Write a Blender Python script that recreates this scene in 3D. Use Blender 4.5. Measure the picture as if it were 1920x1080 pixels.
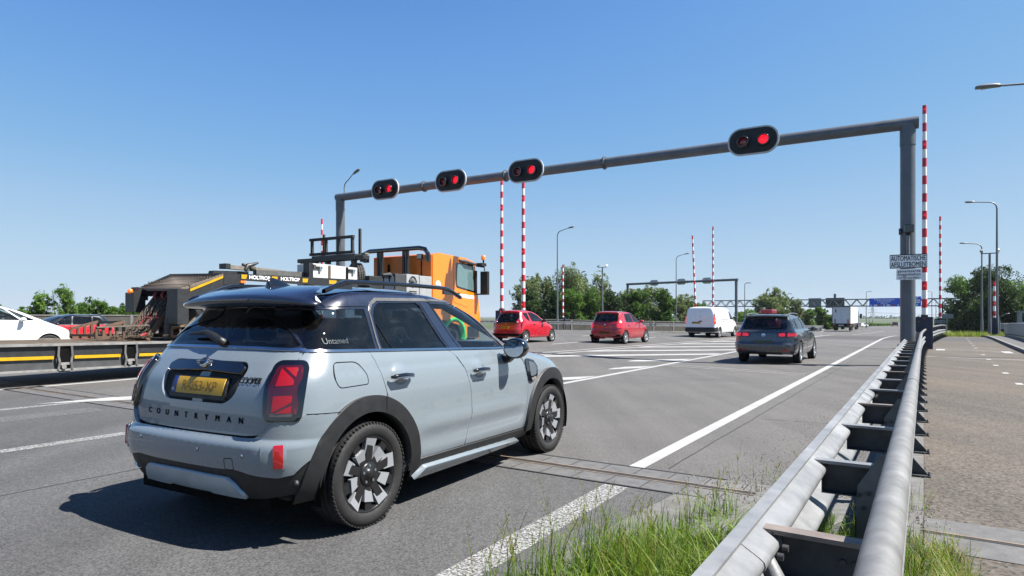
import bpy, bmesh, math, random
import numpy as np
from mathutils import Vector, Matrix
from mathutils.geometry import delaunay_2d_cdt
R = math.radians
for o in list(bpy.data.objects): bpy.data.objects.remove(o)
sc = bpy.context.scene
COL = sc.collection

# ------------------------------------------------------------------ camera, sky, sun, exposure
cam_d = bpy.data.cameras.new('camera'); cam = bpy.data.objects.new('camera', cam_d); COL.objects.link(cam)
cam.location = (0, 0, 1.38); cam.rotation_euler = (R(90), 0, 0)
cam_d.sensor_width = 36; cam_d.lens = 36 * 1190 / 1920; cam_d.shift_y = 54 / 1920
cam_d.clip_start = .05; cam_d.clip_end = 9000
sc.camera = cam
SUN_EL = 56.0; SUN_DIR = (.84, -.16)                     # horizontal direction towards the sun
w = bpy.data.worlds.new('World'); sc.world = w; w.use_nodes = True
nt = w.node_tree; nt.nodes.clear()
sky = nt.nodes.new('ShaderNodeTexSky'); sky.sky_type = 'NISHITA'; sky.sun_disc = False
sky.sun_elevation = R(SUN_EL); sky.sun_rotation = math.atan2(SUN_DIR[0], SUN_DIR[1])
sky.altitude = 500; sky.air_density = 1.0; sky.dust_density = .3; sky.ozone_density = 10
bg = nt.nodes.new('ShaderNodeBackground'); bg.inputs[1].default_value = .05
pre = nt.nodes.new('ShaderNodeMix'); pre.data_type = 'RGBA'; pre.blend_type = 'MULTIPLY'; pre.inputs[0].default_value = 1; pre.inputs[7].default_value = (.14, .14, .14, 1)
cv = nt.nodes.new('ShaderNodeRGBCurve')                  # colour response: keeps the horizon from burning out
for ch, pts in enumerate((((0, 0), (.06, .035), (.105, .133), (.16, .225), (.283, .40), (.61, .545), (1, .60)), ((0, 0), (.13, .10), (.223, .325), (.33, .455), (.521, .595), (.745, .675), (1, .70)), ((0, 0), (.30, .25), (.503, .72), (.74, .80), (.855, .82), (1, .84)))):
    c = cv.mapping.curves[ch]
    while len(c.points) < len(pts): c.points.new(.5, .5)
    for q, (a, b_) in zip(c.points, pts): q.location = (a, b_)
cv.mapping.update()
post = nt.nodes.new('ShaderNodeVectorMath'); post.operation = 'SCALE'; post.inputs['Scale'].default_value = 7.07
wo = nt.nodes.new('ShaderNodeOutputWorld'); nt.links.new(sky.outputs[0], pre.inputs[6]); nt.links.new(pre.outputs[2], cv.inputs[1]); nt.links.new(cv.outputs[0], post.inputs[0]); nt.links.new(post.outputs[0], bg.inputs[0]); nt.links.new(bg.outputs[0], wo.inputs[0])
sd = bpy.data.lights.new('sun', 'SUN'); sd.energy = 5.0; sd.angle = R(.53); sd.color = (1, .955, .89)
so = bpy.data.objects.new('sun', sd); COL.objects.link(so)
hx, hy = SUN_DIR; hl = math.hypot(hx, hy); el = R(SUN_EL)
so.rotation_euler = Vector((hx / hl * math.cos(el), hy / hl * math.cos(el), math.sin(el))).to_track_quat('Z', 'Y').to_euler()
so.location = (0, 0, 30)
sc.view_settings.view_transform = 'Standard'; sc.view_settings.look = 'None'
sc.view_settings.exposure = 1.5; sc.view_settings.gamma = 1; sc.view_settings.use_curve_mapping = False

# ------------------------------------------------------------------ materials
MATS = {}; KA = .355                                       # overall albedo level
def _nodes(name):
    m = bpy.data.materials.new(name); m.use_nodes = True
    n = m.node_tree.nodes; b = n['Principled BSDF']; return m, m.node_tree, b
def lk(t, a, b): t.links.new(a, b)
def ramp(t, pts, inp):
    r = t.nodes.new('ShaderNodeValToRGB'); e = r.color_ramp.elements
    while len(e) < len(pts): e.new(.5)
    for i, (p, c) in enumerate(pts):
        e[i].position = p; e[i].color = (c, c, c, 1) if isinstance(c, (int, float)) else (*c, 1)
    lk(t, inp, r.inputs[0]); return r.outputs[0]
def tc(t, scale=None, kind='Object'):
    c = t.nodes.new('ShaderNodeTexCoord')
    if scale is None: return c.outputs[kind]
    m = t.nodes.new('ShaderNodeMapping'); m.inputs['Scale'].default_value = scale; lk(t, c.outputs[kind], m.inputs[0]); return m.outputs[0]
def noise(t, scale, detail=3, rough=.55, vec=None, dist=0):
    n = t.nodes.new('ShaderNodeTexNoise'); n.inputs['Scale'].default_value = scale; n.inputs['Detail'].default_value = detail
    n.inputs['Roughness'].default_value = rough; n.inputs['Distortion'].default_value = dist
    if vec is None: vec = tc(t)
    lk(t, vec, n.inputs['Vector']); return n.outputs['Fac']
def voro(t, scale, vec=None, out='Color'):
    n = t.nodes.new('ShaderNodeTexVoronoi'); n.inputs['Scale'].default_value = scale
    if vec is None: vec = tc(t)
    lk(t, vec, n.inputs['Vector']); return n.outputs[out]
def mix(t, fac, a, b, mode='MIX'):
    m = t.nodes.new('ShaderNodeMix'); m.data_type = 'RGBA'; m.blend_type = mode
    for v, i in ((fac, 0), (a, 6), (b, 7)):
        if hasattr(v, 'is_linked') or hasattr(v, 'links'): lk(t, v, m.inputs[i])
        elif isinstance(v, (int, float)): m.inputs[i].default_value = v if i == 0 else (v, v, v, 1)
        else: m.inputs[i].default_value = (*v, 1)
    return m.outputs[2]
def bump(t, b, h, strength=.3, dist=.01):
    n = t.nodes.new('ShaderNodeBump'); n.inputs['Strength'].default_value = strength; n.inputs['Distance'].default_value = dist
    lk(t, h, n.inputs['Height']); lk(t, n.outputs[0], b.inputs['Normal'])
def mat(name, col, rough=.5, metal=0, coat=0, var=.12, vscale=6, bmp=0, bscale=80, emit=0, spec=.5, fine=0):
    """plain surface with cloudy colour variation, optional fine speckle and bump"""
    if name in MATS: return MATS[name]
    m, t, b = _nodes(name)
    if not metal and not emit: col = tuple(c * KA for c in col)
    n = noise(t, vscale, 5, .6)
    lo = [c * (1 - var) for c in col]; hi = [min(1, c * (1 + var)) for c in col]
    c = mix(t, ramp(t, [(.3, 0.), (.7, 1.)], n), lo, hi)
    if fine: c = mix(t, ramp(t, [(.62, 0.), (.75, 1.)], noise(t, 160, 2)), c, [x * (1 - fine) for x in col])
    lk(t, c, b.inputs['Base Color'])
    b.inputs['Roughness'].default_value = rough; b.inputs['Metallic'].default_value = metal
    b.inputs['Coat Weight'].default_value = coat; b.inputs['Coat Roughness'].default_value = .03
    b.inputs['Specular IOR Level'].default_value = spec
    if rough > .12: lk(t, ramp(t, [(.25, rough * .8), (.8, min(1, rough * 1.2))], noise(t, vscale * 2.3, 4)), b.inputs['Roughness'])
    if bmp: bump(t, b, noise(t, bscale, 4), bmp, .005)
    if emit: b.inputs['Emission Color'].default_value = (*col, 1); b.inputs['Emission Strength'].default_value = emit
    MATS[name] = m; return m
def paint(name, col, metal=0, flake=0, dust=.05):
    if name in MATS: return MATS[name]
    m, t, b = _nodes(name); col = tuple(c * KA for c in col)
    c = mix(t, ramp(t, [(.35, 0.), (.8, dust)], noise(t, 3.5, 6, .7)), col, (.42, .40, .36))
    c = mix(t, ramp(t, [(.73, 0.), (.78, .22)], noise(t, 55, 2)), c, (.5, .48, .44))
    if flake: c = mix(t, ramp(t, [(0., 0.), (1., flake)], voro(t, 900)), c, (.6, .65, .75))
    lk(t, c, b.inputs['Base Color']); b.inputs['Metallic'].default_value = metal
    lk(t, ramp(t, [(.3, .22), (.75, .36)], noise(t, 5, 4)), b.inputs['Roughness'])
    b.inputs['Coat Weight'].default_value = 1; b.inputs['Coat Roughness'].default_value = .035
    MATS[name] = m; return m
def glass(name, tint, clear=.8, rough=.0):
    """car glass: tinted see-through with a mirror-like surface reflection"""
    if name in MATS: return MATS[name]
    m = bpy.data.materials.new(name); m.use_nodes = True; t = m.node_tree; t.nodes.clear()
    tr = t.nodes.new('ShaderNodeBsdfTransparent'); tr.inputs[0].default_value = (*[c * clear for c in tint], 1)
    gl = t.nodes.new('ShaderNodeBsdfGlossy'); gl.inputs['Roughness'].default_value = .01 + rough; gl.inputs['Color'].default_value = (1, 1, 1, 1)
    fr = t.nodes.new('ShaderNodeFresnel'); ge = t.nodes.new('ShaderNodeNewGeometry'); ma = t.nodes.new('ShaderNodeMath'); ma.operation = 'MULTIPLY_ADD'; ma.inputs[1].default_value = 1 / 1.52 - 1.52; ma.inputs[2].default_value = 1.52; lk(t, ge.outputs['Backfacing'], ma.inputs[0]); lk(t, ma.outputs[0], fr.inputs[0])
    mx = t.nodes.new('ShaderNodeMixShader'); lk(t, fr.outputs[0], mx.inputs[0]); lk(t, tr.outputs[0], mx.inputs[1]); lk(t, gl.outputs[0], mx.inputs[2])
    df = t.nodes.new('ShaderNodeBsdfDiffuse'); df.inputs[0].default_value = (.35, .34, .31, 1)
    m2 = t.nodes.new('ShaderNodeMixShader'); lk(t, ramp(t, [(.45, .003), (.8, .022)], noise(t, 7, 6, .7)), m2.inputs[0])
    lk(t, mx.outputs[0], m2.inputs[1]); lk(t, df.outputs[0], m2.inputs[2])
    o = t.nodes.new('ShaderNodeOutputMaterial'); lk(t, m2.outputs[0], o.inputs[0]); MATS[name] = m; return m

BLACK = mat('black_plastic', (.022, .023, .025), .55, var=.2, bmp=.15, bscale=300)
DULL = mat('dull_black', (.008, .008, .009), .9, spec=.1)
GLOSSB = mat('gloss_black', (.006, .006, .008), .08, coat=1)
RUBBER = mat('tyre_rubber', (.022, .022, .023), .75, var=.35, vscale=14)
CHROME = mat('chrome_trim', (.55, .56, .58), .12, metal=1)
ALU = mat('machined_wheel_face', (.42, .44, .47), .24, metal=.6, coat=.3, var=.04)
SILVER = mat('silver_wheel', (.38, .39, .41), .35, metal=.7)
SEATM = mat('dark_cabin_trim', (.016, .016, .018), .8)
PLATE = mat('yellow_plate', (1.2, .68, .02), .45, var=.05)
EUB = mat('plate_blue', (.02, .06, .4), .45)
REDL = mat('red_lens', (.8, .006, .012), .12, coat=1, var=.2)
REDLON = mat('lit_red_lens', (.9, .03, .03), .2, emit=.2)
WHITEL = mat('clear_lens', (.55, .56, .58), .15, coat=1)
DARKRED = mat('dark_red_lens', (.05, .004, .007), .1, coat=1)
GALV = mat('galvanised_steel', (.20, .21, .22), .5, metal=.35, var=.3, vscale=5, bmp=.1, bscale=60, fine=.2)
STEEL = mat('painted_grey_steel', (.10, .115, .13), .45, metal=.3, var=.15, bmp=.05)
POLE = mat('lamp_pole_grey', (.15, .16, .17), .5, metal=.4, var=.12)
BWHITE = mat('barrier_white', (2.0, 2.0, 2.0), .45, var=.1, vscale=3)
BRED = mat('barrier_red', (1.15, .03, .06), .45, var=.15, vscale=3)
NAVY = mat('navy_cabinet', (.014, .035, .105), .4, var=.15)
CONC = mat('concrete', (.36, .35, .33), .85, var=.22, vscale=3, bmp=.4, bscale=50, fine=.25)

# ------------------------------------------------------------------ naming and tagging
def tag(o, label=None, cat=None, group=None, kind=None):
    if label: o['label'] = label
    if cat: o['category'] = cat
    if group: o['group'] = group
    if kind: o['kind'] = kind
    return o
def empty(name, loc=(0, 0, 0), yaw=None, rz=0, label=None, cat=None, group=None):
    """yaw: heading in degrees from +Y clockwise; local x = forward, y = left"""
    o = bpy.data.objects.new(name, None); COL.objects.link(o); o.location = loc
    o.rotation_euler = (0, 0, R(90 - yaw) if yaw is not None else rz); o.empty_display_size = .2
    return tag(o, label, cat, group)
def copy_tree(o, parent=None):
    c = o.copy(); COL.objects.link(c); c.parent = parent
    for ch in list(o.children): copy_tree(ch, c)
    return c

# ------------------------------------------------------------------ mesh builder
class MB:
    def __init__(s): s.v = []; s.f = []; s.m = []; s.mats = []; s.sm = []
    def mi(s, m):
        if m not in s.mats: s.mats.append(m)
        return s.mats.index(m)
    def add(s, vs, fs, m, smooth=False):
        o = len(s.v); s.v += [tuple(v) for v in vs]; k = s.mi(m)
        for f in fs: s.f.append([i + o for i in f]); s.m.append(k); s.sm.append(smooth)
        return s
    def box(s, c, d, m, rot=None):
        x, y, z = [q / 2 for q in d]
        vs = [Vector((a * x, b * y, e * z)) for a in (-1, 1) for b in (-1, 1) for e in (-1, 1)]
        if rot is not None:
            M = rot if isinstance(rot, Matrix) else Matrix.Rotation(rot, 3, 'Z')
            vs = [M @ v for v in vs]
        vs = [v + Vector(c) for v in vs]
        return s.add(vs, [(0, 1, 3, 2), (4, 6, 7, 5), (0, 4, 5, 1), (2, 3, 7, 6), (0, 2, 6, 4), (1, 5, 7, 3)], m)
    def beam(s, a, b, wd, ht, m, up=(0, 0, 1)):
        a = Vector(a); b = Vector(b); d = (b - a); L = d.length; d.normalize()
        sd_ = d.cross(Vector(up));
        if sd_.length < 1e-4: sd_ = d.cross(Vector((1, 0, 0)))
        sd_.normalize(); u = sd_.cross(d)
        M = Matrix((d, sd_, u)).transposed(); return s.box((a + b) / 2, (L, wd, ht), m, M)
    def prism(s, poly, y0, y1, m, smooth=False):
        """poly in (x,z), extruded along y"""
        n = len(poly); A = sum(poly[i][0] * poly[(i + 1) % n][1] - poly[(i + 1) % n][0] * poly[i][1] for i in range(n))
        if A < 0: poly = poly[::-1]
        if y0 > y1: y0, y1 = y1, y0
        vs = [(p[0], y0, p[1]) for p in poly] + [(p[0], y1, p[1]) for p in poly]
        fs = [list(range(n)), list(range(2 * n - 1, n - 1, -1))]
        s.add(vs, fs, m)
        fs = [(i, i + n, (i + 1) % n + n, (i + 1) % n) for i in range(n)]
        return s.add(vs, fs, m, smooth)
    def tube(s, pts, r, m, seg=10, cap=True, smooth=True):
        pts = [Vector(p) for p in pts]; n = len(pts); rs = r if isinstance(r, (list, tuple)) else [r] * n
        vs = []; up = None
        for i, p in enumerate(pts):
            d = (pts[min(i + 1, n - 1)] - pts[max(i - 1, 0)]).normalized()
            if up is None: up = Vector((0, 0, 1)) if abs(d.z) < .9 else Vector((1, 0, 0))
            a = d.cross(up).normalized(); b = a.cross(d); up = b
            for k in range(seg):
                t = 2 * math.pi * k / seg; vs.append(p + (a * math.cos(t) + b * math.sin(t)) * rs[i])
        fs = [(i * seg + k, i * seg + (k + 1) % seg, (i + 1) * seg + (k + 1) % seg, (i + 1) * seg + k) for i in range(n - 1) for k in range(seg)]
        s.add(vs, fs, m, smooth)
        if cap: s.add(vs, [list(range(seg))[::-1], list(range((n - 1) * seg, n * seg))], m)
        return s
    def cyl(s, a, b, r, m, seg=16, r2=None): return s.tube([a, b], [r, r if r2 is None else r2], m, seg)
    def lathe(s, prof, c, axis, m, seg=48, smooth=True):
        """prof list of (radius, along axis)"""
        ax = Vector(axis).normalized(); u = Vector((0, 0, 1)) if abs(ax.z) < .9 else Vector((1, 0, 0))
        a = ax.cross(u).normalized(); b = ax.cross(a); c = Vector(c); n = len(prof)
        vs = [c + ax * h + (a * math.cos(2 * math.pi * k / seg) + b * math.sin(2 * math.pi * k / seg)) * r for r, h in prof for k in range(seg)]
        fs = [(i * seg + k, i * seg + (k + 1) % seg, (i + 1) * seg + (k + 1) % seg, (i + 1) * seg + k) for i in range(n - 1) for k in range(seg)]
        return s.add(vs, fs, m, smooth)
    def build(s, name, parent=None, bevel=0, loc=None, recalc=False):
        me = bpy.data.meshes.new(name); me.from_pydata(s.v, [], s.f); me.update()
        for m in s.mats: me.materials.append(m)
        me.polygons.foreach_set('material_index', s.m); me.polygons.foreach_set('use_smooth', s.sm)
        if recalc:
            bm = bmesh.new(); bm.from_mesh(me); bmesh.ops.remove_doubles(bm, verts=bm.verts, dist=1e-5)
            bmesh.ops.recalc_face_normals(bm, faces=bm.faces); bm.to_mesh(me); bm.free()
        o = bpy.data.objects.new(name, me); COL.objects.link(o); o.parent = parent
        if loc is not None: o.location = loc
        if bevel:
            md = o.modifiers.new('bevel', 'BEVEL'); md.width = bevel; md.segments = 2; md.limit_method = 'ANGLE'; md.angle_limit = R(35)
        return o
def obj(name, m_or_fn, parent=None, bevel=0):
    b = MB(); m_or_fn(b); return b.build(name, parent, bevel)

def text_geo(s, size, spacing=1.0, res=3):
    c = bpy.data.curves.new('t', 'FONT'); c.body = s; c.size = size; c.resolution_u = res; c.space_character = spacing; c.align_x = 'CENTER'
    o = bpy.data.objects.new('t', c); COL.objects.link(o); dg = bpy.context.evaluated_depsgraph_get()
    me = bpy.data.meshes.new_from_object(o.evaluated_get(dg))
    vs = [v.co.copy() for v in me.vertices]; fs = [list(p.vertices) for p in me.polygons]
    bpy.data.objects.remove(o); bpy.data.curves.remove(c); bpy.data.meshes.remove(me); return vs, fs
def text_flat(b, s, size, org, right, up, m, spacing=1.0, lift=.003, bold=0, sx=1):
    """flat lettering centred on org, in the plane spanned by right/up"""
    vs, fs = text_geo(s, size, spacing); right = Vector(right); up = Vector(up); n = right.cross(up); org = Vector(org)
    offs = [(0, 0)] if not bold else [(0, 0), (bold, 0), (-bold, 0), (0, bold), (0, -bold)]
    for k, (dx, dy) in enumerate(offs):
        b.add([org + right * (v.x * sx + dx) + up * (v.y + dy) + n * (lift + k * .0004) for v in vs], fs, m)
# ------------------------------------------------------------------ car body surface
def pchip(tab):
    xs = [p[0] for p in tab]; ys = [p[1] for p in tab]; n = len(xs)
    h = [xs[i + 1] - xs[i] for i in range(n - 1)]; d = [(ys[i + 1] - ys[i]) / h[i] for i in range(n - 1)]
    m = [0] * n; m[0] = d[0]; m[-1] = d[-1]
    for i in range(1, n - 1):
        if d[i - 1] * d[i] > 0:
            w1 = 2 * h[i] + h[i - 1]; w2 = h[i] + 2 * h[i - 1]; m[i] = (w1 + w2) / (w1 / d[i - 1] + w2 / d[i])
    def f(x):
        if x <= xs[0]: return ys[0] + m[0] * (x - xs[0])
        if x >= xs[-1]: return ys[-1] + m[-1] * (x - xs[-1])
        lo = 0
        while xs[lo + 1] < x: lo += 1
        t = (x - xs[lo]) / h[lo]; t2 = t * t; t3 = t2 * t
        return (2 * t3 - 3 * t2 + 1) * ys[lo] + (t3 - 2 * t2 + t) * h[lo] * m[lo] + (-2 * t3 + 3 * t2) * ys[lo + 1] + (t3 - t2) * h[lo] * m[lo + 1]
    return f
class Shell:
    """car body as a stack of rounded outlines; t runs from the rear centre round the right side to the front centre, v is height"""
    def __init__(s, w, xr, xf, rc, fc, bow_r=.05, bow_f=.1, kp=.04, n=2.4, warp=None, N=(.6, .45, 3.0, .6, .5), relief=None):
        s.relief = relief
        s.w = pchip(w); s.xr = pchip(xr); s.xf = pchip(xf); s.rc = pchip(rc); s.fc = pchip(fc)
        s.br = bow_r; s.bf = bow_f; s.kp = kp; s.n = n; s.warp = warp; s.N = N
        s.T = sum(N); s.c = [N[0], N[0] + N[1], N[0] + N[1] + N[2], s.T - N[4], s.T]
        z0, z1 = w[0][0], w[-1][0]; s.xm = (s.xr(.6) + s.xf(.6)) / 2; s.L = (s.xf(.6) - s.xr(.6)) / 2
        s.z0, s.z1 = z0, z1; s.cache = {}
    def prm(s, v):
        k = round(v, 5); r = s.cache.get(k)
        if r is None: r = s.cache[k] = (s.w(v), s.xr(v), s.xf(v), s.rc(v), s.fc(v))
        return r
    def pos(s, t, v):
        sg = -1
        if t < 0: t = -t; sg = 1
        if t > s.T: t = 2 * s.T - t; sg = 1
        w, xr, xf, rc, fc = s.prm(v); c = s.c; e = 2 / s.n
        rcy = min(rc, w * .8); fcy = min(fc * .8, w * .8)
        if t <= c[0]: y = (w - rcy) * t / c[0]; x = xr + s.br * (y / w) ** 2
        elif t <= c[1]:
            a = (t - c[0]) / s.N[1] * math.pi / 2; y = w - rcy + rcy * math.sin(a) ** e; x = xr + rc * (1 - max(0, math.cos(a)) ** e) + s.br * (y / w) ** 2
        elif t <= c[2]:
            q = (t - c[1]) / s.N[2]; xs = xr + rc + s.br; xe = xf - fc - s.bf; x = xs + (xe - xs) * q; y = w
        elif t <= c[3]:
            a = (t - c[2]) / s.N[3] * math.pi / 2; y = w - fcy + fcy * max(0, math.cos(a)) ** e; x = xf - fc * (1 - math.sin(a) ** e) - s.bf * (y / w) ** 2
        else: y = (w - fcy) * (s.T - t) / s.N[4]; x = xf - s.bf * (y / w) ** 2
        y *= 1 - s.kp * ((x - s.xm) / s.L) ** 2
        if s.relief and c[1] < t < c[2]: y += s.relief(x, v)
        p = (x, sg * y, v)
        if s.warp: p = s.warp(*p)
        return p
    def ev(s, t, v, off=0):
        p = Vector(s.pos(t, v)); n = s.nrm(t, v)
        return p + n * off, n
    def nrm(s, t, v):
        h = 2e-3
        a = Vector(s.pos(t + h, v)) - Vector(s.pos(t - h, v)); b = Vector(s.pos(t, v + h)) - Vector(s.pos(t, v - h))
        n = a.cross(b); return n.normalized() if n.length > 1e-12 else Vector((0, 0, 1))
    def inv(s, a, z, k, t0=None):
        """find (t,v) whose point has coordinate k (0=x on the right side, 1=y at the rear, 2=y at the front) = a and height = z"""
        j = 0 if k == 0 else 1; ys = a
        if k == 0: lo, hi = s.c[0] * .6, s.c[3] + s.N[4] * .2
        elif k == 1: lo, hi = (-s.c[1], s.c[1])
        else: lo, hi = s.c[2], 2 * s.T - s.c[2]
        v = z
        for it in range(3):
            l, h = lo, hi; fl = s.pos(l, v)[j] - a; inc = s.pos(h, v)[j] > s.pos(l, v)[j]
            for q in range(30):
                mth = (l + h) / 2; d = s.pos(mth, v)[j] - a
                if (d > 0) == inc: h = mth
                else: l = mth
            t = (l + h) / 2; v += z - s.pos(t, v)[2]
            if not s.warp: break
        return (t, v)
    def S(s, pts, step=.06, closed=False): return s._m(pts, 0, step, closed)
    def B(s, pts, step=.06, closed=False): return s._m(pts, 1, step, closed)
    def F(s, pts, step=.06, closed=False): return s._m(pts, 2, step, closed)
    def _m(s, pts, k, step, closed):
        q = dens(pts, step, closed); return [s.inv(a, z, k) for a, z in q]
def dens(pts, step, closed=True):
    out = []; n = len(pts)
    for i in range(n if closed else n - 1):
        a = pts[i]; b = pts[(i + 1) % n]; d = math.hypot(b[0] - a[0], b[1] - a[1]); k = max(1, int(math.ceil(d / step)))
        out += [(a[0] + (b[0] - a[0]) * j / k, a[1] + (b[1] - a[1]) * j / k) for j in range(k)]
    if not closed: out.append(pts[-1])
    return out
def rnd(pts, r, seg=5):
    """round the corners of a closed polygon; r scalar or per-vertex list"""
    n = len(pts); out = []
    for i in range(n):
        p = Vector(pts[i]); a = Vector(pts[i - 1]) - p; b = Vector(pts[(i + 1) % n]) - p
        rr = r[i] if isinstance(r, (list, tuple)) else r; rr = min(rr, a.length * .49, b.length * .49)
        if rr < 1e-4: out.append(tuple(p)); continue
        a = p + a.normalized() * rr; b = p + b.normalized() * rr
        for k in range(seg + 1):
            t = k / seg; q = a * (1 - t) ** 2 + p * 2 * t * (1 - t) + b * t * t; out.append((q.x, q.y))
    return out
def arc(cx, cz, r, a0, a1, n=20, rz=None):
    rz = r if rz is None else rz
    return [(cx + r * math.cos(R(a0 + (a1 - a0) * i / n)), cz + rz * math.sin(R(a0 + (a1 - a0) * i / n))) for i in range(n + 1)]
def parea(p): return sum(p[i][0] * p[(i + 1) % len(p)][1] - p[(i + 1) % len(p)][0] * p[i][1] for i in range(len(p))) / 2
def clean(p, eps=1e-4):
    o = []
    for q in p:
        if not o or math.hypot(q[0] - o[-1][0], q[1] - o[-1][1]) > eps: o.append(q)
    if len(o) > 2 and math.hypot(o[0][0] - o[-1][0], o[0][1] - o[-1][1]) < eps: o.pop()
    return o
def inset(p, d):
    """move a closed CCW polygon inwards by d"""
    if not d: return p
    n = len(p); out = []
    for i in range(n):
        a = Vector(p[i]) - Vector(p[i - 1]); b = Vector(p[(i + 1) % n]) - Vector(p[i])
        a.normalize(); b.normalize(); na = Vector((-a.y, a.x)); nb = Vector((-b.y, b.x)); m = na + nb
        if m.length < .3: m = na
        else: m = m.normalized() / max(.5, m.normalized().dot(na))
        out.append((p[i][0] + m.x * d, p[i][1] + m.y * d))
    return out
def inside(px, py, poly):
    P = np.array(poly); x0, y0 = P[:, 0], P[:, 1]; x1, y1 = np.roll(x0, -1), np.roll(y0, -1)
    c = np.zeros(len(px), bool)
    for a, b, d, e in zip(x0, y0, x1, y1):
        if b == e: continue
        k = ((b > py) != (e > py)); c ^= k & (px < (d - a) * (py - b) / (e - b) + a)
    return c
def loops_mesh(outer, holes, grid):
    outer = clean(outer)
    if parea(outer) < 0: outer = outer[::-1]
    hs = [];
    for h in holes:
        h = clean(h); hs.append(h if parea(h) < 0 else h[::-1])
    pts = []; ed = []
    for L in [outer] + hs:
        o = len(pts); pts += L; ed += [(o + i, o + (i + 1) % len(L)) for i in range(len(L))]
    nb = len(pts); xs = [p[0] for p in outer]; ys = [p[1] for p in outer]
    gx, gy = grid
    g = np.array([(x, y) for i, x in enumerate(np.arange(min(xs) + gx * .5, max(xs), gx)) for y in np.arange(min(ys) + gy * (.3 if i % 2 else .8), max(ys), gy)]).reshape(-1, 2)
    if len(g):
        k = inside(g[:, 0], g[:, 1], outer)
        for h in hs: k &= ~inside(g[:, 0], g[:, 1], h)
        g = g[k]
        if len(g):
            B = np.array(pts); keep = []
            dm = np.min(np.abs((g[:, None, :] - B[None]) / np.array([gx, gy])).max(axis=2), axis=1)
            g = g[dm > .35]; pts = pts + [tuple(q) for q in g]
    V, E, F, ov, oe, of = delaunay_2d_cdt([Vector(p) for p in pts], ed, [], 0, 1e-6)
    V = [(v.x, v.y) for v in V]; C = np.array([[sum(V[i][0] for i in f) / 3, sum(V[i][1] for i in f) / 3] for f in F])
    k = inside(C[:, 0], C[:, 1], outer)
    for h in hs: k &= ~inside(C[:, 0], C[:, 1], h)
    FF = []
    for f, q in zip(F, k):
        if not q: continue
        f = list(f); A = parea([V[i] for i in f])
        if A < 0: f = f[::-1]
        FF.append(f)
    return V, FF, [outer] + hs
def patch(sh, name, outer, m, parent, holes=(), off=0, rim=.012, grid=(.06, .05), gap=.003, both=False, flat=None, rimmat=None, dome=0):
    """a body panel: region of the shell surface with turned-in edges; returns object(s)"""
    outer = clean(outer)
    if parea(outer) < 0: outer = outer[::-1]
    outer = inset(outer, gap)
    V, F, loops = loops_mesh(outer, [inset(h if parea(h) > 0 else h[::-1], -gap) for h in holes], grid)
    co = []; no = []
    for t, v in V:
        p, n = sh.ev(t, v, off); co.append(p); no.append(n)
    nv = len(co); faces = [list(f) for f in F]; mi = [0] * len(faces)
    if rim:
        for L in loops:
            n = len(L); o = len(co)
            for i in range(n):
                t, v = L[i]; p, nn = sh.ev(t, v, off); q = p - nn * rim
                a = Vector(L[(i + 1) % n]) - Vector(L[i - 1]); a.normalize(); out2 = (a.y, -a.x)
                pe, _ = sh.ev(t + out2[0] * .01, v + out2[1] * .01, off); on = (pe - p).normalized()
                co += [p, q]; no += [(on + nn * .8).normalized(), on]
            for i in range(n):
                j = (i + 1) % n; faces.append([o + 2 * i, o + 2 * i + 1, o + 2 * j + 1, o + 2 * j]); mi.append(1 if rimmat else 0)
    res = []
    for sg in ((1, -1) if both else (1,)):
        cc = [(p.x, p.y * sg, p.z) for p in co]; ff = faces if sg == 1 else [f[::-1] for f in faces]; nn = [(n.x, n.y * sg, n.z) for n in no]
        me = bpy.data.meshes.new(name); me.from_pydata(cc, [], ff); me.materials.append(m)
        if rimmat: me.materials.append(rimmat); me.polygons.foreach_set('material_index', mi)
        me.polygons.foreach_set('use_smooth', [True] * len(ff)); me.update(); me.normals_split_custom_set_from_vertices(nn)
        o = bpy.data.objects.new(name, me); COL.objects.link(o); o.parent = parent; res.append(o)
    return res
def strip(sh, name, line, width, m, parent, off=.004, both=False, rim=.008):
    """thin trim following a polyline in (t,v)"""
    a = []; b = []; n = len(line)
    for i in range(n):
        d = Vector(line[min(i + 1, n - 1)]) - Vector(line[max(i - 1, 0)]); d.normalize(); q = (-d.y * width / 2, d.x * width / 2)
        a.append((line[i][0] + q[0], line[i][1] + q[1])); b.append((line[i][0] - q[0], line[i][1] - q[1]))
    return patch(sh, name, b + a[::-1], m, parent, off=off, rim=rim, grid=(.2, .2), gap=0, both=both)
def sym(half):
    """half outline from the rear centre top/bottom round: mirror it about t=0"""
    return half + [(-t, v) for t, v in half[::-1]]
def symf(sh, half): return half + [(2 * sh.T - t, v) for t, v in half[::-1]]
def roofcap(sh, name, m, parent, v, crown, spx, nt=70, ns=12, p=2.3, off=0):
    """crowned roof closing the shell above height v"""
    ts = [2 * sh.T * i / nt - sh.T for i in range(nt)]
    co = []; x0, x1 = spx
    for r_ in range(ns + 1):
        r = 1 - r_ / ns
        for t in ts:
            q = Vector(sh.pos(t, v)); sx = min(max(q.x, x0), x1); ax = Vector((sx, 0, q.z))
            pnt = ax.lerp(q, r); pnt.z = q.z + crown * (1 - r ** p) + off; co.append(pnt)
    fs = [[k * nt + i, k * nt + (i + 1) % nt, (k + 1) * nt + (i + 1) % nt, (k + 1) * nt + i] for k in range(ns) for i in range(nt)]
    b = MB(); b.add(co, fs, m, True); o = b.build(name, parent, recalc=True)
    if o.data.polygons and sum(f.normal.z for f in o.data.polygons) < 0: o.data.flip_normals()
    return o
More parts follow.
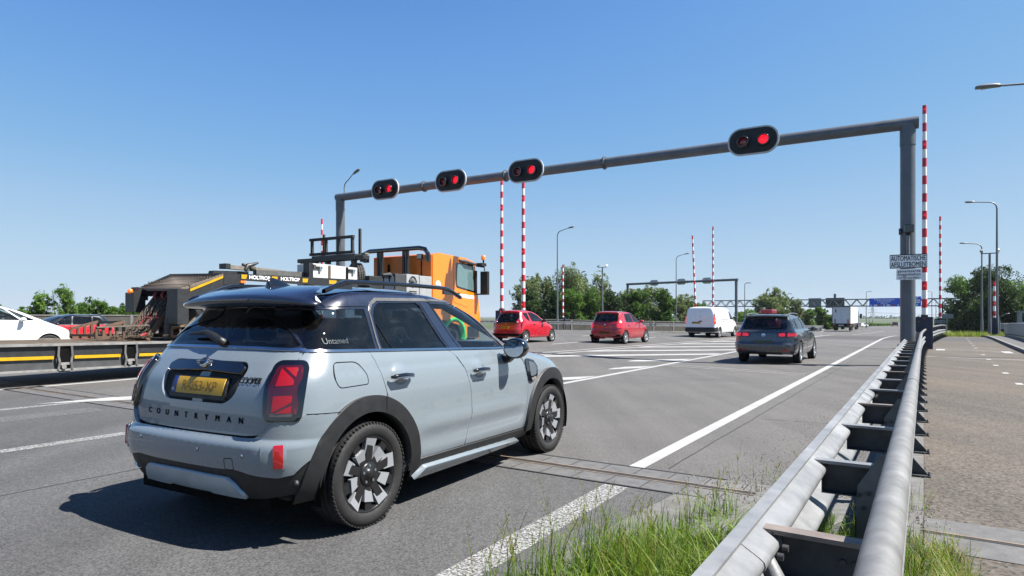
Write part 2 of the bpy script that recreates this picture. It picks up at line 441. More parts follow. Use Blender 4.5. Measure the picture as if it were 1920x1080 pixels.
def text_on(sh, b, s, size, a0, z0, m, where=1, sgn=-1, spacing=1, off=.006, bold=0):
    vs, fs = text_geo(s, size, spacing); kk = [(0, 0)] if not bold else [(0, 0), (bold, 0), (-bold, 0)]
    for i, (dx, dy) in enumerate(kk):
        co = []
        for v in vs:
            t, h = sh.inv(a0 + sgn * (v.x + dx), z0 + v.y + dy, where); co.append(sh.ev(t, h, off + i * .0005)[0])
        b.add(co, fs, m)

# ------------------------------------------------------------------ wheels
def tyre_mesh(r, wd, rr, name='tyre'):
    b = MB(); h = wd / 2
    prof = [(rr, -h * .8), (rr + .01, -h * .9), ((r + rr) / 2, -h), (r - .035, -h * .97), (r - .012, -h * .88), (r - .002, -h * .75)]
    prof = prof + [(r, -h * .5), (r - .008, -h * .47), (r - .008, -h * .42), (r, -h * .4), (r, -h * .05), (r - .008, -h * .03), (r - .008, h * .03), (r, h * .05), (r, h * .4), (r - .008, h * .42), (r - .008, h * .47), (r, h * .5)] + [(q[0], -q[1]) for q in prof[::-1]]
    b.lathe(prof, (0, 0, 0), (0, -1, 0), RUBBER, 56); return b
def wheel(parent, x, y, z, r, wd, rr, spokes, style='alloy', name='wheel', rot=0):
    """wheel centred at x,y,z; outer face towards -y (mirrored when y>0)"""
    w_ = empty(name, (x, y, z)); w_.parent = parent
    if y > 0: w_.rotation_euler = (0, 0, math.pi)
    tb = tyre_mesh(r, wd, rr)
    for k in range(70):                                   # shoulder blocks
        a = 2 * math.pi * k / 70
        for sg in (-1, 1):
            M = Matrix.Rotation(-a, 3, 'Y'); tb.box(M @ Vector((0, sg * wd * .41, r - .006)), (.018, wd * .13, .009), RUBBER, M)
    tb.build('tyre', w_)
    h = wd / 2; b = MB(); dark = MATS['wheel_dark'] if 'wheel_dark' in MATS else mat('wheel_dark', (.02, .02, .022), .35, metal=.3)
    face = ALU if style in ('alloy', 'mini') else SILVER
    b.lathe([(rr + .004, -h * .86), (rr + .004, -h * .80)], (0, 0, 0), (0, 1, 0), face if style != 'mini' else dark, 56)
    b.lathe([(rr + .006, -h * .86), (rr - .006, -h * .88), (rr - .012, -h * .8), (rr - .03, 0), (rr - .03, h * .7)], (0, 0, 0), (0, 1, 0), dark if style == 'mini' else face, 56)
    b.lathe([(rr - .03, h * .1), (.02, h * .1)], (0, 0, 0), (0, 1, 0), DULL, 32)
    b.lathe([(rr * .68, -h * .05), (rr * .68, h * .05), (.05, h * .05)], (0, 0, 0), (0, 1, 0), STEEL, 32)       # brake disc
    b.lathe([(rr * .68, -h * .05), (.05, -h * .05)], (0, 0, 0), (0, 1, 0), STEEL, 32)
    if style == 'mini':
        for k in range(10):
            a = 2 * math.pi * k / 10 + rot; M = Matrix.Rotation(a, 3, 'Y')
            b.add([M @ Vector(q) for q in [(-.026, -h * .72, .05), (.026, -h * .72, .05), (.031, -h * .84, rr - .012), (-.031, -h * .84, rr - .012),
                  (-.03, -h * .3, .05), (.03, -h * .3, .05), (.034, -h * .5, rr - .012), (-.034, -h * .5, rr - .012)]],
                  [(0, 1, 2, 3), (1, 5, 6, 2), (0, 3, 7, 4), (4, 7, 6, 5)], dark)
            r0, r1 = (rr * .36, rr * .76) if k % 2 else (rr * .55, rr * .99)
            w0, w1 = (.030, .046) if k % 2 else (.038, .052); yo = -h * .86
            b.add([M @ Vector(q) for q in [(-w0, yo + .018 - .012 * k % 2 * 0, r0), (w0, yo + .012, r0 + .012), (w1, yo - .004, r1 - .014), (-w1 + .006, yo - .004, r1),
                  (-w0, yo + .05, r0), (w0, yo + .05, r0 + .012), (w1, yo + .03, r1 - .014), (-w1 + .006, yo + .03, r1)]],
                  [(0, 1, 2, 3), (1, 5, 6, 2), (0, 3, 7, 4), (0, 4, 5, 1), (2, 6, 7, 3)], ALU)
        b.lathe([(.078, -h * .5), (.078, -h * .78), (.07, -h * .84), (.038, -h * .84), (.036, -h * .92), (.0, -h * .93)], (0, 0, 0), (0, 1, 0), dark, 32)
        for k in range(5):
            a = 2 * math.pi * k / 5; b.cyl((.056 * math.sin(a), -h * .80, .056 * math.cos(a)), (.056 * math.sin(a), -h * .87, .056 * math.cos(a)), .010, STEEL, 6)
    else:
        for k in range(spokes):
            a = 2 * math.pi * k / spokes + rot; M = Matrix.Rotation(a, 3, 'Y'); w0, w1 = (.030, .018) if spokes < 8 else (.016, .016)
            for s2 in ((-1, 1) if spokes <= 5 else (0,)):
                b.add([M @ Vector(q) for q in [(-w0 + s2 * .02, -h * .7, .03), (w0 + s2 * .02, -h * .7, .03), (w1 + s2 * .045, -h * .84, rr - .01), (-w1 + s2 * .045, -h * .84, rr - .01),
                      (-w0 + s2 * .02, -h * .3, .03), (w0 + s2 * .02, -h * .3, .03), (w1 + s2 * .045, -h * .5, rr - .01), (-w1 + s2 * .045, -h * .5, rr - .01)]],
                      [(0, 1, 2, 3), (1, 5, 6, 2), (0, 3, 7, 4), (0, 4, 5, 1)], face)
        b.lathe([(.06, -h * .5), (.06, -h * .74), (.03, -h * .82), (0, -h * .83)], (0, 0, 0), (0, 1, 0), face, 24)
    b.build('rim', w_); return w_
def seats(root, rows, zs, w_, hh=.62, m=None):
    m = m or SEATM
    for x in rows:
        for y in (-w_, w_):
            b = MB(); b.box((x, y, zs), (.5, .46, .16), m); Mr = Matrix.Rotation(-R(15), 3, 'Y')
            b.box((x - .29, y, zs + hh / 2), (.14, .44, hh), m, Mr); b.box((x - .38, y, zs + hh + .11), (.09, .25, .18), m, Mr)
            b.build('seat', root, bevel=.04)
# ------------------------------------------------------------------ the grey-blue compact SUV in the foreground
def build_hero():
    PB = paint('grey_blue_paint', (.405, .48, .535), dust=.02); RB = paint('midnight_roof_paint', (.012, .022, .066), metal=.0, flake=.01, dust=.003)
    TG = glass('tinted_glass', (.30, .38, .46), .42); CG = glass('clear_glass', (.84, .96, .93), .97)
    fx, fl = 1, None
    root = empty('compact_suv', (-1.71, 4.629, 0), 29.75, label='grey-blue compact SUV with black wheel arches and dark blue roof waiting in the nearest lane', cat='car')
    def warp(x, y, z):
        if z > 1.3 and x < .35: z -= .055 * ((z - 1.3) / .2) * ((.35 - x) / .6) ** 2
        return (x, y, z)
    def relief(x, z):                                     # pressed shapes in the doors: + is inwards
        g = lambda a, b: math.exp(-a * a / (2 * b * b)); st = lambda a, b, e: 1 / (1 + math.exp(-(a - b) / e)) if abs(a - b) < 20 * e else (1.0 if a > b else 0.0)
        sp = st(x, .52, .05) * (1 - st(x, 2.08, .05))
        r = .011 * g(z - (.585 - .0 * x), .045) * sp - .009 * g(z - .47, .05) * sp - .004 * g(z - 1.03, .02)
        for hx, hz in ((.325, .985), (1.325, .958)):
            d = ((x - hx) / .062) ** 2 + ((z - hz) / .045) ** 2
            if d < 6: r += .020 * math.exp(-d * d * .5)
        return r
    sh = Shell(w=[(.20, .80), (.28, .86), (.40, .895), (.55, .905), (.72, .905), (.90, .892), (1.0, .872), (1.08, .842), (1.14, .812), (1.18, .79), (1.30, .744), (1.42, .702), (1.47, .685), (1.51, .666), (1.545, .638), (1.575, .588)],
               xr=[(.20, -.56), (.28, -.63), (.40, -.69), (.55, -.72), (.60, -.717), (.655, -.678), (.80, -.665), (.95, -.635), (1.08, -.555), (1.18, -.475), (1.30, -.385), (1.44, -.275), (1.50, -.24), (1.575, -.16)],
               xf=[(.20, 3.28), (.30, 3.38), (.45, 3.43), (.65, 3.43), (.80, 3.38), (.90, 3.28), (.97, 3.08), (1.02, 2.8), (1.06, 2.5), (1.09, 2.32), (1.14, 2.22), (1.30, 1.95), (1.42, 1.70), (1.50, 1.48), (1.54, 1.32), (1.575, 1.10)],
               rc=[(.20, .30), (.6, .33), (.70, .31), (1.08, .30), (1.2, .24), (1.5, .22), (1.575, .2)],
               fc=[(.20, .5), (.8, .55), (1.0, .6), (1.09, .45), (1.3, .36), (1.575, .3)], bow_r=.05, bow_f=.14, kp=.05, n=2.3, warp=warp, relief=relief)
    S, B, F = sh.S, sh.B, sh.F
    belt = lambda x: 1.150 - .032 * x
    # ---- polygons, side view (x,z)
    seamA = [(.095, belt(.1)), (.12, 1.08), (.145, 1.0), (.18, .86), (.205, .77), (.25, .70)]                 # quarter / rear door
    seamB = [(.972, belt(.97)), (1.06, 1.06), (1.14, .95), (1.185, .82), (1.197, .70), (1.185, .55), (1.12, .338)]   # between doors
    seamC = [(1.88, belt(1.88)), (2.02, 1.06), (2.12, .975), (2.175, .85), (2.185, .68), (2.15, .45), (2.125, .325)]
    RA = (0, .345, .455); FA = (2.67, .345, .455)
    arcR = arc(*RA, 25, 155, 30); arcF = arc(*FA, 22, 158, 30)
    aR = lambda a0, a1: arc(*RA, a0, a1, 24); aF = lambda a0, a1: arc(*FA, a0, a1, 24)
    G = (.05, .04)
    # rear quarter panel: hatch seam, round corner
    hx = [(-.705, 1.17), (-.70, 1.08), (-.70, .95), (-.715, .80)]                                        # hatch seam on the rear (y,z)
    bt = [(-.53, .648), (-.60, .66), (-.66, .70), (-.71, .745), (-.76, .785)]                           # bumper top line (y,z)
    q = B(hx) + B([(-.715, .80), (-.73, .795), (-.76, .79)]) + S([(-.52, .79), (-.30, .775), (-.20, .765)]) + S(aR(120, 48)) + S(seamA[::-1]) + S([(.095, belt(.1)), (-.40, belt(-.4))])
    patch(sh, 'rear_quarter_panel', q, PB, root, grid=G, both=True)
    d1 = S(seamA) + S(aR(50, 0)) + S([(.455, .338), (1.12, .338)]) + S(seamB[::-1]) + S([(.972, belt(.97)), (.095, belt(.1))])
    rd = patch(sh, 'rear_door', d1, PB, root, grid=(.024, .02), both=True, gap=.0042)
    d2 = S(seamB) + S([(1.12, .338), (2.125, .325)]) + S(seamC[::-1]) + S([(1.88, belt(1.88)), (.972, belt(.97))])
    fd = patch(sh, 'front_door', d2, PB, root, grid=(.024, .02), both=True, gap=.0042)
    hl = [(1.95, 1.095), (2.2, 1.088), (2.5, 1.055), (2.8, 1.005), (2.98, .96), (3.08, .89)]
    f_ = S(seamC) + S([(2.125, .325), (2.215, .33)]) + S(aF(180, 62)) + S([(2.90, .745), (3.0, .80), (3.08, .885)]) + S(hl[::-1])
    patch(sh, 'front_fender', f_, PB, root, grid=(.06, .03), both=True)
    # hood across the front: v from the fender line up to the cowl
    hd = [sh.inv(a, z, 0) for a, z in hl] + [(sh.c[3] - .06, .888), (sh.c[3] + .2, .88), (sh.T, .87)]
    top = [(hd[0][0] + .02, 1.10), (sh.c[3] - .2, 1.104), (sh.c[3], 1.105), (sh.T, 1.11)]
    patch(sh, 'hood', symf(sh, hd) + symf(sh, top)[::-1], PB, root, grid=(.07, .02))
    fb = S([(2.90, .745), (3.0, .80), (3.08, .883)]) + [(sh.c[3] - .06, .883), (sh.c[3] + .2, .87), (sh.T, .86)]
    lo = [(sh.T, .22), (sh.c[3], .24)] + S([(3.02, .28)])
    half = S(aF(-10, 62)) + fb
    patch(sh, 'front_bumper', symf(sh, half) + [(2 * sh.T - t, v) for t, v in lo[::-1]][::1] + lo, PB, root, grid=(.07, .05))
    patch(sh, 'grille', [(sh.T - .45, .42), (2 * sh.T - (sh.T - .45), .42), (sh.T + .38, .78), (sh.T - .38, .78)], GLOSSB, root, off=.012, rim=.02)
    for sgn in (1, -1):
        c0 = sh.c[3] - .06; pts = [(c0 + .17 * math.cos(a * math.pi / 9), .80 + .11 * math.sin(a * math.pi / 9)) for a in range(18)]
        patch(sh, 'headlight', pts if sgn == 1 else [(2 * sh.T - t, v) for t, v in pts], WHITEL, root, off=.02, rim=.03)
    # hatch
    hatch_half = [(0, .660)] + B([(-.02, .660), (-.50, .662)]) + B([(-.50, .662), (-.62, .675), (-.69, .73), (-.71, .80), (-.70, .95), (-.70, 1.08), (-.703, 1.168)]) + [(0, 1.178)]
    rec = rnd([(-.375, .90), (-.405, 1.055), (-.36, 1.095), (.36, 1.095), (.405, 1.055), (.375, .90), (.30, .845), (-.30, .845)], .06)
    H = sym(hatch_half); recm = B(rec, closed=True)
    patch(sh, 'hatch_panel', H, PB, root, holes=[recm], grid=(.018, .018), rim=.03)
    patch(sh, 'plate_recess', recm, PB, root, off=-.026, rim=0, gap=-.004)
    # handle bar with reflection over the plate
    hb = patch(sh, 'hatch_handle', B(rnd([(-.375, 1.02), (-.385, 1.065), (-.34, 1.085), (0, 1.102), (.34, 1.085), (.385, 1.065), (.375, 1.02), (0, 1.035)], .02), closed=True), GLOSSB, root, off=.012, rim=.04)
    pl = empty('number_plate', (0, 0, 0)); pl.parent = root
    patch(sh, 'plate_frame', B([(-.283, .858), (-.283, 1.005), (.283, 1.005), (.283, .858)], closed=True), BLACK, pl, off=-.006, rim=.02)
    patch(sh, 'yellow_panel', B([(-.262, .885), (-.262, .995), (.216, .995), (.216, .885)], closed=True), PLATE, pl, off=-.002, rim=.004)
    patch(sh, 'blue_band', B([(.216, .885), (.216, .995), (.262, .995), (.262, .885)], closed=True), EUB, pl, off=-.002, rim=.004)
    b = MB(); text_on(sh, b, 'NL', .026, .239, .90, BWHITE, off=.001); b.build('country_letters', pl)
    b = MB(); text_on(sh, b, 'R-053-XP', .088, -.023, .908, mat('faded_plate_ink', (.36, .215, .03), .5), off=.003); b.build('plate_letters', pl)
    # badge
    bd = empty('badge'); bd.parent = root; P0, n0 = sh.ev(*sh.inv(-.0, 1.072, 1), .014)
    b = MB(); b.lathe([(.0, .022), (.030, .022), (.036, .012), (.036, 0)], P0, n0, CHROME, 28)
    b.add([P0 + n0 * .010 + Vector((0, s_ * yy, zz)) for s_ in (1, -1) for yy, zz in ((.03, .016), (.085, .013), (.085, .005), (.034, 0), (.085, -.003), (.07, -.010), (.03, -.014))],
          [(0, 1, 2, 3), (3, 4, 5, 6), (9 + 1, 9, 8, 7), (9 + 4, 9 + 3, 9 + 2, 9 + 1)], CHROME)
    b.lathe([(0, .0245), (.028, .0245)], P0, n0, BLACK, 28); b.build('emblem_disc', bd)
    b = MB(); up = Vector((0, 0, 1)); up = (up - n0 * up.dot(n0)).normalized(); rt = up.cross(n0)
    text_flat(b, 'MINI', .021, P0 + n0 * .0255 - up * .007, rt, up, CHROME, bold=.001); b.build('emblem_letters', bd)
    b = MB(); text_on(sh, b, 'COOPER', .052, -.478, .972, DULL, off=.0030, bold=.0012, spacing=.85); b.build('model_lettering', root)
    le = empty('tailgate_lettering'); le.parent = root; s_ = 'COUNTRYMAN'
    for i, c in enumerate(s_):
        b = MB()
        text_on(sh, b, c, .052, .475 - i * .935 / 9 * 1.0, .735, DULL, off=.0025, bold=.002); b.build('letter', le)
    # rear bumper: painted part
    bh = [(0, .648)] + B([(-.02, .648), (-.53, .648), (-.60, .66), (-.66, .70), (-.71, .765), (-.74, .79), (-.80, .792)]) + S([(-.45, .795), (-.30, .782), (-.265, .735)]) \
        + S(aR(126, 150)) + S([(-.40, .575), (-.44, .555)]) + B([(-.83, .50), (-.80, .455), (-.74, .44), (-.62, .455), (-.50, .475), (-.30, .468)]) + [(0, .468)]
    refl = B(rnd([(-.675, .485), (-.675, .645), (-.765, .65), (-.775, .49)], .015), closed=True)
    patch(sh, 'rear_bumper', sym(bh), PB, root, off=.022, rim=.022, grid=(.04, .012), gap=0)
    bl = [(0, .466)] + B([(-.30, .466), (-.50, .472), (-.62, .452), (-.74, .437), (-.80, .452), (-.83, .497)]) + S([(-.44, .552), (-.40, .572), (-.385, .565)]) + S(aR(151, 181)) + S([(-.45, .30)]) + B([(-.80, .335), (-.62, .30), (-.48, .285)]) + [(0, .275)]
    patch(sh, 'lower_bumper', sym(bl), BLACK, root, off=.012, rim=.05, grid=(.05, .04), gap=0)
    patch(sh, 'skid_plate', sym([(0, .425)] + B([(-.02, .425), (-.40, .42), (-.45, .385), (-.51, .300), (-.40, .297), (-.22, .30), (-.15, .325), (-.02, .325)]) + [(0, .325)]), mat('satin_silver_plate', (.33, .38, .42), .35, metal=.3), root, off=.034, rim=.03)
    patch(sh, 'skid_plate_lip', sym([(0, .365)] + B([(-.02, .365), (-.20, .36), (-.26, .335), (-.44, .335), (-.49, .302), (-.40, .298), (-.02, .295)]) + [(0, .295)]), mat('satin_silver_plate', (.33, .38, .42), .35), root, off=.022, rim=.02)
    ta, tb_ = sh.inv(-.665, .57, 1)[0], sh.inv(-.785, .57, 1)[0]; RT = lambda u, v: (ta + (tb_ - ta) * u, v)
    for sg in (1, -1):
        mm = lambda L: L if sg == 1 else [(-t, v) for t, v in L]
        patch(sh, 'reflector_housing', mm(rnd([RT(0, .485), RT(0, .625), RT(.97, .63), RT(1, .49)], .02)), PB, root, off=.027, rim=.006, grid=(.02, .02))
        patch(sh, 'reflector', mm(rnd([RT(.50, .498), RT(.48, .615), RT(.86, .619), RT(.89, .500)], .008)), REDL, root, off=.040, rim=.016, grid=(.02, .02))
    for y, z in ((-.16, .565), (.46, .585), (-.55, .56)):
        P1, n1 = sh.ev(*sh.inv(y, z, 1), .0225); b = MB(); b.lathe([(.0, .003), (.011, .003), (.012, .0)], P1, n1, PB, 20); b.lathe([(.012, .0012), (.0135, .0012)], P1, n1, DULL, 20); b.build('parking_sensor', root)
    P1, n1 = sh.ev(*sh.inv(-.80, .40, 1), .012); b = MB(); b.lathe([(0, .03), (.014, .03), (.018, 0)], P1, n1, BLACK, 20); b.build('parking_sensor', root)
    tw = B(rnd([(-.40, .47), (-.40, .535), (-.47, .54), (-.475, .475)], .012), closed=True)
    for k in range(1): strip(sh, 'tow_cover_seam', tw + tw[:1], .004, DULL, root, off=.0235, rim=0)
    b = MB(); b.lathe([(.042, -.1), (.045, .0), (.041, .012), (.037, .0), (.036, -.12)], (-.655, .60, .385), (-1, 0, -.1), CHROME, 24); b.lathe([(.036, -.05), (0, -.05)], (-.655, .60, .385), (-1, 0, -.1), DULL, 24)
    b.build('exhaust_tip', root)
    # underlay for gaps, windows left open
    w1 = rnd([(.235, belt(.235) + .004), (.235, 1.40), (.30, 1.478), (.775, 1.488), (.985, belt(.985) + .006)], [.01, .05, .07, .03, .01])
    w2 = rnd([(1.19, belt(1.19) + .006), (.935, 1.487), (1.36, 1.487), (1.54, 1.41), (1.875, belt(1.875) + .01)], [.01, .02, .04, .05, .02])
    wq = [(-.375, belt(-.375) + .004), (-.325, 1.425), (.165, 1.433), (.172, belt(.17) + .004)]
    rg = [(0, 1.190)] + B([(-.02, 1.190), (-.60, 1.185), (-.655, 1.195), (-.685, 1.24), (-.68, 1.31), (-.64, 1.38), (-.58, 1.425), (-.40, 1.437), (-.02, 1.445)]) + [(0, 1.445)]
    W1 = S(w1, closed=True); W2 = S(w2, closed=True); WQ = S(wq, closed=True)
    tA = sh.inv(2.02, 1.15, 0)[0]; tB = sh.inv(1.60, 1.462, 0)[0]
    ws = [(tA, 1.15), (sh.T, 1.14)]; wst = [(sh.T, 1.475), (tB, 1.462)]
    WS = symf(sh, ws) + [(2 * sh.T - t, v) for t, v in wst[::-1]][::1] + wst
    uo = sym([(0, .30)] + B([(-.5, .30)]) + S([(-.30, .40)]) + S(aR(150, 5)) + S([(.46, .30), (2.2, .30)]) + S(aF(175, 10)) + [(sh.c[3], .3), (sh.T - .001, .3)])
    full = [(t, v) for t, v in uo]
    right = [(0, .30)] + S(aR(160, 5)) + S([(.46, .25), (2.2, .25)]) + S(aF(175, 8)) + [(sh.c[3], .3), (sh.T, .3), (sh.T, 1.525), (0, 1.525)]
    glR = [(max(t, .0), v) for t, v in rg]; half_rg = rg
    patch(sh, 'inner_shell', right, SEATM, root, holes=[inset(W1 if parea(W1) > 0 else W1[::-1], -.02), inset(W2 if parea(W2) > 0 else W2[::-1], -.02), inset(WQ if parea(WQ) > 0 else WQ[::-1], -.01)] +
          [[(.004, 1.20), (sh.c[0] + .08, 1.20), (sh.c[0] + .08, 1.43), (.004, 1.43)], [(tA - .02, 1.145), (sh.T - .003, 1.13), (sh.T - .003, 1.485), (tB - .02, 1.47)]], off=-.022, rim=0, gap=0, both=True, grid=(.12, .09))
    # dark upper body with window holes (whole ring), then glass
    ub = B([(0, 1.182), (-.70, 1.174)]) + S([(-.40, belt(-.4) + .006), (.10, belt(.1) + .004), (.97, belt(.97) + .004), (1.88, belt(1.88) + .005), (2.12, 1.12)]) + [(sh.c[3] - .1, 1.112), (sh.T, 1.115)]
    ut = [(sh.T, 1.57), (sh.c[3], 1.57), (sh.c[2], 1.57), (sh.c[1], 1.57), (sh.c[0], 1.57), (0, 1.57)]
    ring_out = [(0.0, 1.182)] + ub[1:] + ut
    # split in rear hatch frame (right of the seam) and the body side frame
    hs = [(-.705, 1.172), (-.72, 1.22), (-.725, 1.30), (-.70, 1.38), (-.66, 1.50)]
    Hs = B(hs[:1]) + [sh.inv(-.40 + (0, .02, .045, .07, .11)[i], z, 0) for i, (y, z) in enumerate(hs) if i > 0]
    hatchframe = [(0, 1.182)] + Hs + [(0, 1.57)]
    patch(sh, 'hatch_frame', sym(hatchframe), RB, root, holes=[sym(rg)], grid=(.05, .04))
    side_up = Hs[::-1][:] + ub[2:] + [(sh.T, 1.57), (sh.c[3], 1.57), (sh.c[2], 1.57), (sh.c[1], 1.57)]
    wsr = [(sh.c[3] - .12, 1.15), (sh.T + .001, 1.14), (sh.T + .001, 1.475), (sh.c[3] - .1, 1.46)]
    su = Hs[::-1] + [p for p in ub if p[0] > Hs[0][0] + .02]
    su = su[:-1] + [(sh.T, 1.115), (sh.T, 1.14)] + [(tA, 1.15), (tB, 1.462), (sh.T, 1.475), (sh.T, 1.57), (sh.c[3], 1.57), (sh.c[2], 1.57), (sh.c[1], 1.57)]
    patch(sh, 'upper_frame', su, RB, root, holes=[W1, W2, WQ], grid=(.06, .04), both=True)
    patch(sh, 'rear_window', sym(rg), TG, root, off=-.005, rim=0, gap=-.004)
    patch(sh, 'quarter_window', WQ, TG, root, off=-.003, rim=0, gap=-.004, both=True)
    patch(sh, 'door_window', W1, TG, root, off=-.010, rim=0, gap=-.006, both=True)
    patch(sh, 'door_window', W2, CG, root, off=-.010, rim=0, gap=-.006, both=True)
    patch(sh, 'windshield', WS, CG, root, off=-.004, rim=0, gap=-.004)
    b = MB(); text_on(sh, b, 'Untamed', .055, -.165, 1.205, mat('pale_sticker', (.10, .14, .16), .6), where=0, sgn=1, off=.003); b.build('window_lettering', root)
    # window trims
    GT = mat('grey_window_trim', (.13, .125, .12), .3, metal=.4); 
    o1 = [(.205, belt(.2) + .004), (.205, 1.41), (.245, 1.475), (.30, 1.503), (.80, 1.512), (.905, 1.512)]
    strip(sh, 'window_trim', S(o1), .022, GT, root, off=.006, both=True)
    strip(sh, 'window_trim', S([(.93, 1.512), (1.36, 1.510), (1.46, 1.478), (1.56, 1.42), (1.92, belt(1.9) + .01)]), .016, GT, root, off=.005, both=True)
    strip(sh, 'window_seal', S([(.90, 1.515), (1.145, belt(1.14) + .005)]), .010, DULL, root, off=.002, both=True)
    strip(sh, 'window_seal', S([(.795, 1.488), (1.01, belt(1.0) + .005)]), .010, DULL, root, off=.002, both=True)
    strip(sh, 'window_divider', S([(.255, 1.33), (.345, belt(.34) + .01)]), .006, DULL, root, off=-.006, both=True)
    strip(sh, 'roof_seam', S([(-.33, 1.443), (.17, 1.452), (.19, 1.452)]), .006, DULL, root, off=.001, both=True)
    strip(sh, 'pillar_seam', Hs, .009, DULL, root, off=.0015, both=True)
    # belt chrome all round
    bl_ = B([(0.001, 1.180), (-.4, 1.178), (-.705, 1.171)]) + S([(-.40, belt(-.4) + .003), (0, belt(0) + .003), (.9, belt(.9) + .003), (1.9, belt(1.9) + .003)])
    full_b = [(-t, v) for t, v in bl_[::-1]][:-1] + bl_
    strip(sh, 'belt_trim', full_b, .015, CHROME, root, off=.009, rim=.01)
    # seams
    fu = S(rnd([(-.25, 1.090), (-.05, 1.085), (.015, 1.0), (.012, .935), (-.245, .93), (-.275, 1.0)], [.03, .05, .05, .02, .03, .05]), closed=True)
    strip(sh, 'fuel_flap_seam', fu + fu[:1], .005, DULL, root, off=.0015, rim=0)
    strip(sh, 'bumper_seam', S([(-.49, .797), (-.27, .785)]), .005, DULL, root, off=.0235, rim=0, both=True)
    # lower black cladding and silver sill
    sl = S([(.40, .345), (1.12, .338), (2.12, .322), (2.235, .318)]) + S([(2.235, .24), (1.2, .205), (.42, .205), (.33, .22)])
    patch(sh, 'sill_cladding', sl, BLACK, root, off=.012, rim=.05, both=True)
    sv = S(rnd([(.50, .222), (.585, .292), (1.4, .277), (2.00, .262), (2.05, .245), (2.00, .232), (1.2, .222)], .012))
    patch(sh, 'sill_insert', sv, PB, root, off=.055, rim=.05, both=True)
    for (cx, cz, r), a0, a1, ex in ((RA, 188, -8, 0), (FA, 186, -14, 0)):
        n = 44; inn = arc(cx, cz, .408, a0, a1, n); 
        out = arc(cx, cz, .515, a0, a1, n) 
        out = [(x, min(z, .868 + .0 * x)) for x, z in out]
        bl2 = arc(cx, cz, .50, a0, a1, n)
        poly = S([(x, max(z, .225)) for x, z in out]) + S([(x, max(z, .225)) for x, z in inn[::-1]])
        patch(sh, 'wheel_arch_trim', poly, BLACK, root, off=.030, rim=.09, grid=(.05, .05), both=True, gap=0)
        b = MB()
        for sg in (1, -1):
            yo = -.885 * sg
            pr = [(cx + .43 * math.cos(R(a)), cz + .43 * math.sin(R(a))) for a in range(-20, 205, 9)]
            vs = [(x, y, z) for x, z in pr for y in (yo, .45 * -sg)]
            b.add(vs, [(2 * i, 2 * i + 1, 2 * i + 3, 2 * i + 2) for i in range(len(pr) - 1)], DULL)
            b.add([(x, .45 * -sg, z) for x, z in pr], [list(range(len(pr)))], DULL)
        b.build('wheel_well', root)
    # the bodywork strip between door and arch is BLACK trim; seam in the flare
    strip(sh, 'arch_seam', S([(.145, .862), (.135, .752)]), .005, DULL, root, off=.0315, rim=0)
    # door bottom ridge: pressed swage
    # handles
    for k, (x0, x1, z, dp) in enumerate(((.20, .44, .966, rd), (1.205, 1.44, .938, fd))):
        for j, sg in enumerate((1, -1)):
            t0, v0 = sh.inv((x0 + x1) / 2, z, 0); p, n = sh.ev(t0, v0, 0); 
            b = MB(); y = abs(p.y) + .034
            pts = [(x0, -y + .025, z - .002), (x0 + .03, -y + .004, z + .002), ((x0 + x1) / 2, -y, z + .004), (x1 - .03, -y + .004, z), (x1, -y + .025, z - .006)]
            b.tube([(a, c * sg, d) for a, c, d in pts], [.010, .016, .018, .016, .010], GLOSSB, 12); b.build('door_handle', dp[j])
            b = MB(); b.tube([(a, (c - .012) * sg, d - .010) for a, c, d in pts[1:4]], .006, CHROME, 8); b.build('handle_trim', dp[j])
    # side scuttle
    sc_o = rnd([(2.135, .965), (2.18, .985), (2.33, .955), (2.40, .885), (2.375, .79), (2.25, .745), (2.19, .76)], .02)
    for j in (1,):
        patch(sh, 'side_scuttle', S(sc_o, closed=True), GLOSSB, root, off=.012, rim=.02, both=True)
        patch(sh, 'scuttle_grille', S(rnd([(2.20, .955), (2.32, .93), (2.365, .88), (2.345, .815), (2.235, .80)], .02), closed=True), mat('grey_mesh', (.10, .12, .14), .4, metal=.3), root, off=.017, rim=.008, both=True)
        patch(sh, 'scuttle_lamp', S(rnd([(2.235, .79), (2.345, .805), (2.33, .775), (2.26, .757)], .006), closed=True), mat('pale_lens', (.5, .42, .38), .2), root, off=.017, rim=.008, both=True)
    # tail lights
    tl = B([(-.635, .80), (-.640, .95), (-.655, 1.04)])[:1]
    t0 = sh.inv(-.625, .93, 1)[0]; t1 = sh.inv(-.475, .93, 0)[0]
    def LP(u, v): return (t0 + (t1 - t0) * u, .757 + .345 * v)
    outl = rnd([LP(.02, .10), LP(.0, .55), LP(.10, .93), LP(.24, 1.0), LP(.86, 1.0), LP(1, .86), LP(.96, .05), LP(.82, 0), LP(.14, 0)], .05)
    inl = rnd([LP(.13, .13), LP(.12, .55), LP(.22, .90), LP(.82, .91), LP(.88, .80), LP(.85, .10), LP(.20, .09)], .025)
    for sg in (1, -1):
        mm = lambda L: L if sg == 1 else [(-t, v) for t, v in L]
        e = empty('tail_light'); e.parent = root
        patch(sh, 'light_housing', mm(outl), GLOSSB, e, off=.030, rim=.035, grid=(.03, .03))
        patch(sh, 'red_lens', mm(inl), mat('lamp_base_lens', (.10, .005, .010), .12, coat=1), e, off=.036, rim=.010, grid=(.03, .03))
        bars = [[LP(.30, .57), LP(.34, .84), LP(.70, .66), LP(.70, .585)], [LP(.42, .85), LP(.72, .855), LP(.72, .70)],
                [LP(.26, .15), LP(.28, .42), LP(.70, .43), LP(.70, .32)], [LP(.33, .145), LP(.70, .15), LP(.70, .27)], [LP(.75, .14), LP(.80, .84), LP(.84, .82), LP(.81, .13)]]
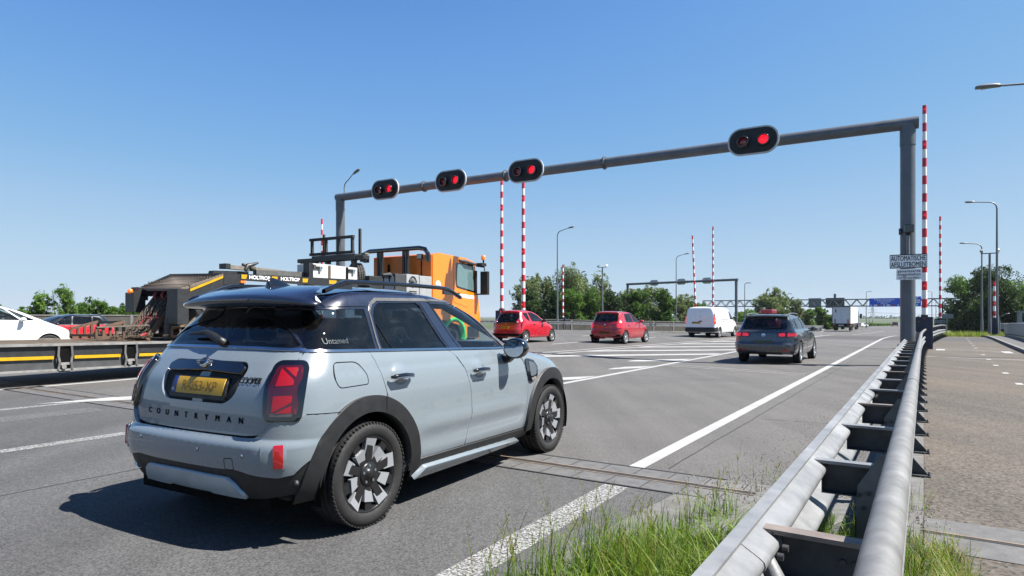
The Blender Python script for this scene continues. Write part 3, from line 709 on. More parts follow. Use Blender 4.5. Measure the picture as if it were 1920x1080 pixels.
        for i, pb_ in enumerate(bars):
            patch(sh, 'light_bar', mm(rnd(pb_, .006)), mat('bright_red_lens', (.60, .003, .010), .3, coat=.5) if i < 4 else mat('deep_maroon_lens', (.22, .008, .02), .15, coat=1), e, off=.040, rim=.004, gap=0)
        patch(sh, 'reverse_lens', mm(rnd([LP(.22, .09), LP(.24, .145), LP(.72, .14), LP(.72, .09)], .004)), mat('smoky_lens', (.16, .10, .10), .12, coat=1), e, off=.040, rim=.004, gap=0)
    # roof
    roofcap(sh, 'roof', RB, root, 1.5695, .050, (.35, .80))
    sp = []
    b = MB(); n = 29; vs = []
    for i in range(n):
        y = -.690 + 1.38 * i / (n - 1); k = (y / .69) ** 2; c = .045 * k ** 4
        xe = -.385 + .06 * k + .05 * k ** 6
        vs += [(.22 - .46 * k, y * .93, 1.615 - .040 * k - c), (.02 - .27 * k, y * .95, 1.606 - .045 * k - c), (-.20 - .06 * k, y * .97, 1.576 - .050 * k - c * .9), (xe + .04, y, 1.534 - .040 * k - c * .5), (xe, y, 1.512 - .034 * k - c * .3), (xe, y, 1.482 - .030 * k), (xe + .02, y, 1.462 - .018 * k), (-.18, y * .98, 1.448 - .01 * k)]
    m_ = 8
    b.add(vs, [(m_ * i + j, m_ * i + j + 1, m_ * i + m_ + 1 + j, m_ * i + m_ + j) for i in range(n - 1) for j in range(m_ - 1)], RB, True)
    b.add(vs, [list(range(m_)), list(range(m_ * (n - 1), m_ * n))[::-1]], RB); b.build('roof_spoiler', root, recalc=True)
    b = MB(); b.box((-.384, .0, 1.494), (.012, .34, .016), DARKRED); b.build('high_brake_light', root, bevel=.004)
    # fin antenna
    b = MB(); b.add([(-.03, 0, 1.665), (-.07, 0, 1.662), (-.09, .012, 1.63), (-.09, .03, 1.59), (.14, .02, 1.60), (.15, -.02, 1.60), (-.09, -.03, 1.59), (-.09, -.012, 1.63)],
                    [(0, 1, 2), (0, 2, 3, 4), (0, 4, 5), (0, 5, 6, 7), (0, 7, 1), (1, 7, 2), (2, 7, 6, 3)], GLOSSB, True); b.build('fin_antenna', root, bevel=.006)
    # roof rails
    for sg in (1, -1):
        b = MB(); N_ = 26; L = []
        for i in range(N_):
            s_ = i / (N_ - 1); x = -.13 + 1.60 * s_; e = min(1, min(s_, 1 - s_) / .16); e = math.sin(e * math.pi / 2) ** 1.1
            L.append((x, -.602 * sg + .02 * sg * abs(2 * s_ - 1) ** 3 * 0, 1.552 + .066 * e + .012 * math.sin(s_ * math.pi)))
        vs = []
        for i, (x, y, z) in enumerate(L):
            vs += [(x, y - .017, z - .016), (x, y - .017, z + .006), (x, y - .008, z + .014), (x, y + .008, z + .014), (x, y + .017, z + .006), (x, y + .017, z - .016)]
        b.add(vs, [(6 * i + j, 6 * i + (j + 1) % 6, 6 * i + 6 + (j + 1) % 6, 6 * i + 6 + j) for i in range(N_ - 1) for j in range(6)], GLOSSB, True)
        for x0, x1 in ((-.12, .16), (1.20, 1.46)):
            q = [p for p in L if x0 <= p[0] <= x1]; poly = [(p[0], p[2] - .012) for p in q] + [(q[-1][0], 1.57), (q[0][0], 1.57)]
            b.prism(poly, -.602 * sg - .010, -.602 * sg + .010, GLOSSB)
        b.build('roof_rail', root, recalc=True)
    # wiper
    b = MB(); P1, n1 = sh.ev(*sh.inv(-.02, 1.205, 1), .02); P2, _ = sh.ev(*sh.inv(.36, 1.245, 1), .03); P3, _ = sh.ev(*sh.inv(.16, 1.25, 1), .04)
    b.tube([P1, P1.lerp(P3, .5), P3, P2], [.026, .028, .020, .008], BLACK, 10); b.lathe([(0, .03), (.022, .028), (.03, -.01)], P1, n1, BLACK, 16); b.build('rear_wiper', root)
    # mirrors
    for sg in (1, -1):
        e = empty('door_mirror'); e.parent = root
        b = MB(); c = Vector((1.76, -1.01 * sg, 1.10)); vs = []; nu, nv = 24, 12
        pr = [(-.055, .090), (-.05, .098), (-.02, .104), (.03, .098), (.07, .078), (.10, .045), (.112, .0)]
        b.lathe([(r, h) for h, r in pr], c, (1, 0, 0), GLOSSB, 28)
        for i, v in enumerate(b.v): q = Vector(v) - c; b.v[i] = (c.x + q.x, c.y + q.y * 1.12, c.z + q.z * .90)
        b.build('mirror_shell', e)
        b = MB(); b.lathe([(.088, -.052), (0, -.056)], c, (1, 0, 0), mat('mirror_glass', (.42, .46, .5), .03, metal=1, var=0), 28); b.v = [(c.x + (x - c.x), c.y + (y - c.y) * 1.1, c.z + (z - c.z) * .88) for x, y, z in b.v]; b.build('mirror_glass', e)
        b = MB(); b.tube([(1.80, -.86 * sg, 1.0), (1.79, -.92 * sg, 1.01), (1.775, -.975 * sg, 1.05)], [.05, .042, .038], GLOSSB, 12); b.build('mirror_stalk', e)
    # wheels
    mat('wheel_dark', (.012, .012, .013), .32, metal=.2)
    for x in (0, 2.67):
        for y in (-.79, .79): wheel(root, x, y, .342, .344, .232, .245, 10, 'mini', rot=.2 if x else .05)
    # cabin
    seats(root, (.55, 1.55), .55, .38)
    b = MB(); b.box((1.95, 0, .92), (.5, 1.45, .22), SEATM); b.box((.9, 0, .30), (2.9, 1.5, .06), SEATM); b.box((-.15, 0, .62), (.75, 1.3, .65), SEATM); b.box((1.2, 0, .5), (1.5, .22, .3), SEATM); b.build('dashboard', root, bevel=.05)
    b = MB(); b.tube([(1.62 + .10 * math.cos(a * math.pi / 12), .38 + .18 * math.sin(a * math.pi / 12), 1.02 + .16 * math.cos(a * math.pi / 12)) for a in range(25)], .016, BLACK, 8); b.build('steering_wheel', root)
    b = MB(); b.box((1.42, 0, 1.40), (.04, .24, .07), BLACK); b.build('inside_mirror', root, bevel=.01)
    b = MB(); b.box((1.2, 0, .27), (3.6, 1.3, .12), DULL); b.box((-.3, 0, .36), (.5, 1.2, .14), DULL); b.build('underbody', root)
    # 'arch gap' filler: dark inner door edge lower line
    return root
build_hero()
# ------------------------------------------------------------------ road frame: u along the road, v to the right of the kerb-side rail
YAW = 33.0; UX, UY = math.sin(R(YAW)), math.cos(R(YAW))
def zr(u):
    if u < 46: return 0.0
    d = u - 46; return -3.0 * (1 - math.exp(-d / 175)) * min(1, d / 20)
def sst(a, b, x): t = min(1, max(0, (x - a) / (b - a))); return t * t * (3 - 2 * t)
def zs(u, v): return .027 * min(13.5, max(0, -v - 6.36)) * sst(6, 18, u) * (1 - sst(42, 58, u))      # the far lanes are banked up
def P(u, v, z=0): return Vector((u * UX + v * UY, u * UY - v * UX, z + zr(u) + zs(u, v)))
def zg(x, y): u = x * UX + y * UY; return zr(u) + zs(u, x * UY - y * UX)
def cu(u): return .0003 * u * u if u > 0 else 0
def asphalt(name, base, grain, gs=150, pebble=None, stains=.24):
    m, t, b = _nodes(name); o = tc(t); base = tuple(c * KA for c in base); pebble = tuple(c * KA for c in pebble) if pebble else None
    n1 = voro(t, gs, o); n2 = noise(t, gs * 1.3, 3, .7, o)
    g = mix(t, ramp(t, [(.15, 0.), (.85, 1.)], n1), [c * (1 - grain) for c in base], [c * (1 + grain) for c in base])
    g = mix(t, ramp(t, [(.30, 1.), (.46, 0.)], n2), g, [c * .28 for c in base])
    if pebble:
        g = mix(t, ramp(t, [(.42, 0.), (.60, .9)], noise(t, gs * .8, 2, .5, o)), g, pebble)
        g = mix(t, ramp(t, [(.42, 0.), (.66, .5)], noise(t, .35, 4, .6, o)), g, mix(t, .45, g, (pebble[0] * 1.0, pebble[1] * .84, pebble[2] * .62)))
    s = ramp(t, [(.25, 1 - stains), (.75, 1 + stains * .5)], noise(t, .35, 6, .65, o)); g = mix(t, 1, g, s, 'MULTIPLY')
    mp = t.nodes.new('ShaderNodeMapping'); mp.inputs['Rotation'].default_value = (0, 0, R(YAW)); mp.inputs['Scale'].default_value = (1.3, .035, 1); lk(t, o, mp.inputs[0])
    s2 = ramp(t, [(.32, .78), (.68, 1.07)], noise(t, 1.0, 4, .6, mp.outputs[0])); g = mix(t, 1, g, s2, 'MULTIPLY')
    cr = voro(t, .55, mix(t, .25, o, t.nodes['Noise Texture'].outputs[1]) if False else o, 'Distance')
    lk(t, g, b.inputs['Base Color']); b.inputs['Roughness'].default_value = .85; b.inputs['Specular IOR Level'].default_value = .35
    bump(t, b, n2, .5, .004); MATS[name] = m; return m
ROADM = asphalt('worn_asphalt', (.257, .248, .238), .38, 130)
ROADN = asphalt('coarse_asphalt', (.196, .196, .197), .42, 95)
DARKM = asphalt('dark_asphalt', (.172, .165, .160), .3, 120)
PATHM = asphalt('pebble_asphalt', (.205, .194, .178), .8, 46, pebble=(.27, .215, .16))
JOINTM = mat('joint_mortar', (.225, .222, .22), .75, var=.25, vscale=9, bmp=.4, fine=.35)
SLOTM = mat('joint_rubber', (.03, .03, .032), .8)
RUST = mat('rusty_steel_edge', (.20, .15, .11), .6, metal=.3, var=.4)
def paintline(name, dens_=.93, col=(.66, .66, .64)):
    col = tuple(c * .375 for c in col)
    m, t, b = _nodes(name); b.inputs['Base Color'].default_value = (*col, 1); b.inputs['Roughness'].default_value = .6
    n = noise(t, 60, 5, .7); n2 = noise(t, 2.5, 3, .5); a = ramp(t, [(max(.01, 1 - dens_ - .05) , 0.), (1 - dens_ + .10, 1.)], n)
    lk(t, mix(t, ramp(t, [(.3, 0.), (.8, .35)], n2), col, (.42, .41, .40)), b.inputs['Base Color']); lk(t, a, b.inputs['Alpha']); m.blend_method = 'HASHED' if hasattr(m, 'blend_method') else None
    MATS[name] = m; return m
LINE = paintline('white_road_paint', .72); WORN = paintline('worn_road_paint', .53, (.62, .62, .60)); FAINT = paintline('faint_road_paint', .46, (.42, .42, .42))
def sheet(b, u0, u1, vl, vr, z, m, du=4.0):
    """strip between two v edges (numbers or functions of u)"""
    f = lambda e, u: e(u) if callable(e) else e; du = 1.0 if u0 < 60 and du < 9 else du; n = max(1, int(math.ceil((u1 - u0) / du))); vs = []
    for i in range(n + 1):
        u = u0 + (u1 - u0) * i / n; vs += [P(u, f(vl, u), z), P(u, f(vr, u), z)]
    b.add(vs, [(2 * i, 2 * i + 1, 2 * i + 3, 2 * i + 2) for i in range(n)], m, False)
def poly_uv(b, pts, z, m): b.add([P(u, v, z) for u, v in pts], [list(range(len(pts)))], m)
def struct(name, fn): b = MB(); fn(b); o = b.build(name); o['kind'] = 'structure'; return o
PATHR = lambda u: 2.95 + cu(u) * .75
PATHL = lambda u: .02 + cu(u) * .9 + (0 if u < 34 else (u - 34) * .012)
def _ground(b):
    us = [-80, -40, 0, 20, 40] + list(range(50, 200, 10)) + list(range(200, 600, 25)) + [600, 700, 800, 1600, 3200, 6000]; vs_ = [-4000, -1500, -600, -200, -80, -48, -36, 3, 6, 12, 40, 120, 400, 1500, 4000]
    V = [P(u, v, -.3 if -47 < v < 5 else -.5) for u in us for v in vs_]; n = len(vs_)
    b.add(V, [(i * n + j, (i + 1) * n + j, (i + 1) * n + j + 1, i * n + j + 1)[::-1] for i in range(len(us) - 1) for j in range(n - 1)], MATS['grass_ground'], True)
mg, tg, bgd = _nodes('grass_ground'); 
lk(tg, mix(tg, ramp(tg, [(.35, 0.), (.65, 1.)], noise(tg, 1.5, 6, .7)), (.020, .036, .010), (.048, .06, .020)), bgd.inputs['Base Color']); bgd.inputs['Roughness'].default_value = .95; MATS['grass_ground'] = mg
struct('ground', _ground)
LV = lambda u: -46.0 if u < 62 else min(-46 + (u - 62) * 1.2, -17)
def _road(b):
    for a, c in ((-46, -19.86), (-19.86, -6.36)):
        sheet(b, -12, 5.0, a, c, 0, ROADN); sheet(b, 5.0, 43.5, a, c, 0, ROADM); sheet(b, 43.5, 54, a, c, 0, DARKM); sheet(b, 54, 62, a, c, 0, ROADM)
    sheet(b, -12, 5.0, -6.36, -.42, 0, ROADN); sheet(b, 5.0, 43.5, -6.36, -.42, 0, ROADM); sheet(b, 43.5, 54, -6.36, lambda u: -.3 + cu(u) * .8, 0, DARKM); sheet(b, 54, 62, -6.36, lambda u: -.3 + cu(u) * .8, 0, ROADM); sheet(b, 62, 900, LV, lambda u: -.3 + (cu(u) * .8 if u < 70 else 1.4), 0, ROADM, 10)
struct('road', _road)
def _path(b):
    sheet(b, -8, 43.5, 0.0, PATHR, 0.0, PATHM); sheet(b, 43.5, 53, lambda u: -.3 + cu(u) * .8 + .01, PATHR, 0.0, DARKM); sheet(b, 53, 64, PATHL, PATHR, 0.0, PATHM)
struct('cycle_path', _path)
def _strip(b):
    sheet(b, -8, 43.5, -.42, 0.0, -.004, mat('gravelly_concrete', (.27, .265, .255), .9, var=.3, vscale=9, bmp=.5, fine=.45))
struct('concrete_strip', _strip)
def _walk(b):
    K = CONC
    for u in [x * 1.0 for x in range(-6, 64)]:
        a, c = u + .008, u + .992
        pts = [P(a, PATHR(a) + .01, 0), P(c, PATHR(c) + .01, 0), P(c, PATHR(c) + .15, 0), P(a, PATHR(a) + .15, 0)]; vs = pts + [p + Vector((0, 0, .13)) for p in pts]
        b.add(vs, [(4, 7, 6, 5), (0, 4, 5, 1), (3, 2, 6, 7), (0, 3, 7, 4), (1, 5, 6, 2)], K)
struct('kerb', _walk)
def _pave(b): sheet(b, -6, 64, lambda u: PATHR(u) + .15, lambda u: PATHR(u) + 1.45, .118, mat('sidewalk_tarmac', (.19, .185, .18), .9, var=.25, vscale=5, bmp=.3, fine=.4)); sheet(b, -6, 64, lambda u: PATHR(u) + 1.45, lambda u: PATHR(u) + 1.7, .10, CONC)
struct('sidewalk', _pave)
def _verge(b):
    L = [(-14, 53.6), (5, 60), (14, 64), (26, 71), (37, 77.5), (44.5, 90.5), (52, 106), (66, 134), (110, 216), (250, 470)]
    vs = []
    for x, y in L:
        u = x * UX + y * UY; z = zr(u) + .09; vs += [(x, y, z), (x - 1.2, y + 2.0, z), (x - 60, y + 60, z - .1)]
    n = len(L); b.add(vs, [(3 * i + 1, 3 * i, 3 * i + 3, 3 * i + 4) for i in range(n - 1)], CONC); b.add(vs, [(3 * i + 2, 3 * i + 1, 3 * i + 4, 3 * i + 5) for i in range(n - 1)], MATS['grass_ground'])
    vs = []
    for x, y in L: z = zr(x * UX + y * UY); vs += [(x, y, z - .01), (x, y, z + .09)]
    b.add(vs, [(2 * i, 2 * i + 2, 2 * i + 3, 2 * i + 1) for i in range(n - 1)], CONC)
struct('far_verge', _verge)
def _marks(b):
    z = .004
    sheet(b, 5.50, 90, lambda u: -2.285 + .0 + (0 if u < 46 else (u - 46) * .028) , lambda u: -2.135 + (0 if u < 46 else (u - 46) * .028), z, LINE)
    A = lambda u: -6.22; Bv = lambda u: -10.6 + .082 * (u - 19)
    sheet(b, 8.0, 62, -6.34, -6.18, z, LINE)
    sheet(b, 10, 60, lambda u: Bv(u) - .065, lambda u: Bv(u) + .065, z, LINE); sheet(b, 10, 56, lambda u: Bv(u) - .62, lambda u: Bv(u) - .50, z, LINE)
    for k in range(-2, 12):
        c = 25.6 + 3.6 * k
        def hit(cc): u = (cc + 1.5 * (-10.6 - 19 * .082)) / (1 - 1.5 * .082); return u
        v0 = -6.36; pts = [(c + 1.5 * v0, v0), (c + .95 + 1.5 * v0, v0)]
        for cc in (c + .95, c):
            u = hit(cc); pts.append((u, (u - cc) / 1.5 + .1))
        if pts[0][0] < 56 and pts[2][1] < -6.5 and min(p[0] for p in pts) > 4: poly_uv(b, pts, .010, LINE)
    sheet(b, 62, 130, -6.0, -5.85, z, LINE, 8)
    for u in range(62, 150, 12): sheet(b, u, u + 3, -9.4, -9.25, z, LINE)
    for v in (-13.6, -16.9, -20.3): 
        for u in range(24, 80, 9): sheet(b, u, u + 3, v + (u - 24) * .03, v + .14 + (u - 24) * .03, z, LINE)
    # worn cross lines behind the estate car
    for du in (0, .42): poly_uv(b, [(17.3 + du, -6.1), (17.42 + du, -6.1), (16.3 + du, -2.35), (16.18 + du, -2.35)], z + .004, WORN)
    for du in (0, .42): poly_uv(b, [(30.3 + du, -3.6), (30.42 + du, -3.6), (29.9 + du, -2.6), (29.78 + du, -2.6)], z + .004, WORN)
    # cycle path
    poly_uv(b, [(26.2, .05), (26.34, .05), (25.75, 3.05), (25.61, 3.05)], z, LINE)
    for u in range(10, 62, 3):
        c = 1.5 + cu(u)
        if not 29 < u < 33: sheet(b, u + .4, u + .8, c, c + .12, z, LINE)
    for pts in ([(31.4, .40), (32.8, .45), (32.8, .75), (31.4, .70)], [(30.3, 2.55), (31.9, 2.55), (31.9, 2.85), (30.3, 2.85)]): poly_uv(b, pts, z, LINE)
    for p0, p1 in (((32.7, .5), (31.8, 2.8)), ((31.5, .5), (30.4, 2.8)), ((32.7, .5), (30.5, 2.7)), ((31.5, .55), (31.8, 2.7))): poly_uv(b, [p0, (p0[0] + .1, p0[1]), (p1[0] + .1, p1[1]), p1], z + .002, WORN)
struct('road_markings', _marks)
def _wmarks(b):
    z = .004
    sheet(b, -6, 4.80, lambda u: -2.06 - .012 * u - .09, lambda u: -2.06 - .012 * u + .12, z, WORN)
    sheet(b, -3.0, 4.6, -8.02, -7.82, z, WORN); sheet(b, -3, 4.6, -10.6, -10.1, z, FAINT); sheet(b, -3, 6.2, -11.55, -11.35, z, WORN)
    sheet(b, -3, 9.5, -14.72, -14.52, z, LINE); sheet(b, 5.7, 9.5, -12.9, -11.9, z, FAINT)
struct('worn_road_markings', _wmarks)
def _seams(b):
    rr = random.Random(3); m = mat('tar_seam', (.045, .045, .047), .6, var=.3)
    for (u0, v0, u1, v1, w_) in ((6.2, -9.6, 40, -9.2, .008), (14.2, -6.1, 14.0, -2.4, .006), (-4, -5.9, 4.8, -6.0, .005), (5.6, -1.95, 34, -1.85, .006), (9.0, -1.9, 9.2, -.5, .005)):
        n = max(6, int(math.hypot(u1 - u0, v1 - v0) * 2.5)); pv = None
        for i in range(n + 1):
            t = i / n; a = math.atan2(v1 - v0, u1 - u0) + math.pi / 2; j = rr.gauss(0, .006); u = u0 + (u1 - u0) * t + math.cos(a) * j; v = v0 + (v1 - v0) * t + math.sin(a) * j; q = (u, v, math.cos(a) * w_, math.sin(a) * w_)
            if pv and rr.random() < .93: b.add([P(pv[0] - pv[2], pv[1] - pv[3], .0025), P(pv[0] + pv[2], pv[1] + pv[3], .0025), P(u + q[2], v + q[3], .0025), P(u - q[2], v - q[3], .0025)], [(0, 1, 2, 3)], m)
            pv = q
struct('road_seams', _seams)
def _joint(b):
    z = .004
    sheet(b, 4.84, 5.49, -20, -1.55, z, JOINTM); sheet(b, 4.84, 5.49, -1.55, -.45, z - .002, mat('gravelly_concrete', (.27,)*3))
    sheet(b, 5.13, 5.19, -20, -1.1, z + .002, SLOTM); 
    for u in (5.105, 5.195): sheet(b, u, u + .018, -20, -1.1, z + .004, RUST)
    for i in range(60):
        v = -19.6 + i * .31
        sheet(b, 4.86, 5.08, v, v + .008, z + .002, SLOTM); sheet(b, 5.24, 5.46, v + .1, v + .108, z + .002, SLOTM)
    for u in (4.835, 5.48): sheet(b, u - .012, u + .012, -20, -1.4, z + .003, SLOTM)
    sheet(b, 4.50, 5.20, 0.0, 2.95, z, JOINTM); sheet(b, 4.83, 4.87, .0, 2.95, z + .002, SLOTM); sheet(b, 4.87, 4.89, .0, 2.95, z + .004, RUST)
struct('expansion_joint', _joint)
rnd_ = random.Random(5)
def _loose(b):
    m1 = mat('loose_chippings', (.30, .29, .28), .9, var=.5, vscale=90); m2 = mat('pale_chippings', (.42, .40, .38), .9, var=.4, vscale=90)
    for i in range(9000):
        u = 5.4 + 17 * rnd_.random() ** 1.9; v = -.48 - abs(rnd_.gauss(0, .42))
        if v < -1.75: continue
        s_ = rnd_.uniform(.003, .009); c = P(u, v, s_ * .3); a = rnd_.random() * 3
        x, y = s_ * math.cos(a), s_ * math.sin(a); h = s_ * rnd_.uniform(.5, 1)
        b.add([c + Vector((x, y, 0)), c + Vector((-y, x, 0)), c + Vector((-x, -y, 0)), c + Vector((y, -x, 0)), c + Vector((0, 0, h))], [(0, 1, 4), (1, 2, 4), (2, 3, 4), (3, 0, 4)], m1 if rnd_.random() < .8 else m2)
    for i in range(3500):
        u = rnd_.uniform(.8, 5.5); v = rnd_.choice((-.02, -.3)) + rnd_.gauss(0, .09) if rnd_.random() < .4 else rnd_.gauss(-1.25, .3)
        if v < -1.7 or v > .15 or (v < -.5 and u < 4.6): continue
        s_ = rnd_.uniform(.004, .014); c = P(u, v, s_ * .3)
        b.add([c + Vector((s_, 0, 0)), c + Vector((0, s_, 0)), c + Vector((-s_, 0, 0)), c + Vector((0, -s_, 0)), c + Vector((0, 0, s_))], [(0, 1, 4), (1, 2, 4), (2, 3, 4), (3, 0, 4)], m2 if rnd_.random() < .6 else m1)
b = MB(); _loose(b); o = b.build('gravel'); tag(o, 'loose stone chippings along the foot of the crash barrier', 'gravel', kind='stuff')
# soil under the verge grass
def _soil(b):
    m, t, p = _nodes('verge_soil'); lk(t, mix(t, ramp(t, [(.4, 0.), (.6, 1.)], noise(t, 22, 5, .7)), (.055, .047, .032), (.038, .055, .018)), p.inputs['Base Color']); p.inputs['Roughness'].default_value = .95; bump(t, p, noise(t, 60, 4), .8, .02)
    pts = [(-6, -1.72), (1.5, -1.66), (2.8, -1.60), (3.5, -1.42), (4.0, -1.10), (4.4, -.7), (4.7, -.1), (4.4, .05), (2.6, .04), (-6, .0)]
    poly_uv(b, pts, .010, m)
    poly_uv(b, [(2.9, -1.78), (3.9, -1.72), (4.83, -1.62), (4.83, -.45), (3.2, -.9)], .006, MATS['gravelly_concrete'])
struct('verge_soil', _soil)
# grass blades
def grass_mats():
    out = []
    for i, c in enumerate(((.070, .140, .012), (.115, .185, .018), (.030, .070, .009), (.20, .165, .06), (.13, .175, .026))):
        m, t, p = _nodes('grass_blade'); p.inputs['Roughness'].default_value = .5; p.inputs['Specular IOR Level'].default_value = .3
        lk(t, mix(t, noise(t, 9, 3), [x * .75 for x in c], [x * 1.3 for x in c]), p.inputs['Base Color'])
        tr = t.nodes.new('ShaderNodeBsdfTranslucent'); tr.inputs[0].default_value = (c[0] * 1.7, c[1] * 1.6, c[2], 1); mx = t.nodes.new('ShaderNodeMixShader'); mx.inputs[0].default_value = .4
        lk(t, p.outputs[0], mx.inputs[1]); lk(t, tr.outputs[0], mx.inputs[2]); lk(t, mx.outputs[0], t.nodes['Material Output'].inputs[0]); out.append(m)
    return out
GM = grass_mats()
def blade(b, c, h, wd, az, lean, m, segs=4):
    d = Vector((math.cos(az), math.sin(az), 0)); s_ = Vector((-d.y, d.x, 0)) * wd; vs = []
    for i in range(segs + 1):
        t = i / segs; p = c + d * (lean * t * t * h) + Vector((0, 0, h * (t - .25 * lean * t * t))); w_ = (1 - t) ** .6 if i < segs else 0
        if i < segs: vs += [p - s_ * w_, p + s_ * w_]
        else: vs.append(p)
    fs = [(2 * i, 2 * i + 1, 2 * i + 3, 2 * i + 2) for i in range(segs - 1)] + [(2 * segs - 2, 2 * segs - 1, 2 * segs)]
    b.add(vs, fs, m, True)
def seedhead(b, c, h, az, rg):
    lean = rg.uniform(.1, .4); d = Vector((math.cos(az), math.sin(az), 0)); pts = [c + d * lean * t * t * h + Vector((0, 0, h * t)) for t in (0, .3, .6, .8, 1)]
    b.tube(pts, [.0016, .0014, .0011, .0009, .0006], GM[4], 3, False)
    for k in range(16):
        t = .62 + .38 * k / 16; p = c + d * lean * t * t * h + Vector((0, 0, h * t)); a = rg.random() * 6.3; L = .028 * (1.25 - t) * 2
        q = p + Vector((math.cos(a) * L * .5, math.sin(a) * L * .5, L)); s_ = Vector((-math.sin(a), math.cos(a), 0)) * .0022
        b.add([p, p.lerp(q, .6) + s_, q, p.lerp(q, .6) - s_], [(0, 1, 2, 3)], GM[3] if k % 2 else GM[4])
def in_poly(u, v, L): return bool(inside(np.array([u]), np.array([v]), L)[0])
def _grass():
    b = MB(); rg = random.Random(11); G1 = [(.3, -1.62), (2.0, -1.62), (2.9, -1.55), (3.5, -1.38), (4.1, -1.08), (4.6, -.75), (4.85, -.5), (.3, -.44)]
    cl = [(rg.uniform(.6, 4.6), rg.uniform(-1.55, -.5), rg.uniform(.15, .4)) for _ in range(42)]
    n = 0
    while n < 26000:
        if rg.random() < .7:
            c = rg.choice(cl); u = rg.gauss(c[0], c[2] * .5); v = rg.gauss(c[1], c[2] * .35)
        else: u = rg.uniform(.3, 4.85); v = rg.uniform(-1.66, -.46)
        if not in_poly(u, v, G1): continue
        n += 1
        edge = min(1, max(0, (v + 1.72) / .5)); far = max(0, (u - 3.0) / 1.8)
        h = rg.uniform(.06, .19) * (1 - .45 * far); h = h * (1.5 if rg.random() < .2 else 1)
        if v < -1.15 and u < 3.4 and rg.random() < .4: h = rg.uniform(.18, .36)
        blade(b, P(u, v, 0), h, rg.uniform(.0013, .0034), rg.random() * 6.3, rg.uniform(.1, .9), GM[rg.choice((0, 0, 1, 1, 2, 4, 3 if rg.random() < .5 else 1))])
    for k in range(190):       # tall stalks at the road-side edge and by the joint
        u = rg.uniform(1.9, 4.6); v = -1.66 + .15 * rg.random() + max(0, u - 3) * .28
        h = rg.uniform(.24, .48) if u < 3.4 else rg.uniform(.14, .30)
        for j in range(3): blade(b, P(u + rg.gauss(0, .02), v + rg.gauss(0, .02), 0), h * rg.uniform(.6, 1), rg.uniform(.002, .0042), rg.random() * 6.3, rg.uniform(.1, .5), GM[rg.choice((0, 1, 1, 2))], 5)
        if rg.random() < .35: seedhead(b, P(u, v, 0), h * 1.15, rg.random() * 6.3, rg)
    for k in range(70): u = rg.uniform(4.4, 6.6); v = rg.uniform(-1.6, -.5); blade(b, P(u, v, 0), rg.uniform(.04, .22), .0022, rg.random() * 6.3, rg.uniform(.1, .6), GM[rg.choice((0, 1, 2))])
    for k in range(16): seedhead(b, P(rg.uniform(3.2, 6.2), rg.uniform(-1.5, -.5), 0), rg.uniform(.12, .3), rg.random() * 6.3, rg)
    for k in range(420):      # long arching blades and broad weeds
        u = rg.uniform(.6, 4.1); v = rg.uniform(-1.6, -.5)
        if in_poly(u, v, G1): blade(b, P(u, v, 0), rg.uniform(.22, .40), rg.uniform(.0035, .006), rg.random() * 6.3, rg.uniform(1.0, 2.0), GM[rg.choice((1, 4, 4, 0))], 7)
    for k in range(90):
        u = rg.uniform(1.0, 4.3); v = rg.uniform(-1.5, -.5)
        if in_poly(u, v, G1):
            for j in range(7): blade(b, P(u, v, 0), rg.uniform(.05, .11), rg.uniform(.008, .014), j * .9 + rg.random(), rg.uniform(1.2, 2.2), GM[rg.choice((2, 0, 4))], 4)
    for k in range(260):      # dead stems lying in the sward
        u = rg.uniform(.5, 4.6); v = rg.uniform(-1.65, -.45); blade(b, P(u, v, .01), rg.uniform(.06, .2), .0014, rg.random() * 6.3, rg.uniform(1.5, 3), GM[3], 3)
    o = b.build('grass'); tag(o, 'tall green grass and seed heads on the verge beside the road', 'grass', kind='stuff')
    b = MB()
    for k in range(6500):     # between and behind the rails
        u = rg.uniform(.6, 4.7) if rg.random() < .75 else rg.gauss(3.4, .5); v = rg.uniform(-.44, .0)
        blade(b, P(u, v, 0), rg.uniform(.05, .26) * (1 if u < 4 else .6), rg.uniform(.0014, .0034), rg.random() * 6.3, rg.uniform(.1, .9), GM[rg.choice((0, 1, 2, 2, 4, 3))])
    for cx, cv, n_, s_ in ((3.75, .13, 1500, .09), (3.05, .12, 900, .10), (4.3, .09, 500, .10), (5.5, -.2, 200, .2), (2.5, .08, 600, .09)):
        for k in range(n_):
            u = rg.gauss(cx, s_ * 1.8); v = rg.gauss(cv, s_ * .55); blade(b, P(u, v, 0), rg.uniform(.03, .17), rg.uniform(.0013, .003), rg.random() * 6.3, rg.uniform(.2, 1.0), GM[rg.choice((0, 1, 1, 3, 3, 4))])
    for k in range(14): seedhead(b, P(rg.uniform(1.2, 4.2), rg.uniform(-.40, -.12), 0), rg.uniform(.3, .62), rg.random() * 6.3, rg)
    o = b.build('barrier_grass'); tag(o, 'grass growing between the beams of the crash barrier', 'grass', kind='stuff')
    b = MB()
    for k in range(5000):     # rough grass at the end of the cycle path
        u = rg.uniform(62, 68); v = rg.uniform(-1, 5.5); blade(b, P(u, v, -.1), rg.uniform(.25, .75), .014, rg.random() * 6.3, rg.uniform(.1, .7), GM[rg.choice((0, 1, 3, 4, 4))], 2)
    for k in range(800): u = rg.uniform(30, 64); v = PATHR(u) + rg.uniform(1.75, 2.4); blade(b, P(u, v, -.2), rg.uniform(.3, .7), .01, rg.random() * 6.3, rg.uniform(.1, .7), GM[rg.choice((0, 1, 3, 4))], 2)
    o = b.build('meadow_grass'); tag(o, 'rough meadow grass at the far end of the cycle path', 'grass', kind='stuff')
_grass()
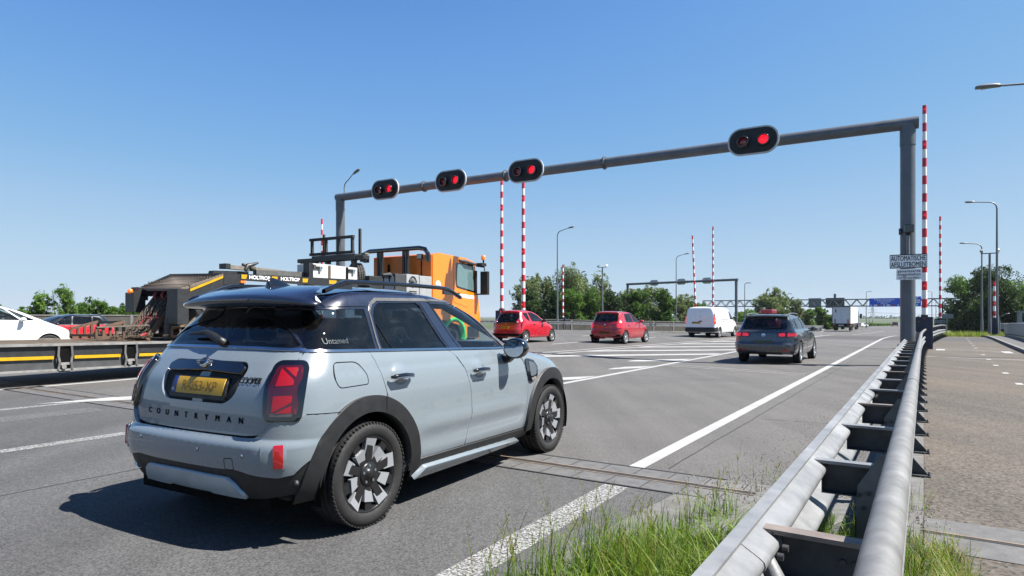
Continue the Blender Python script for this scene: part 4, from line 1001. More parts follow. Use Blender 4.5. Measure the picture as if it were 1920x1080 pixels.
# ------------------------------------------------------------------ crash barrier with hand rail along the bridge edge
GV = mat('galvanised_rail', (.185, .190, .195), .48, metal=.3, var=.30, vscale=4.5, bmp=.10, bscale=90, fine=.25)
GVD = mat('weathered_spacer', (.045, .048, .052), .6, metal=.3, var=.35, vscale=9, fine=.2)
GVR = mat('rusty_flange', (.15, .125, .11), .6, metal=.2, var=.35, vscale=7)
BOLT = mat('bolt_steel', (.06, .06, .062), .5, metal=.6)
TUBEM = mat('stained_tube', (.160, .157, .152), .5, metal=.3, var=.28, vscale=8, bmp=.1, fine=.15)
def wprof(v0, z0, hgt=.31, dep=.08, s=1):
    """closed W section (v,z) with the ridges towards -v*s"""
    k = dep / .085; q = [(a_ * k, c_) for a_, c_ in [(0, 0), (-.012, .004), (-.070, .040), (-.082, .050), (-.085, .062), (-.082, .074), (-.070, .084), (-.025, .112), (-.015, .122), (-.012, .155), (-.015, .188), (-.025, .198), (-.070, .226), (-.082, .236), (-.085, .248), (-.082, .260), (-.070, .270), (-.012, .306), (0, .31)]]
    o = [(v0 + a * s, z0 + c * hgt / .31) for a, c in q]; return o + [(v + .006 * s, z) for v, z in o[::-1]]
def extr(b, prof, us, m, off=cu, dz=0):
    n = len(prof); vs = []
    for u in us: vs += [P(u, v + off(u), z + dz) for v, z in prof]
    fs = [(k * n + i, k * n + (i + 1) % n, (k + 1) * n + (i + 1) % n, (k + 1) * n + i) for k in range(len(us) - 1) for i in range(n)]
    b.add(vs, fs, m, n > 12); b.add(vs, [list(range(n))[::-1], list(range(n * (len(us) - 1), n * len(us)))], m)
def off_n(u): return 0.0 if u < 22 else (u - 22) ** 2 * .0012
def barrier_rail(name, u0, u1, off, label, tubez=.83, bendend=True, step=1.12, first=2.08, wz=.44):
    root = empty(name, P(u0, -.3), label=label, cat='crash barrier'); inv = Matrix.Translation(-Vector(root.location))
    us = [u0 + (u1 - u0) * i / 40 for i in range(41)]
    b = MB(); extr(b, wprof(-.455, wz, .31, .085, -1), us, GV, off); 
    extr(b, [(-.465, wz + .302), (-.465, wz + .324), (-.425, wz + .320), (-.425, wz + .312), (-.458, wz + .312), (-.458, wz + .302)], us, GV, off)
    for i in range(int((u1 - u0) / 4.3)):
        u = u0 + 1.5 + i * 4.3; extr(b, [(v + .004, z) for v, z in wprof(-.455, wz, .31, .085, -1)], [u, u + .32], GV, off)
    for i in range(int((u1 - u0) / 4.3)):
        for du in (.05, .13, .21):
            for z in (wz + .06, wz + .25): u = u0 + 1.55 + i * 4.3 + du; b.cyl(P(u, -.355 + off(u), z), P(u, -.338 + off(u), z), .011, BOLT, 6)
    o = b.build('road_side_beam', root); o.location = inv.translation
    b = MB(); L = []
    for u in us: L.append(P(u, -.083 + off(u), tubez))
    if bendend: L.append(P(u1 + .35, -.08 + off(u1), tubez - .02)); L.append(P(u1 + .45, -.07 + off(u1), tubez - .16)); L.append(P(u1 + .45, -.07 + off(u1), tubez - .4))
    b.tube(L, .043, TUBEM, 20); 
    for i in range(int((u1 - u0) / 6)): u = u0 + 5.8 + 6 * i; b.tube([P(u, -.083 + off(u), tubez), P(u + .02, -.083 + off(u), tubez)], 0.0445, DULL, 20)
    o = b.build('hand_rail', root); o.location = inv.translation
    b = MB(); extr(b, wprof(-.115, .28, .27, .045, -1), us, GV, off); o = b.build('path_side_beam', root); o.location = inv.translation
    i = 0; u = first
    while u < u1:
        if u > u0:
            w_ = off(u); b = MB(); side = UXV
            def bx(v0, v1, z0, z1, t0, t1, m):
                vs = [P(u + t, v + w_, z) for t in (t0, t1) for v in (v0, v1) for z in (z0, z1)]
                b.add(vs, [(0, 1, 3, 2), (4, 6, 7, 5), (0, 4, 5, 1), (2, 3, 7, 6), (0, 2, 6, 4), (1, 5, 7, 3)], m)
            fl = GVR if i % 3 == 0 else GV
            bx(-.46, -.13, wz + .285, wz + .292, -.028, .028, fl); bx(-.46, -.13, wz + .278, wz + .285, -.028, -.024, fl)
            bx(-.385, -.13, wz + .145, wz + .285, .012, .018, GVD); bx(-.385, -.13, wz + .145, wz + .150, -.028, .018, GVD)
            bx(-.39, -.384, wz + .145, wz + .285, -.028, .018, GVD)
            o = b.build('spacer', root); o.location = inv.translation
            b = MB()
            for v in (-.20, -.165): b.cyl(P(u + .012, v + w_, wz + .22), P(u + .002, v + w_, wz + .22), .009, BOLT, 8)
            o = b.build('bolt', root); o.location = inv.translation
            if i % 2 == 1:
                b = MB()
                pl = [(-.255, .0), (-.255, .50), (-.245, .64), (-.16, tubez - .05), (-.10, tubez - .03), (-.10, tubez - .12), (-.175, .60), (-.185, .50), (-.185, .0)]
                for t in (-.012, -.006): pass
                vs = [P(u - .036, v + w_, z) for v, z in pl] + [P(u - .030, v + w_, z) for v, z in pl]; n = len(pl)
                b.add(vs, [list(range(n)), list(range(n, 2 * n))[::-1]] + [(k, (k + 1) % n, (k + 1) % n + n, k + n) for k in range(n)], mat('dull_galvanised_post', (.105, .112, .118), .55, metal=.35, var=.2))
                vs = [P(u + t, v + w_, z) for t in (-.036, .03) for v in (-.255, -.250) for z in (0, .5)]
                b.add(vs, [(0, 1, 3, 2), (4, 6, 7, 5), (0, 4, 5, 1), (2, 3, 7, 6), (0, 2, 6, 4), (1, 5, 7, 3)], GVD)
                for v, z in ((-.24, .66 - .06), (-.20, .61), (-.22, .545)): b.cyl(P(u - .037, v + w_, z), P(u - .047, v + w_, z), .010, BOLT, 6)
                o = b.build('post', root); o.location = inv.translation
            if u < 5.5: u += step; i += 1; continue
            b = MB()
            vs = [P(u + t, v + w_, z) for t in (-.06, .05) for v in (-.16, .05) for z in (0.0, .012)]
            b.add(vs, [(0, 1, 3, 2), (4, 6, 7, 5), (0, 4, 5, 1), (2, 3, 7, 6), (0, 2, 6, 4), (1, 5, 7, 3)], GVD)
            vs = [P(u + t, v + w_, z) for t in (-.005, .005) for v, z in ((-.14, .012), (.03, .012), (.01, .04), (-.09, .16), (-.12, .20))]
            b.add(vs, [(0, 1, 2, 3, 4), (9, 8, 7, 6, 5), (0, 5, 6, 1), (1, 6, 7, 2), (2, 7, 8, 3), (3, 8, 9, 4), (4, 9, 5, 0)], GVD)
            for t in (-.04, .03): b.cyl(P(u + t, .035 + w_, .012), P(u + t, .035 + w_, .032), .009, BOLT, 6)
            o = b.build('foot_bracket', root); o.location = inv.translation
        u += step; i += 1
    return root
UXV = 1
br = barrier_rail('crash_barrier', .35, 34.0, off_n, 'grey steel crash barrier with tube hand rail in the foreground, between road and cycle path')
b = MB(); q0 = P(1.98, -.40, .70); b.tube([P(2.02, -.42, .70), P(1.98, -.36, .60), P(1.86, -.28, .35), P(1.72, -.24, .05)], [.018, .03, .034, .036], GV, 10); o = b.build('diagonal_stay', br); o.location = -br.location
barrier_rail('crash_barrier', 36.6, 58, lambda u: off_n(34) + (u - 34) * .058 - .12, 'farther steel crash barrier beyond the nearest striped boom beside the cycle path', tubez=.84, first=37.0, step=1.3)

# ------------------------------------------------------------------ signal gantry over the road
GL = Vector((-7.8, 28.8, 0)); GR = Vector((11.1, 17.8, 0)); GD = (GR - GL).normalized(); GN = Vector((GD.y, -GD.x, 0)); GZ = 6.8
GS = mat('weathered_grey_tube', (.10, .112, .128), .42, metal=.3, var=.16, vscale=3, bmp=.06, bscale=70, fine=.12)
if GN.y > 0: GN = -GN
def gantry(name, A, B_, zt, r, label, boards=(), back=False):
    root = empty(name, A, label=label, cat='gantry'); D = (B_ - A).normalized()
    for q, ex in ((A, -1), (B_, 1)):
        l = q - A; b = MB(); b.cyl(l + Vector((0, 0, .02)), l + Vector((0, 0, zt - .45)), r, GS, 32); b.build('pillar', root)
        b = MB(); b.cyl(l + Vector((0, 0, zt - .62)), l + Vector((0, 0, zt - .05)), r * 1.06, STEEL, 32); b.tube([l + Vector((r * 1.0, 0, zt - .55)), l + Vector((r * 1.2, 0, zt - .55))], .02, BOLT, 6); b.build('collar', root)
        b = MB(); b.box(l + Vector((0, 0, .02)), (.7, .7, .04), GVD, math.atan2(D.y, D.x)); b.box(l + Vector((0, 0, .30)), (.50, .50, .60), GVD, math.atan2(D.y, D.x))
        b.build('base_plinth', root, bevel=.02)
    b = MB(); L = (B_ - A).length; b.cyl(-D * .18 + Vector((0, 0, zt)), D * (L + .26) + Vector((0, 0, zt)), r * .93, GS, 32); b.build('beam', root)
    for k in (.22, .40, .585, .80):
        for dd in (-.02, .02): b = MB(); c = D * (L * k + dd) + Vector((0, 0, zt)); b.cyl(c - D * .012, c + D * .012, r * 1.22, GS, 28); b.build('flange', root)
    return root
gantry('signal_gantry', GL, GR, GZ, .185, 'grey tubular gantry spanning the road in front, carrying four red signals')
STAD = lambda w_, h_, n=12: [((w_ / 2 - h_ / 2) * sx + h_ / 2 * math.cos(a), h_ / 2 * math.sin(a)) for sx, a0 in ((1, -math.pi / 2), (-1, math.pi / 2)) for a in [a0 + math.pi * i / n for i in range(n + 1)]]
def signal(c, D, N, label, sc_=1, back=False, group='red bridge signals on the near gantry'):
    """board facing along N"""
    root = empty('bridge_signal', c, label=label, cat='traffic signal', group=group); up = Vector((0, 0, 1)); root.rotation_euler = (0, 0, math.atan2(D.y, D.x))
    # local: x along D, y into the board (away from N), z up; front is -y
    W_, H_ = 1.50 * sc_, .86 * sc_
    shp = lambda w_, h_: [(x * 1.0, z) for x, z in STAD2(w_, h_)]
    def STAD2(w_, h_):
        r = h_ * .47; return [(sx * (w_ / 2 - r) + r * math.cos(a), sz * (h_ / 2 - r) + r * math.sin(a)) for sx, sz, a0 in ((1, -1, -90), (1, 1, 0), (-1, 1, 90), (-1, -1, 180)) for a in [R(a0 + 9 * i) for i in range(11)]]
    yb = -.27
    b = MB(); b.prism(shp(W_, H_), yb - .02, yb + .03, mat('signal_rim_white', (1.3, 1.32, 1.34), .4)); b.build('rim', root)
    b = MB(); b.prism(shp(W_ - .10, H_ - .10), yb - .035, yb - .0205, mat('signal_board_black', (.010, .012, .018), .6, var=.3)); b.build('board', root)
    b = MB(); b.box((0, yb + .10, 0), (W_ * .55, .14, H_ * .45), GS); b.box((-.3, -.1, 0), (.08, .22, .36), GS); b.box((.3, -.1, 0), (.08, .22, .36), GS); b.build('mounting', root, bevel=.02)
    for sx in (-1, 1):
        cx = sx * .30 * sc_ + .02; r = .145 * sc_; lit = sx > 0
        b = MB(); b.lathe([(r + .035, .01), (r + .035, -.14), (r + .01, -.16), (r, -.14), (r, .0)], (cx, yb - .035, -.02), (0, 1, 0), GLOSSB, 28); b.build('hood', root)
        b = MB(); b.lathe([(r * 1.0, -.03), (r * .7, -.055), (0, -.07)], (cx, yb - .035, -.02), (0, 1, 0), mat('lit_red_signal', (1, .012, .03), .25, emit=.42, var=.02) if lit else mat('dark_red_signal', (.60, .012, .03), .15, coat=1), 28); b.build('lens', root)
    return root
for k, lab in zip((2.91, 6.34, 9.77, 17.8), ('leftmost red double signal on the near gantry', 'second red double signal from the left on the near gantry', 'third red double signal from the left, above two striped booms', 'red double signal nearest the right pillar of the near gantry')):
    signal(GL + GD * k + Vector((0, 0, GZ + .02)), GD, GN, lab)
# far gantry seen from behind
FL = Vector((18.7, 102.6, -.65)); FR = Vector((31.8, 90, -.65)); FD = (FR - FL).normalized()
gantry('signal_gantry', FL, FR, 7.3, .19, 'far tubular gantry seen from behind beyond the white van')
for px, lab in ((1225, 'leftmost signal on the far gantry, seen from behind'), (1276, 'middle signal on the far gantry, seen from behind'), (1324, 'rightmost signal on the far gantry, between two striped booms')):
    t = (px - 960) / 1190; k = (t * FL.y - FL.x) / (FD.x - t * FD.y); s_ = signal(FL + FD * k + Vector((0, 0, 7.35)), -FD, GN, lab, 1.05, group='signals seen from behind on the far gantry')
    b = MB(); b.tube([(-.3, -.2, .1), (-.3, -.1, -.18), (0, -.1, -.22)], .02, BOLT, 6); b.build('cable', s_)
# camera and signs on the right pillar
PR = GR + GN * .19
e = empty('traffic_camera', PR + Vector((0, 0, 3.75)) , label='black camera mounted halfway up the right gantry pillar', cat='camera'); e.rotation_euler = (0, 0, math.atan2(GD.y, GD.x))
b = MB(); b.box((.02, -.14, .06), (.24, .24, .22), GLOSSB); b.build('housing', e, bevel=.02)
b = MB(); b.tube([(.0, -.03, -.05), (.0, -.03, -.65)], .045, GV, 12); b.box((0, -.03, -.06), (.1, .1, .1), BLACK); b.build('conduit', e)
b = MB(); b.cyl((-.22, .1, .02), (-.16, .1, .02), .09, GLOSSB, 16); b.build('horn', e)
SW = mat('sign_white', (2.3, 2.35, 2.35), .4, var=.05); SK = mat('sign_black', (.012, .012, .014), .5)
def sign(name, c, w_, h_, lines, size, label, border=True, gap=.13, spacing=1.0, sx=.8, bold=.003):
    root = empty(name, c, label=label, cat='sign'); root.rotation_euler = (0, 0, math.atan2(GD.y, GD.x))
    b = MB(); rr = rnd([(-w_ / 2, -h_ / 2), (w_ / 2, -h_ / 2), (w_ / 2, h_ / 2), (-w_ / 2, h_ / 2)], .025)
    b.prism(rr, -.012, .012, SK if border else SW)
    if border: b.prism([(x * (1 - .03 / w_), z * (1 - .05 / h_)) for x, z in rr], -.0155, -.011, SW)
    b.build('panel', root); b = MB()
    for i, s_ in enumerate(lines):
        vs, _ = text_geo(s_, size, spacing); wd = max(v.x for v in vs) - min(v.x for v in vs)
        text_flat(b, s_, size, (0, -.0175, (len(lines) / 2 - i - .5) * gap - size * .36), (1, 0, 0), (0, 0, 1), SK, spacing, .0, bold, min(sx, (w_ - .07) / wd))
    b.build('lettering', root); b = MB()
    for x in (-.1, .1): b.box((x, .06, 0), (.03, .1, h_ * .7), GV)
    b.build('bracket', root)
    return root
sc0 = GR + GN * .33
sign('warning_sign', sc0 + Vector((0, 0, 2.915)), .88, .385, ('AUTOMATISCHE', 'AFSLUITBOMEN'), .192, 'white sign reading AUTOMATISCHE AFSLUITBOMEN on the gantry pillar', gap=.172, sx=.9, bold=.0025)
sign('subsign', sc0 + Vector((0.0, 0, 2.555)) + GD * (.02), .60, .30, ('gemarkeerde', 'weggedeelten', 'vrijhouden'), .105, 'small white plate reading gemarkeerde weggedeelten vrijhouden under the larger sign', border=False, gap=.090, spacing=1.1, sx=.95, bold=.001)

# ------------------------------------------------------------------ boom barriers, raised
def boom(x, y, z0, ztop, period, d0, d1, label, cab=(.65, .45, 1.38), lean=(0, 0), phase=0, arm0=None, dirn=0, cabz=None):
    root = empty('boom_barrier', (x, y, z0), 33, label=label, cat='boom barrier', group='raised red and white booms')
    b = MB(); cw, cd, ch = cab; b.box((0, 0, ch / 2), (cd, cw, ch), NAVY); o = b.build('cabinet', root, bevel=.02)
    b = MB(); b.box((-cd / 2 - .004, 0, ch * .5), (.008, cw * .86, ch * .86), NAVY); b.box((-cd / 2 - .012, cw * .33, ch * .6), (.016, .03, .1), BLACK); b.build('cabinet_door', root, bevel=.003)
    b = MB(); b.cyl((-cd / 2 - .02, cw * .3, ch * .85), (-cd / 2 - .004, cw * .3, ch * .85), .03, mat('amber_lens', (.7, .25, .05), .3), 12); b.build('lamp', root)
    a0 = ch - .35 if arm0 is None else arm0; H_ = ztop - z0; b = MB(); n = int(math.ceil((H_ - a0) / (period / 2))); ax = -cd / 2 + .1; ay = dirn
    for i in range(n):
        z1 = H_ - i * period / 2; z2 = max(a0, z1 - period / 2); f1 = (z1 - a0) / (H_ - a0); f2 = (z2 - a0) / (H_ - a0)
        r1 = (d0 + (d1 - d0) * f1) / 2; r2 = (d0 + (d1 - d0) * f2) / 2
        c = lambda f, z: Vector((ax + lean[0] * f, ay + lean[1] * f, z))
        b.tube([c(f2, z2), c(f1, z1)], [r2, r1], BRED if (i + phase) % 2 == 0 else BWHITE, 14, cap=(i in (0, n - 1)))
        if i % 8 == 4 or i == 0:
            b.cyl(c(f1, (z1 + z2) / 2) + Vector((-r1 * 1.05, 0, 0)), c(f1, (z1 + z2) / 2) + Vector((-r1 * 1.3, 0, 0)), .04, REDLON, 10)
    b.build('boom', root); b = MB(); b.box((ax + .02, ay, ch + .02), (.26, .26, .14), GVD); b.build('boom_clamp', root, bevel=.01)
    return root
boom(17.75, 27.35, 0, 10.45, .755, .21, .15, 'tallest raised boom with navy cabinet, right of the near gantry pillar', dirn=-.02)
bb = boom(36.9, 54.7, -.05, 10.0, .75, .20, .15, 'raised boom beyond the tallest one, with scribbled navy cabinet by the cycle path', cab=(.85, .5, 1.25))
b = MB(); text_flat(b, 'SOZO', .34, (-.28, .02, .90), (0, -1, 0), (0, 0, 1), mat('scrawl_white', (1.2, 1.3, 1.4), .6), lift=.004, sx=.8); b.build('scrawl', bb)
boom(34.8, 45.8, .1, 3.95, .72, .17, .15, 'short raised boom standing on the sidewalk at the bridge railing', cab=(.3, .3, 1.15), dirn=0)
boom(-.52, 37.0, .35, 9.4, .75, .20, .15, 'left one of two close booms behind the small red three-door car', cab=(.75, .5, 1.40))
boom(.72, 36.0, .33, 9.75, .75, .23, .16, 'right one of two close booms behind the small red three-door car', cab=(.4, .5, 1.35))
boom(5.65, 69.8, .1, 7.1, .75, .19, .16, 'small raised boom with blue cabinet behind the far guard rail', cab=(.6, .4, 1.15))
boom(-13.4, 45.0, 0, 8.3, .75, .16, .12, 'raised boom farthest left, rising behind the tow truck rack', cab=(.6, .4, 1.2))
boom(18.6, 64, 0, 9.55, .755, .19, .15, 'slightly leaning raised boom behind the white van, left of its twin', lean=(-.25, .30))
boom(20.3, 64, 0, 10.45, .755, .19, .15, 'taller raised boom behind the white van, right of its twin')

# ------------------------------------------------------------------ street lamps and camera masts
def lamp(x, y, z0, ztop, arm, side, label, r0=.09, head=.75, rise=.25, round_=.5):
    root = empty('street_lamp', (x, y, z0), 33, label=label, cat='street lamp', group='street lamps along the road')
    h = ztop - z0; b = MB(); b.tube([(0, 0, 0), (0, 0, h * .35), (0, 0, h - round_)], [r0, r0 * .8, r0 * .5], POLE, 14); b.tube([(0, 0, 0), (0, 0, 1.4)], [r0 * 1.15, r0 * 1.1], POLE, 14); b.build('pole', root)
    s_ = -side; b = MB(); pts = [(0, 0, h - round_)] + [(0, s_ * round_ * (1 - math.cos(a)), h - round_ + round_ * math.sin(a)) for a in (R(25), R(50), R(75))] + [(0, s_ * arm, h + rise)]
    b.tube(pts, [r0 * .5, r0 * .48, r0 * .45, r0 * .42, r0 * .33], POLE, 10); b.build('arm', root)
    b = MB(); c = Vector((0, s_ * (arm + head * .42), h + rise + .02 + rise * .1)); T_ = rise / max(arm, .1)
    pr = [(-.5, .035), (-.42, .06), (-.2, .075), (.2, .075), (.42, .055), (.5, .02)]; vs = []
    for t, hh in pr:
        y_ = c.y + s_ * t * head; z_ = c.z + t * head * T_; wv = .14 * (1 - abs(t) ** 3 * 4 * .8)
        vs += [(-wv, y_, z_ - .01), (-wv * .6, y_, z_ + hh), (wv * .6, y_, z_ + hh), (wv, y_, z_ - .01), (wv * .7, y_, z_ - .045), (-wv * .7, y_, z_ - .045)]
    b.add(vs, [(6 * i + j, 6 * i + (j + 1) % 6, 6 * i + 6 + (j + 1) % 6, 6 * i + 6 + j) for i in range(5) for j in range(6)], POLE, True); b.add(vs, [list(range(6)), list(range(30, 36))[::-1]], POLE); b.build('lamp_head', root, recalc=True)
    b = MB(); b.box((0, c.y + s_ * head * .02, c.z - .05), (.17, head * .5, .012), mat('lamp_lens', (.45, .46, .44), .2)); b.build('lens', root)
    return root
lamp(-12.1, 45.8, 0, 11.2, 1.0, 1, 'street lamp showing just above the left end of the near gantry', .08, .6, .45)
lamp(4.72, 66, .05, 10.3, 1.35, 1, 'street lamp in front of the trees, right of the two close booms', .10, .65, .22)
lamp(23.8, 92, -.6, 10.2, 1.25, 1, 'street lamp standing behind the far gantry, left of the white van', .10, .7, .2)
lamp(18.3, 21, .12, 9.25, 1.75, -1, 'nearest street lamp, only its head reaching in at the right edge', .1, .72, .12)
lamp(35.3, 46.2, .12, 9.78, 1.35, -1, 'tall street lamp on the sidewalk at the bridge railing', .105, .6, .08)
lamp(47.6, 64.3, -.3, 8.8, 1.3, -1, 'shorter-looking street lamp behind the tall one at the bridge railing', .11, .6, .1)
lamp(131, 198, -2, 9.3, .5, -1, 'thin lamp post with flat head beyond the near boom', .14, 1.1, .0, .3)
lamp(167, 250, -2.2, 8.4, .5, -1, 'faintest lamp post beyond the near boom, right of a taller one', .15, 1.1, .0, .3)
lamp(65, 150, -1.5, 6.8, .35, 1, 'thin lamp post with flat head behind the grey estate car', .11, .9, .0, .3)
lamp(39.6, 108, -.9, 7.1, .3, 1, 'slim lamp post with flat head just right of the far gantry', .10, .9, .0, .3)
lamp(96, 172, -1.8, 8.2, .6, 1, 'small lamp post rising over the blue motorway sign', .12, .8, .0, .3)
lamp(170, 302, -2.5, .6, .3, 1, 'tiny distant lamp post left of the pylon', .16, 1.0, .0, .2)
lamp(250, 440, -2.6, -.2, .3, 1, 'tiniest distant lamp post left of the pylon', .2, 1.0, .0, .2)
lamp(53, 69, -.4, 1.5, .5, 1, 'low lamp with curved neck in front of the dark trees', .07, .4, .15, .3)
def camera_mast(x, y, z0, ztop, label, sc_=1):
    root = empty('camera_mast', (x, y, z0), 33, label=label, cat='camera mast', group='camera masts'); h = ztop - z0
    b = MB(); b.tube([(0, 0, 0), (0, 0, h)], [.11 * sc_, .07 * sc_], POLE, 14); b.build('mast', root)
    b = MB(); b.box((0, 0, h), (.1, 1.1 * sc_, .07), POLE); b.build('crossbar', root)
    for s_, tilt in ((1, .15), (-1, -.1)):
        b = MB(); M = Matrix.Rotation(tilt, 3, 'X') @ Matrix.Rotation(-.3, 3, 'Y'); b.box((.05, s_ * .5 * sc_, h + .22), (.5, .17, .16), BWHITE if s_ < 0 else POLE, M); b.cyl((0, s_ * .42 * sc_, h), (0, s_ * .45 * sc_, h + .16), .03, POLE, 8); b.build('camera', root, bevel=.01)
camera_mast(12.1, 85, -.4, 8.0, 'camera mast in front of the tall trees left of the far gantry', 1.2)
camera_mast(35.9, 47.7, .12, 6.15, 'camera mast with two cameras between the lamp posts at the railing')

# ------------------------------------------------------------------ bridge railing on the right
root = empty('bridge_railing', P(20, 4.5, .12), label='pale grey panelled railing along the right side of the sidewalk', cat='railing'); PANM = mat('railing_panel', (.22, .235, .245), .5, metal=.15, var=.15, vscale=4)
rl = lambda u: PATHR(u) + 1.35; loc0 = Vector(root.location)
b = MB(); us = [12 + 1.45 * i for i in range(35)]
b.tube([P(u, rl(u), .97) - loc0 for u in us], .05, PANM, 10); b.build('top_rail', root)
b = MB(); b.tube([P(u, rl(u) + .02, .24) - loc0 for u in us], .035, GVD, 8); b.build('bottom_rail', root)
for i, u in enumerate(us[:-1]):
    b = MB(); a = P(u + .05, rl(u), 0) - loc0; c = P(u + 1.40, rl(u + 1.45), 0) - loc0; b.beam(a + Vector((0, 0, .60)), c + Vector((0, 0, .60)), .02, .66, PANM); b.build('infill_panel', root)
    b = MB(); p = P(u, rl(u) + .05, 0) - loc0; b.box(p + Vector((0, 0, .54)), (.05, .09, .86), PANM, R(57)); b.box(p + Vector((0, 0, .13)), (.18, .18, .02), GVD, R(57)); b.build('post', root)
# light frame structure behind the railing
e = empty('control_frame', (60.5, 75.5, -.2), 33, label='grey steel portal frame standing behind the railing at the right edge', cat='frame'); b = MB()
for x, y in ((0, 0), (0, -1.9), (2, 0), (2, -1.9)): b.box((x, y, .95), (.28, .28, 2.5), PANM)
b.box((1, 0, 2.15), (2.2, .26, .24), PANM); b.box((1, -1.9, 2.15), (2.2, .26, .24), PANM); b.box((0, -.95, 2.15), (.26, 1.9, .24), PANM); b.box((0, -.95, .9), (.2, 1.9, .16), PANM); b.build('frame', e, bevel=.01)
b = MB(); b.box((.3, 1.2, .45), (1.0, 1.8, .7), PANM); b.build('cabinet', e, bevel=.02)

# ------------------------------------------------------------------ far guard rail and walls
def line_thing(name, label, cat, pts, fn): 
    root = empty(name, pts[0], label=label, cat=cat); o = Vector(pts[0]); L = [Vector(p) - o for p in pts]; fn(root, L); return root
def walk(L, step):
    out = []; d = 0
    for a, c in zip(L[:-1], L[1:]):
        n = max(1, int((c - a).length / step))
        for i in range(n): out.append((a.lerp(c, i / n), (c - a).normalized()))
    return out
def _rail(root, L):
    b = MB()
    for a, c in zip(L[:-1], L[1:]):
        for dz, hh in ((.62, .09), (.80, .09)): b.beam(a + Vector((0, 0, dz)), c + Vector((0, 0, dz)), .07, hh, GV)
        b.beam(a + Vector((0, 0, .71)) , c + Vector((0, 0, .71)), .02, .16, GV)
    b.build('rail', root)
    for p, d in walk(L, 2.6): b = MB(); b.box(p + Vector((0, 0, .35)), (.08, .12, .72), GV); b.build('post', root)
FRP = [(-14, 54.2), (5, 60.6), (14, 64.6), (26, 71.6), (37, 78.1), (44.3, 91)]
line_thing('guard_rail', 'pale steel guard rail on the far side of the road in front of the trees', 'guard rail', [(x, y, zg(x, y) + .08) for x, y in FRP], _rail)
line_thing('guard_rail', 'distant guard rail left of the white lorry', 'guard rail', [(x, y, zg(x, y) + .02) for x, y in [(44.8, 92), (52, 107), (66, 135), (104, 206)]], _rail)
WL = mat('mossy_block_wall', (.13, .115, .098), .9, var=.4, vscale=2.5, bmp=.5, bscale=30, fine=.3)
def _wall(h_, mt, step):
    def f(root, L):
        b = MB()
        for a, c in zip(L[:-1], L[1:]): b.beam(a + Vector((0, 0, h_ / 2)), c + Vector((0, 0, h_ / 2)), .22, h_, mt); b.beam(a + Vector((0, 0, h_ + .035)), c + Vector((0, 0, h_ + .035)), .30, .07, CONC)
        b.build('wall_face', root)
        for p, d in walk(L, step): b = MB(); b.beam(p + Vector((0, 0, h_ / 2)) - d * .09, p + Vector((0, 0, h_ / 2)) + d * .09, .32, h_ - .01, CONC); b.build('post', root)
    return f
line_thing('block_wall', 'weathered block wall behind the far guard rail under the trees', 'wall', [(x, y, zg(x, y)) for x, y in [(-1, 67), (6.5, 70), (14, 74), (31, 85)]], _wall(1.22, WL, 3.0))
line_thing('block_wall', 'brown plank-faced wall behind the white and red cars on the left', 'wall', [(-60, 22, 0), (-38, 33, 0), (-31, 38, 0), (-27, 45, 0), (-17, 55, 0)], _wall(1.45, WL, 4.0))
# lattice sign gantry with motorway signs
def truss(A, B_, h_, label):
    root = empty('sign_gantry', A, label=label, cat='gantry'); D = (B_ - A); L = D.length; D.normalize(); Nn = Vector((D.y, -D.x, 0)); b = MB(); Z = Vector((0, 0, 1))
    for dz in (0, h_):
        for s_ in (-.4, .4): b.beam(Nn * s_ + Z * dz, D * L + Nn * s_ + Z * dz, .22, .22, POLE)
    n = int(L / (h_ * .8))
    for i in range(n):
        a = L * i / n; c = L * (i + 1) / n; z0, z1 = (0, h_) if i % 2 else (h_, 0)
        for s_ in (-.4, .4): b.beam(D * a + Nn * s_ + Z * z0, D * c + Nn * s_ + Z * z1, .12, .12, POLE)
    b.build('truss', root)
    for k in (0, L): b = MB(); b.box(D * k + Z * (-3.2), (.4, .4, 8.6), POLE, math.atan2(D.y, D.x)); b.build('leg', root)
    return root
TA = Vector((50, 166, 4.05)); TB = Vector((95.5, 126.5, 3.6)); tr = truss(TA, TB, 1.5, 'wide lattice sign gantry far down the road behind the white lorry')
TD = (TB - TA); TL = TD.length; TD.normalize(); TN = Vector((TD.y, -TD.x, 0)); TN = TN if TN.y < 0 else -TN
def at_px(px, off=0):
    A = TA + TN * off; t = (px - 960) / 1190; k = (t * A.y - A.x) / (TD.x - t * TD.y); return A + TD * k
MB_BLUE = mat('motorway_blue', (.04, .28, 1.7), .45, var=.08); SG = mat('sign_back_grey', (.16, .18, .19), .6, metal=.3, var=.15); WHT = mat('sign_letter_white', (2.2, 2.2, 2.2), .4)
def panel(px0, px1, y0, y1, name, label, front=True, m=None):
    off = .75 if front else -.75; a = at_px(px0, off); c = at_px(px1, off); s_ = 1190 / ((a.y + c.y) / 2); zt = 1.38 + (594 - y0) / s_; zb = 1.38 + (594 - y1) / s_
    w_ = (c - a).length; root = empty(name, (a + c) / 2 + Vector((0, 0, 0)), label=label, cat='sign'); root.location.z = (zt + zb) / 2; root.rotation_euler = (0, 0, math.atan2(TD.y, TD.x)); h_ = zt - zb
    b = MB(); b.box((0, 0, 0), (w_, .12, h_), m or MB_BLUE); b.build('panel', root, bevel=.02)
    b = MB(); b.box((0, .2, 0), (w_ * .6, .3, .15), POLE); b.build('fixing', root); return root, w_, h_
root, w_, h_ = panel(1630, 1690.5, 559, 575, 'motorway_sign', 'wide blue motorway sign left of the gantry pillar')
b = MB(); 
for i, (s_, sz) in enumerate((('Heerenveen', .8), ('Drachten', .7), ('Joure', .6))): text_flat(b, s_, sz, (-.2, -.07, h_ * (.29 - .20 * i) - .15), (1, 0, 0), (0, 0, 1), WHT)
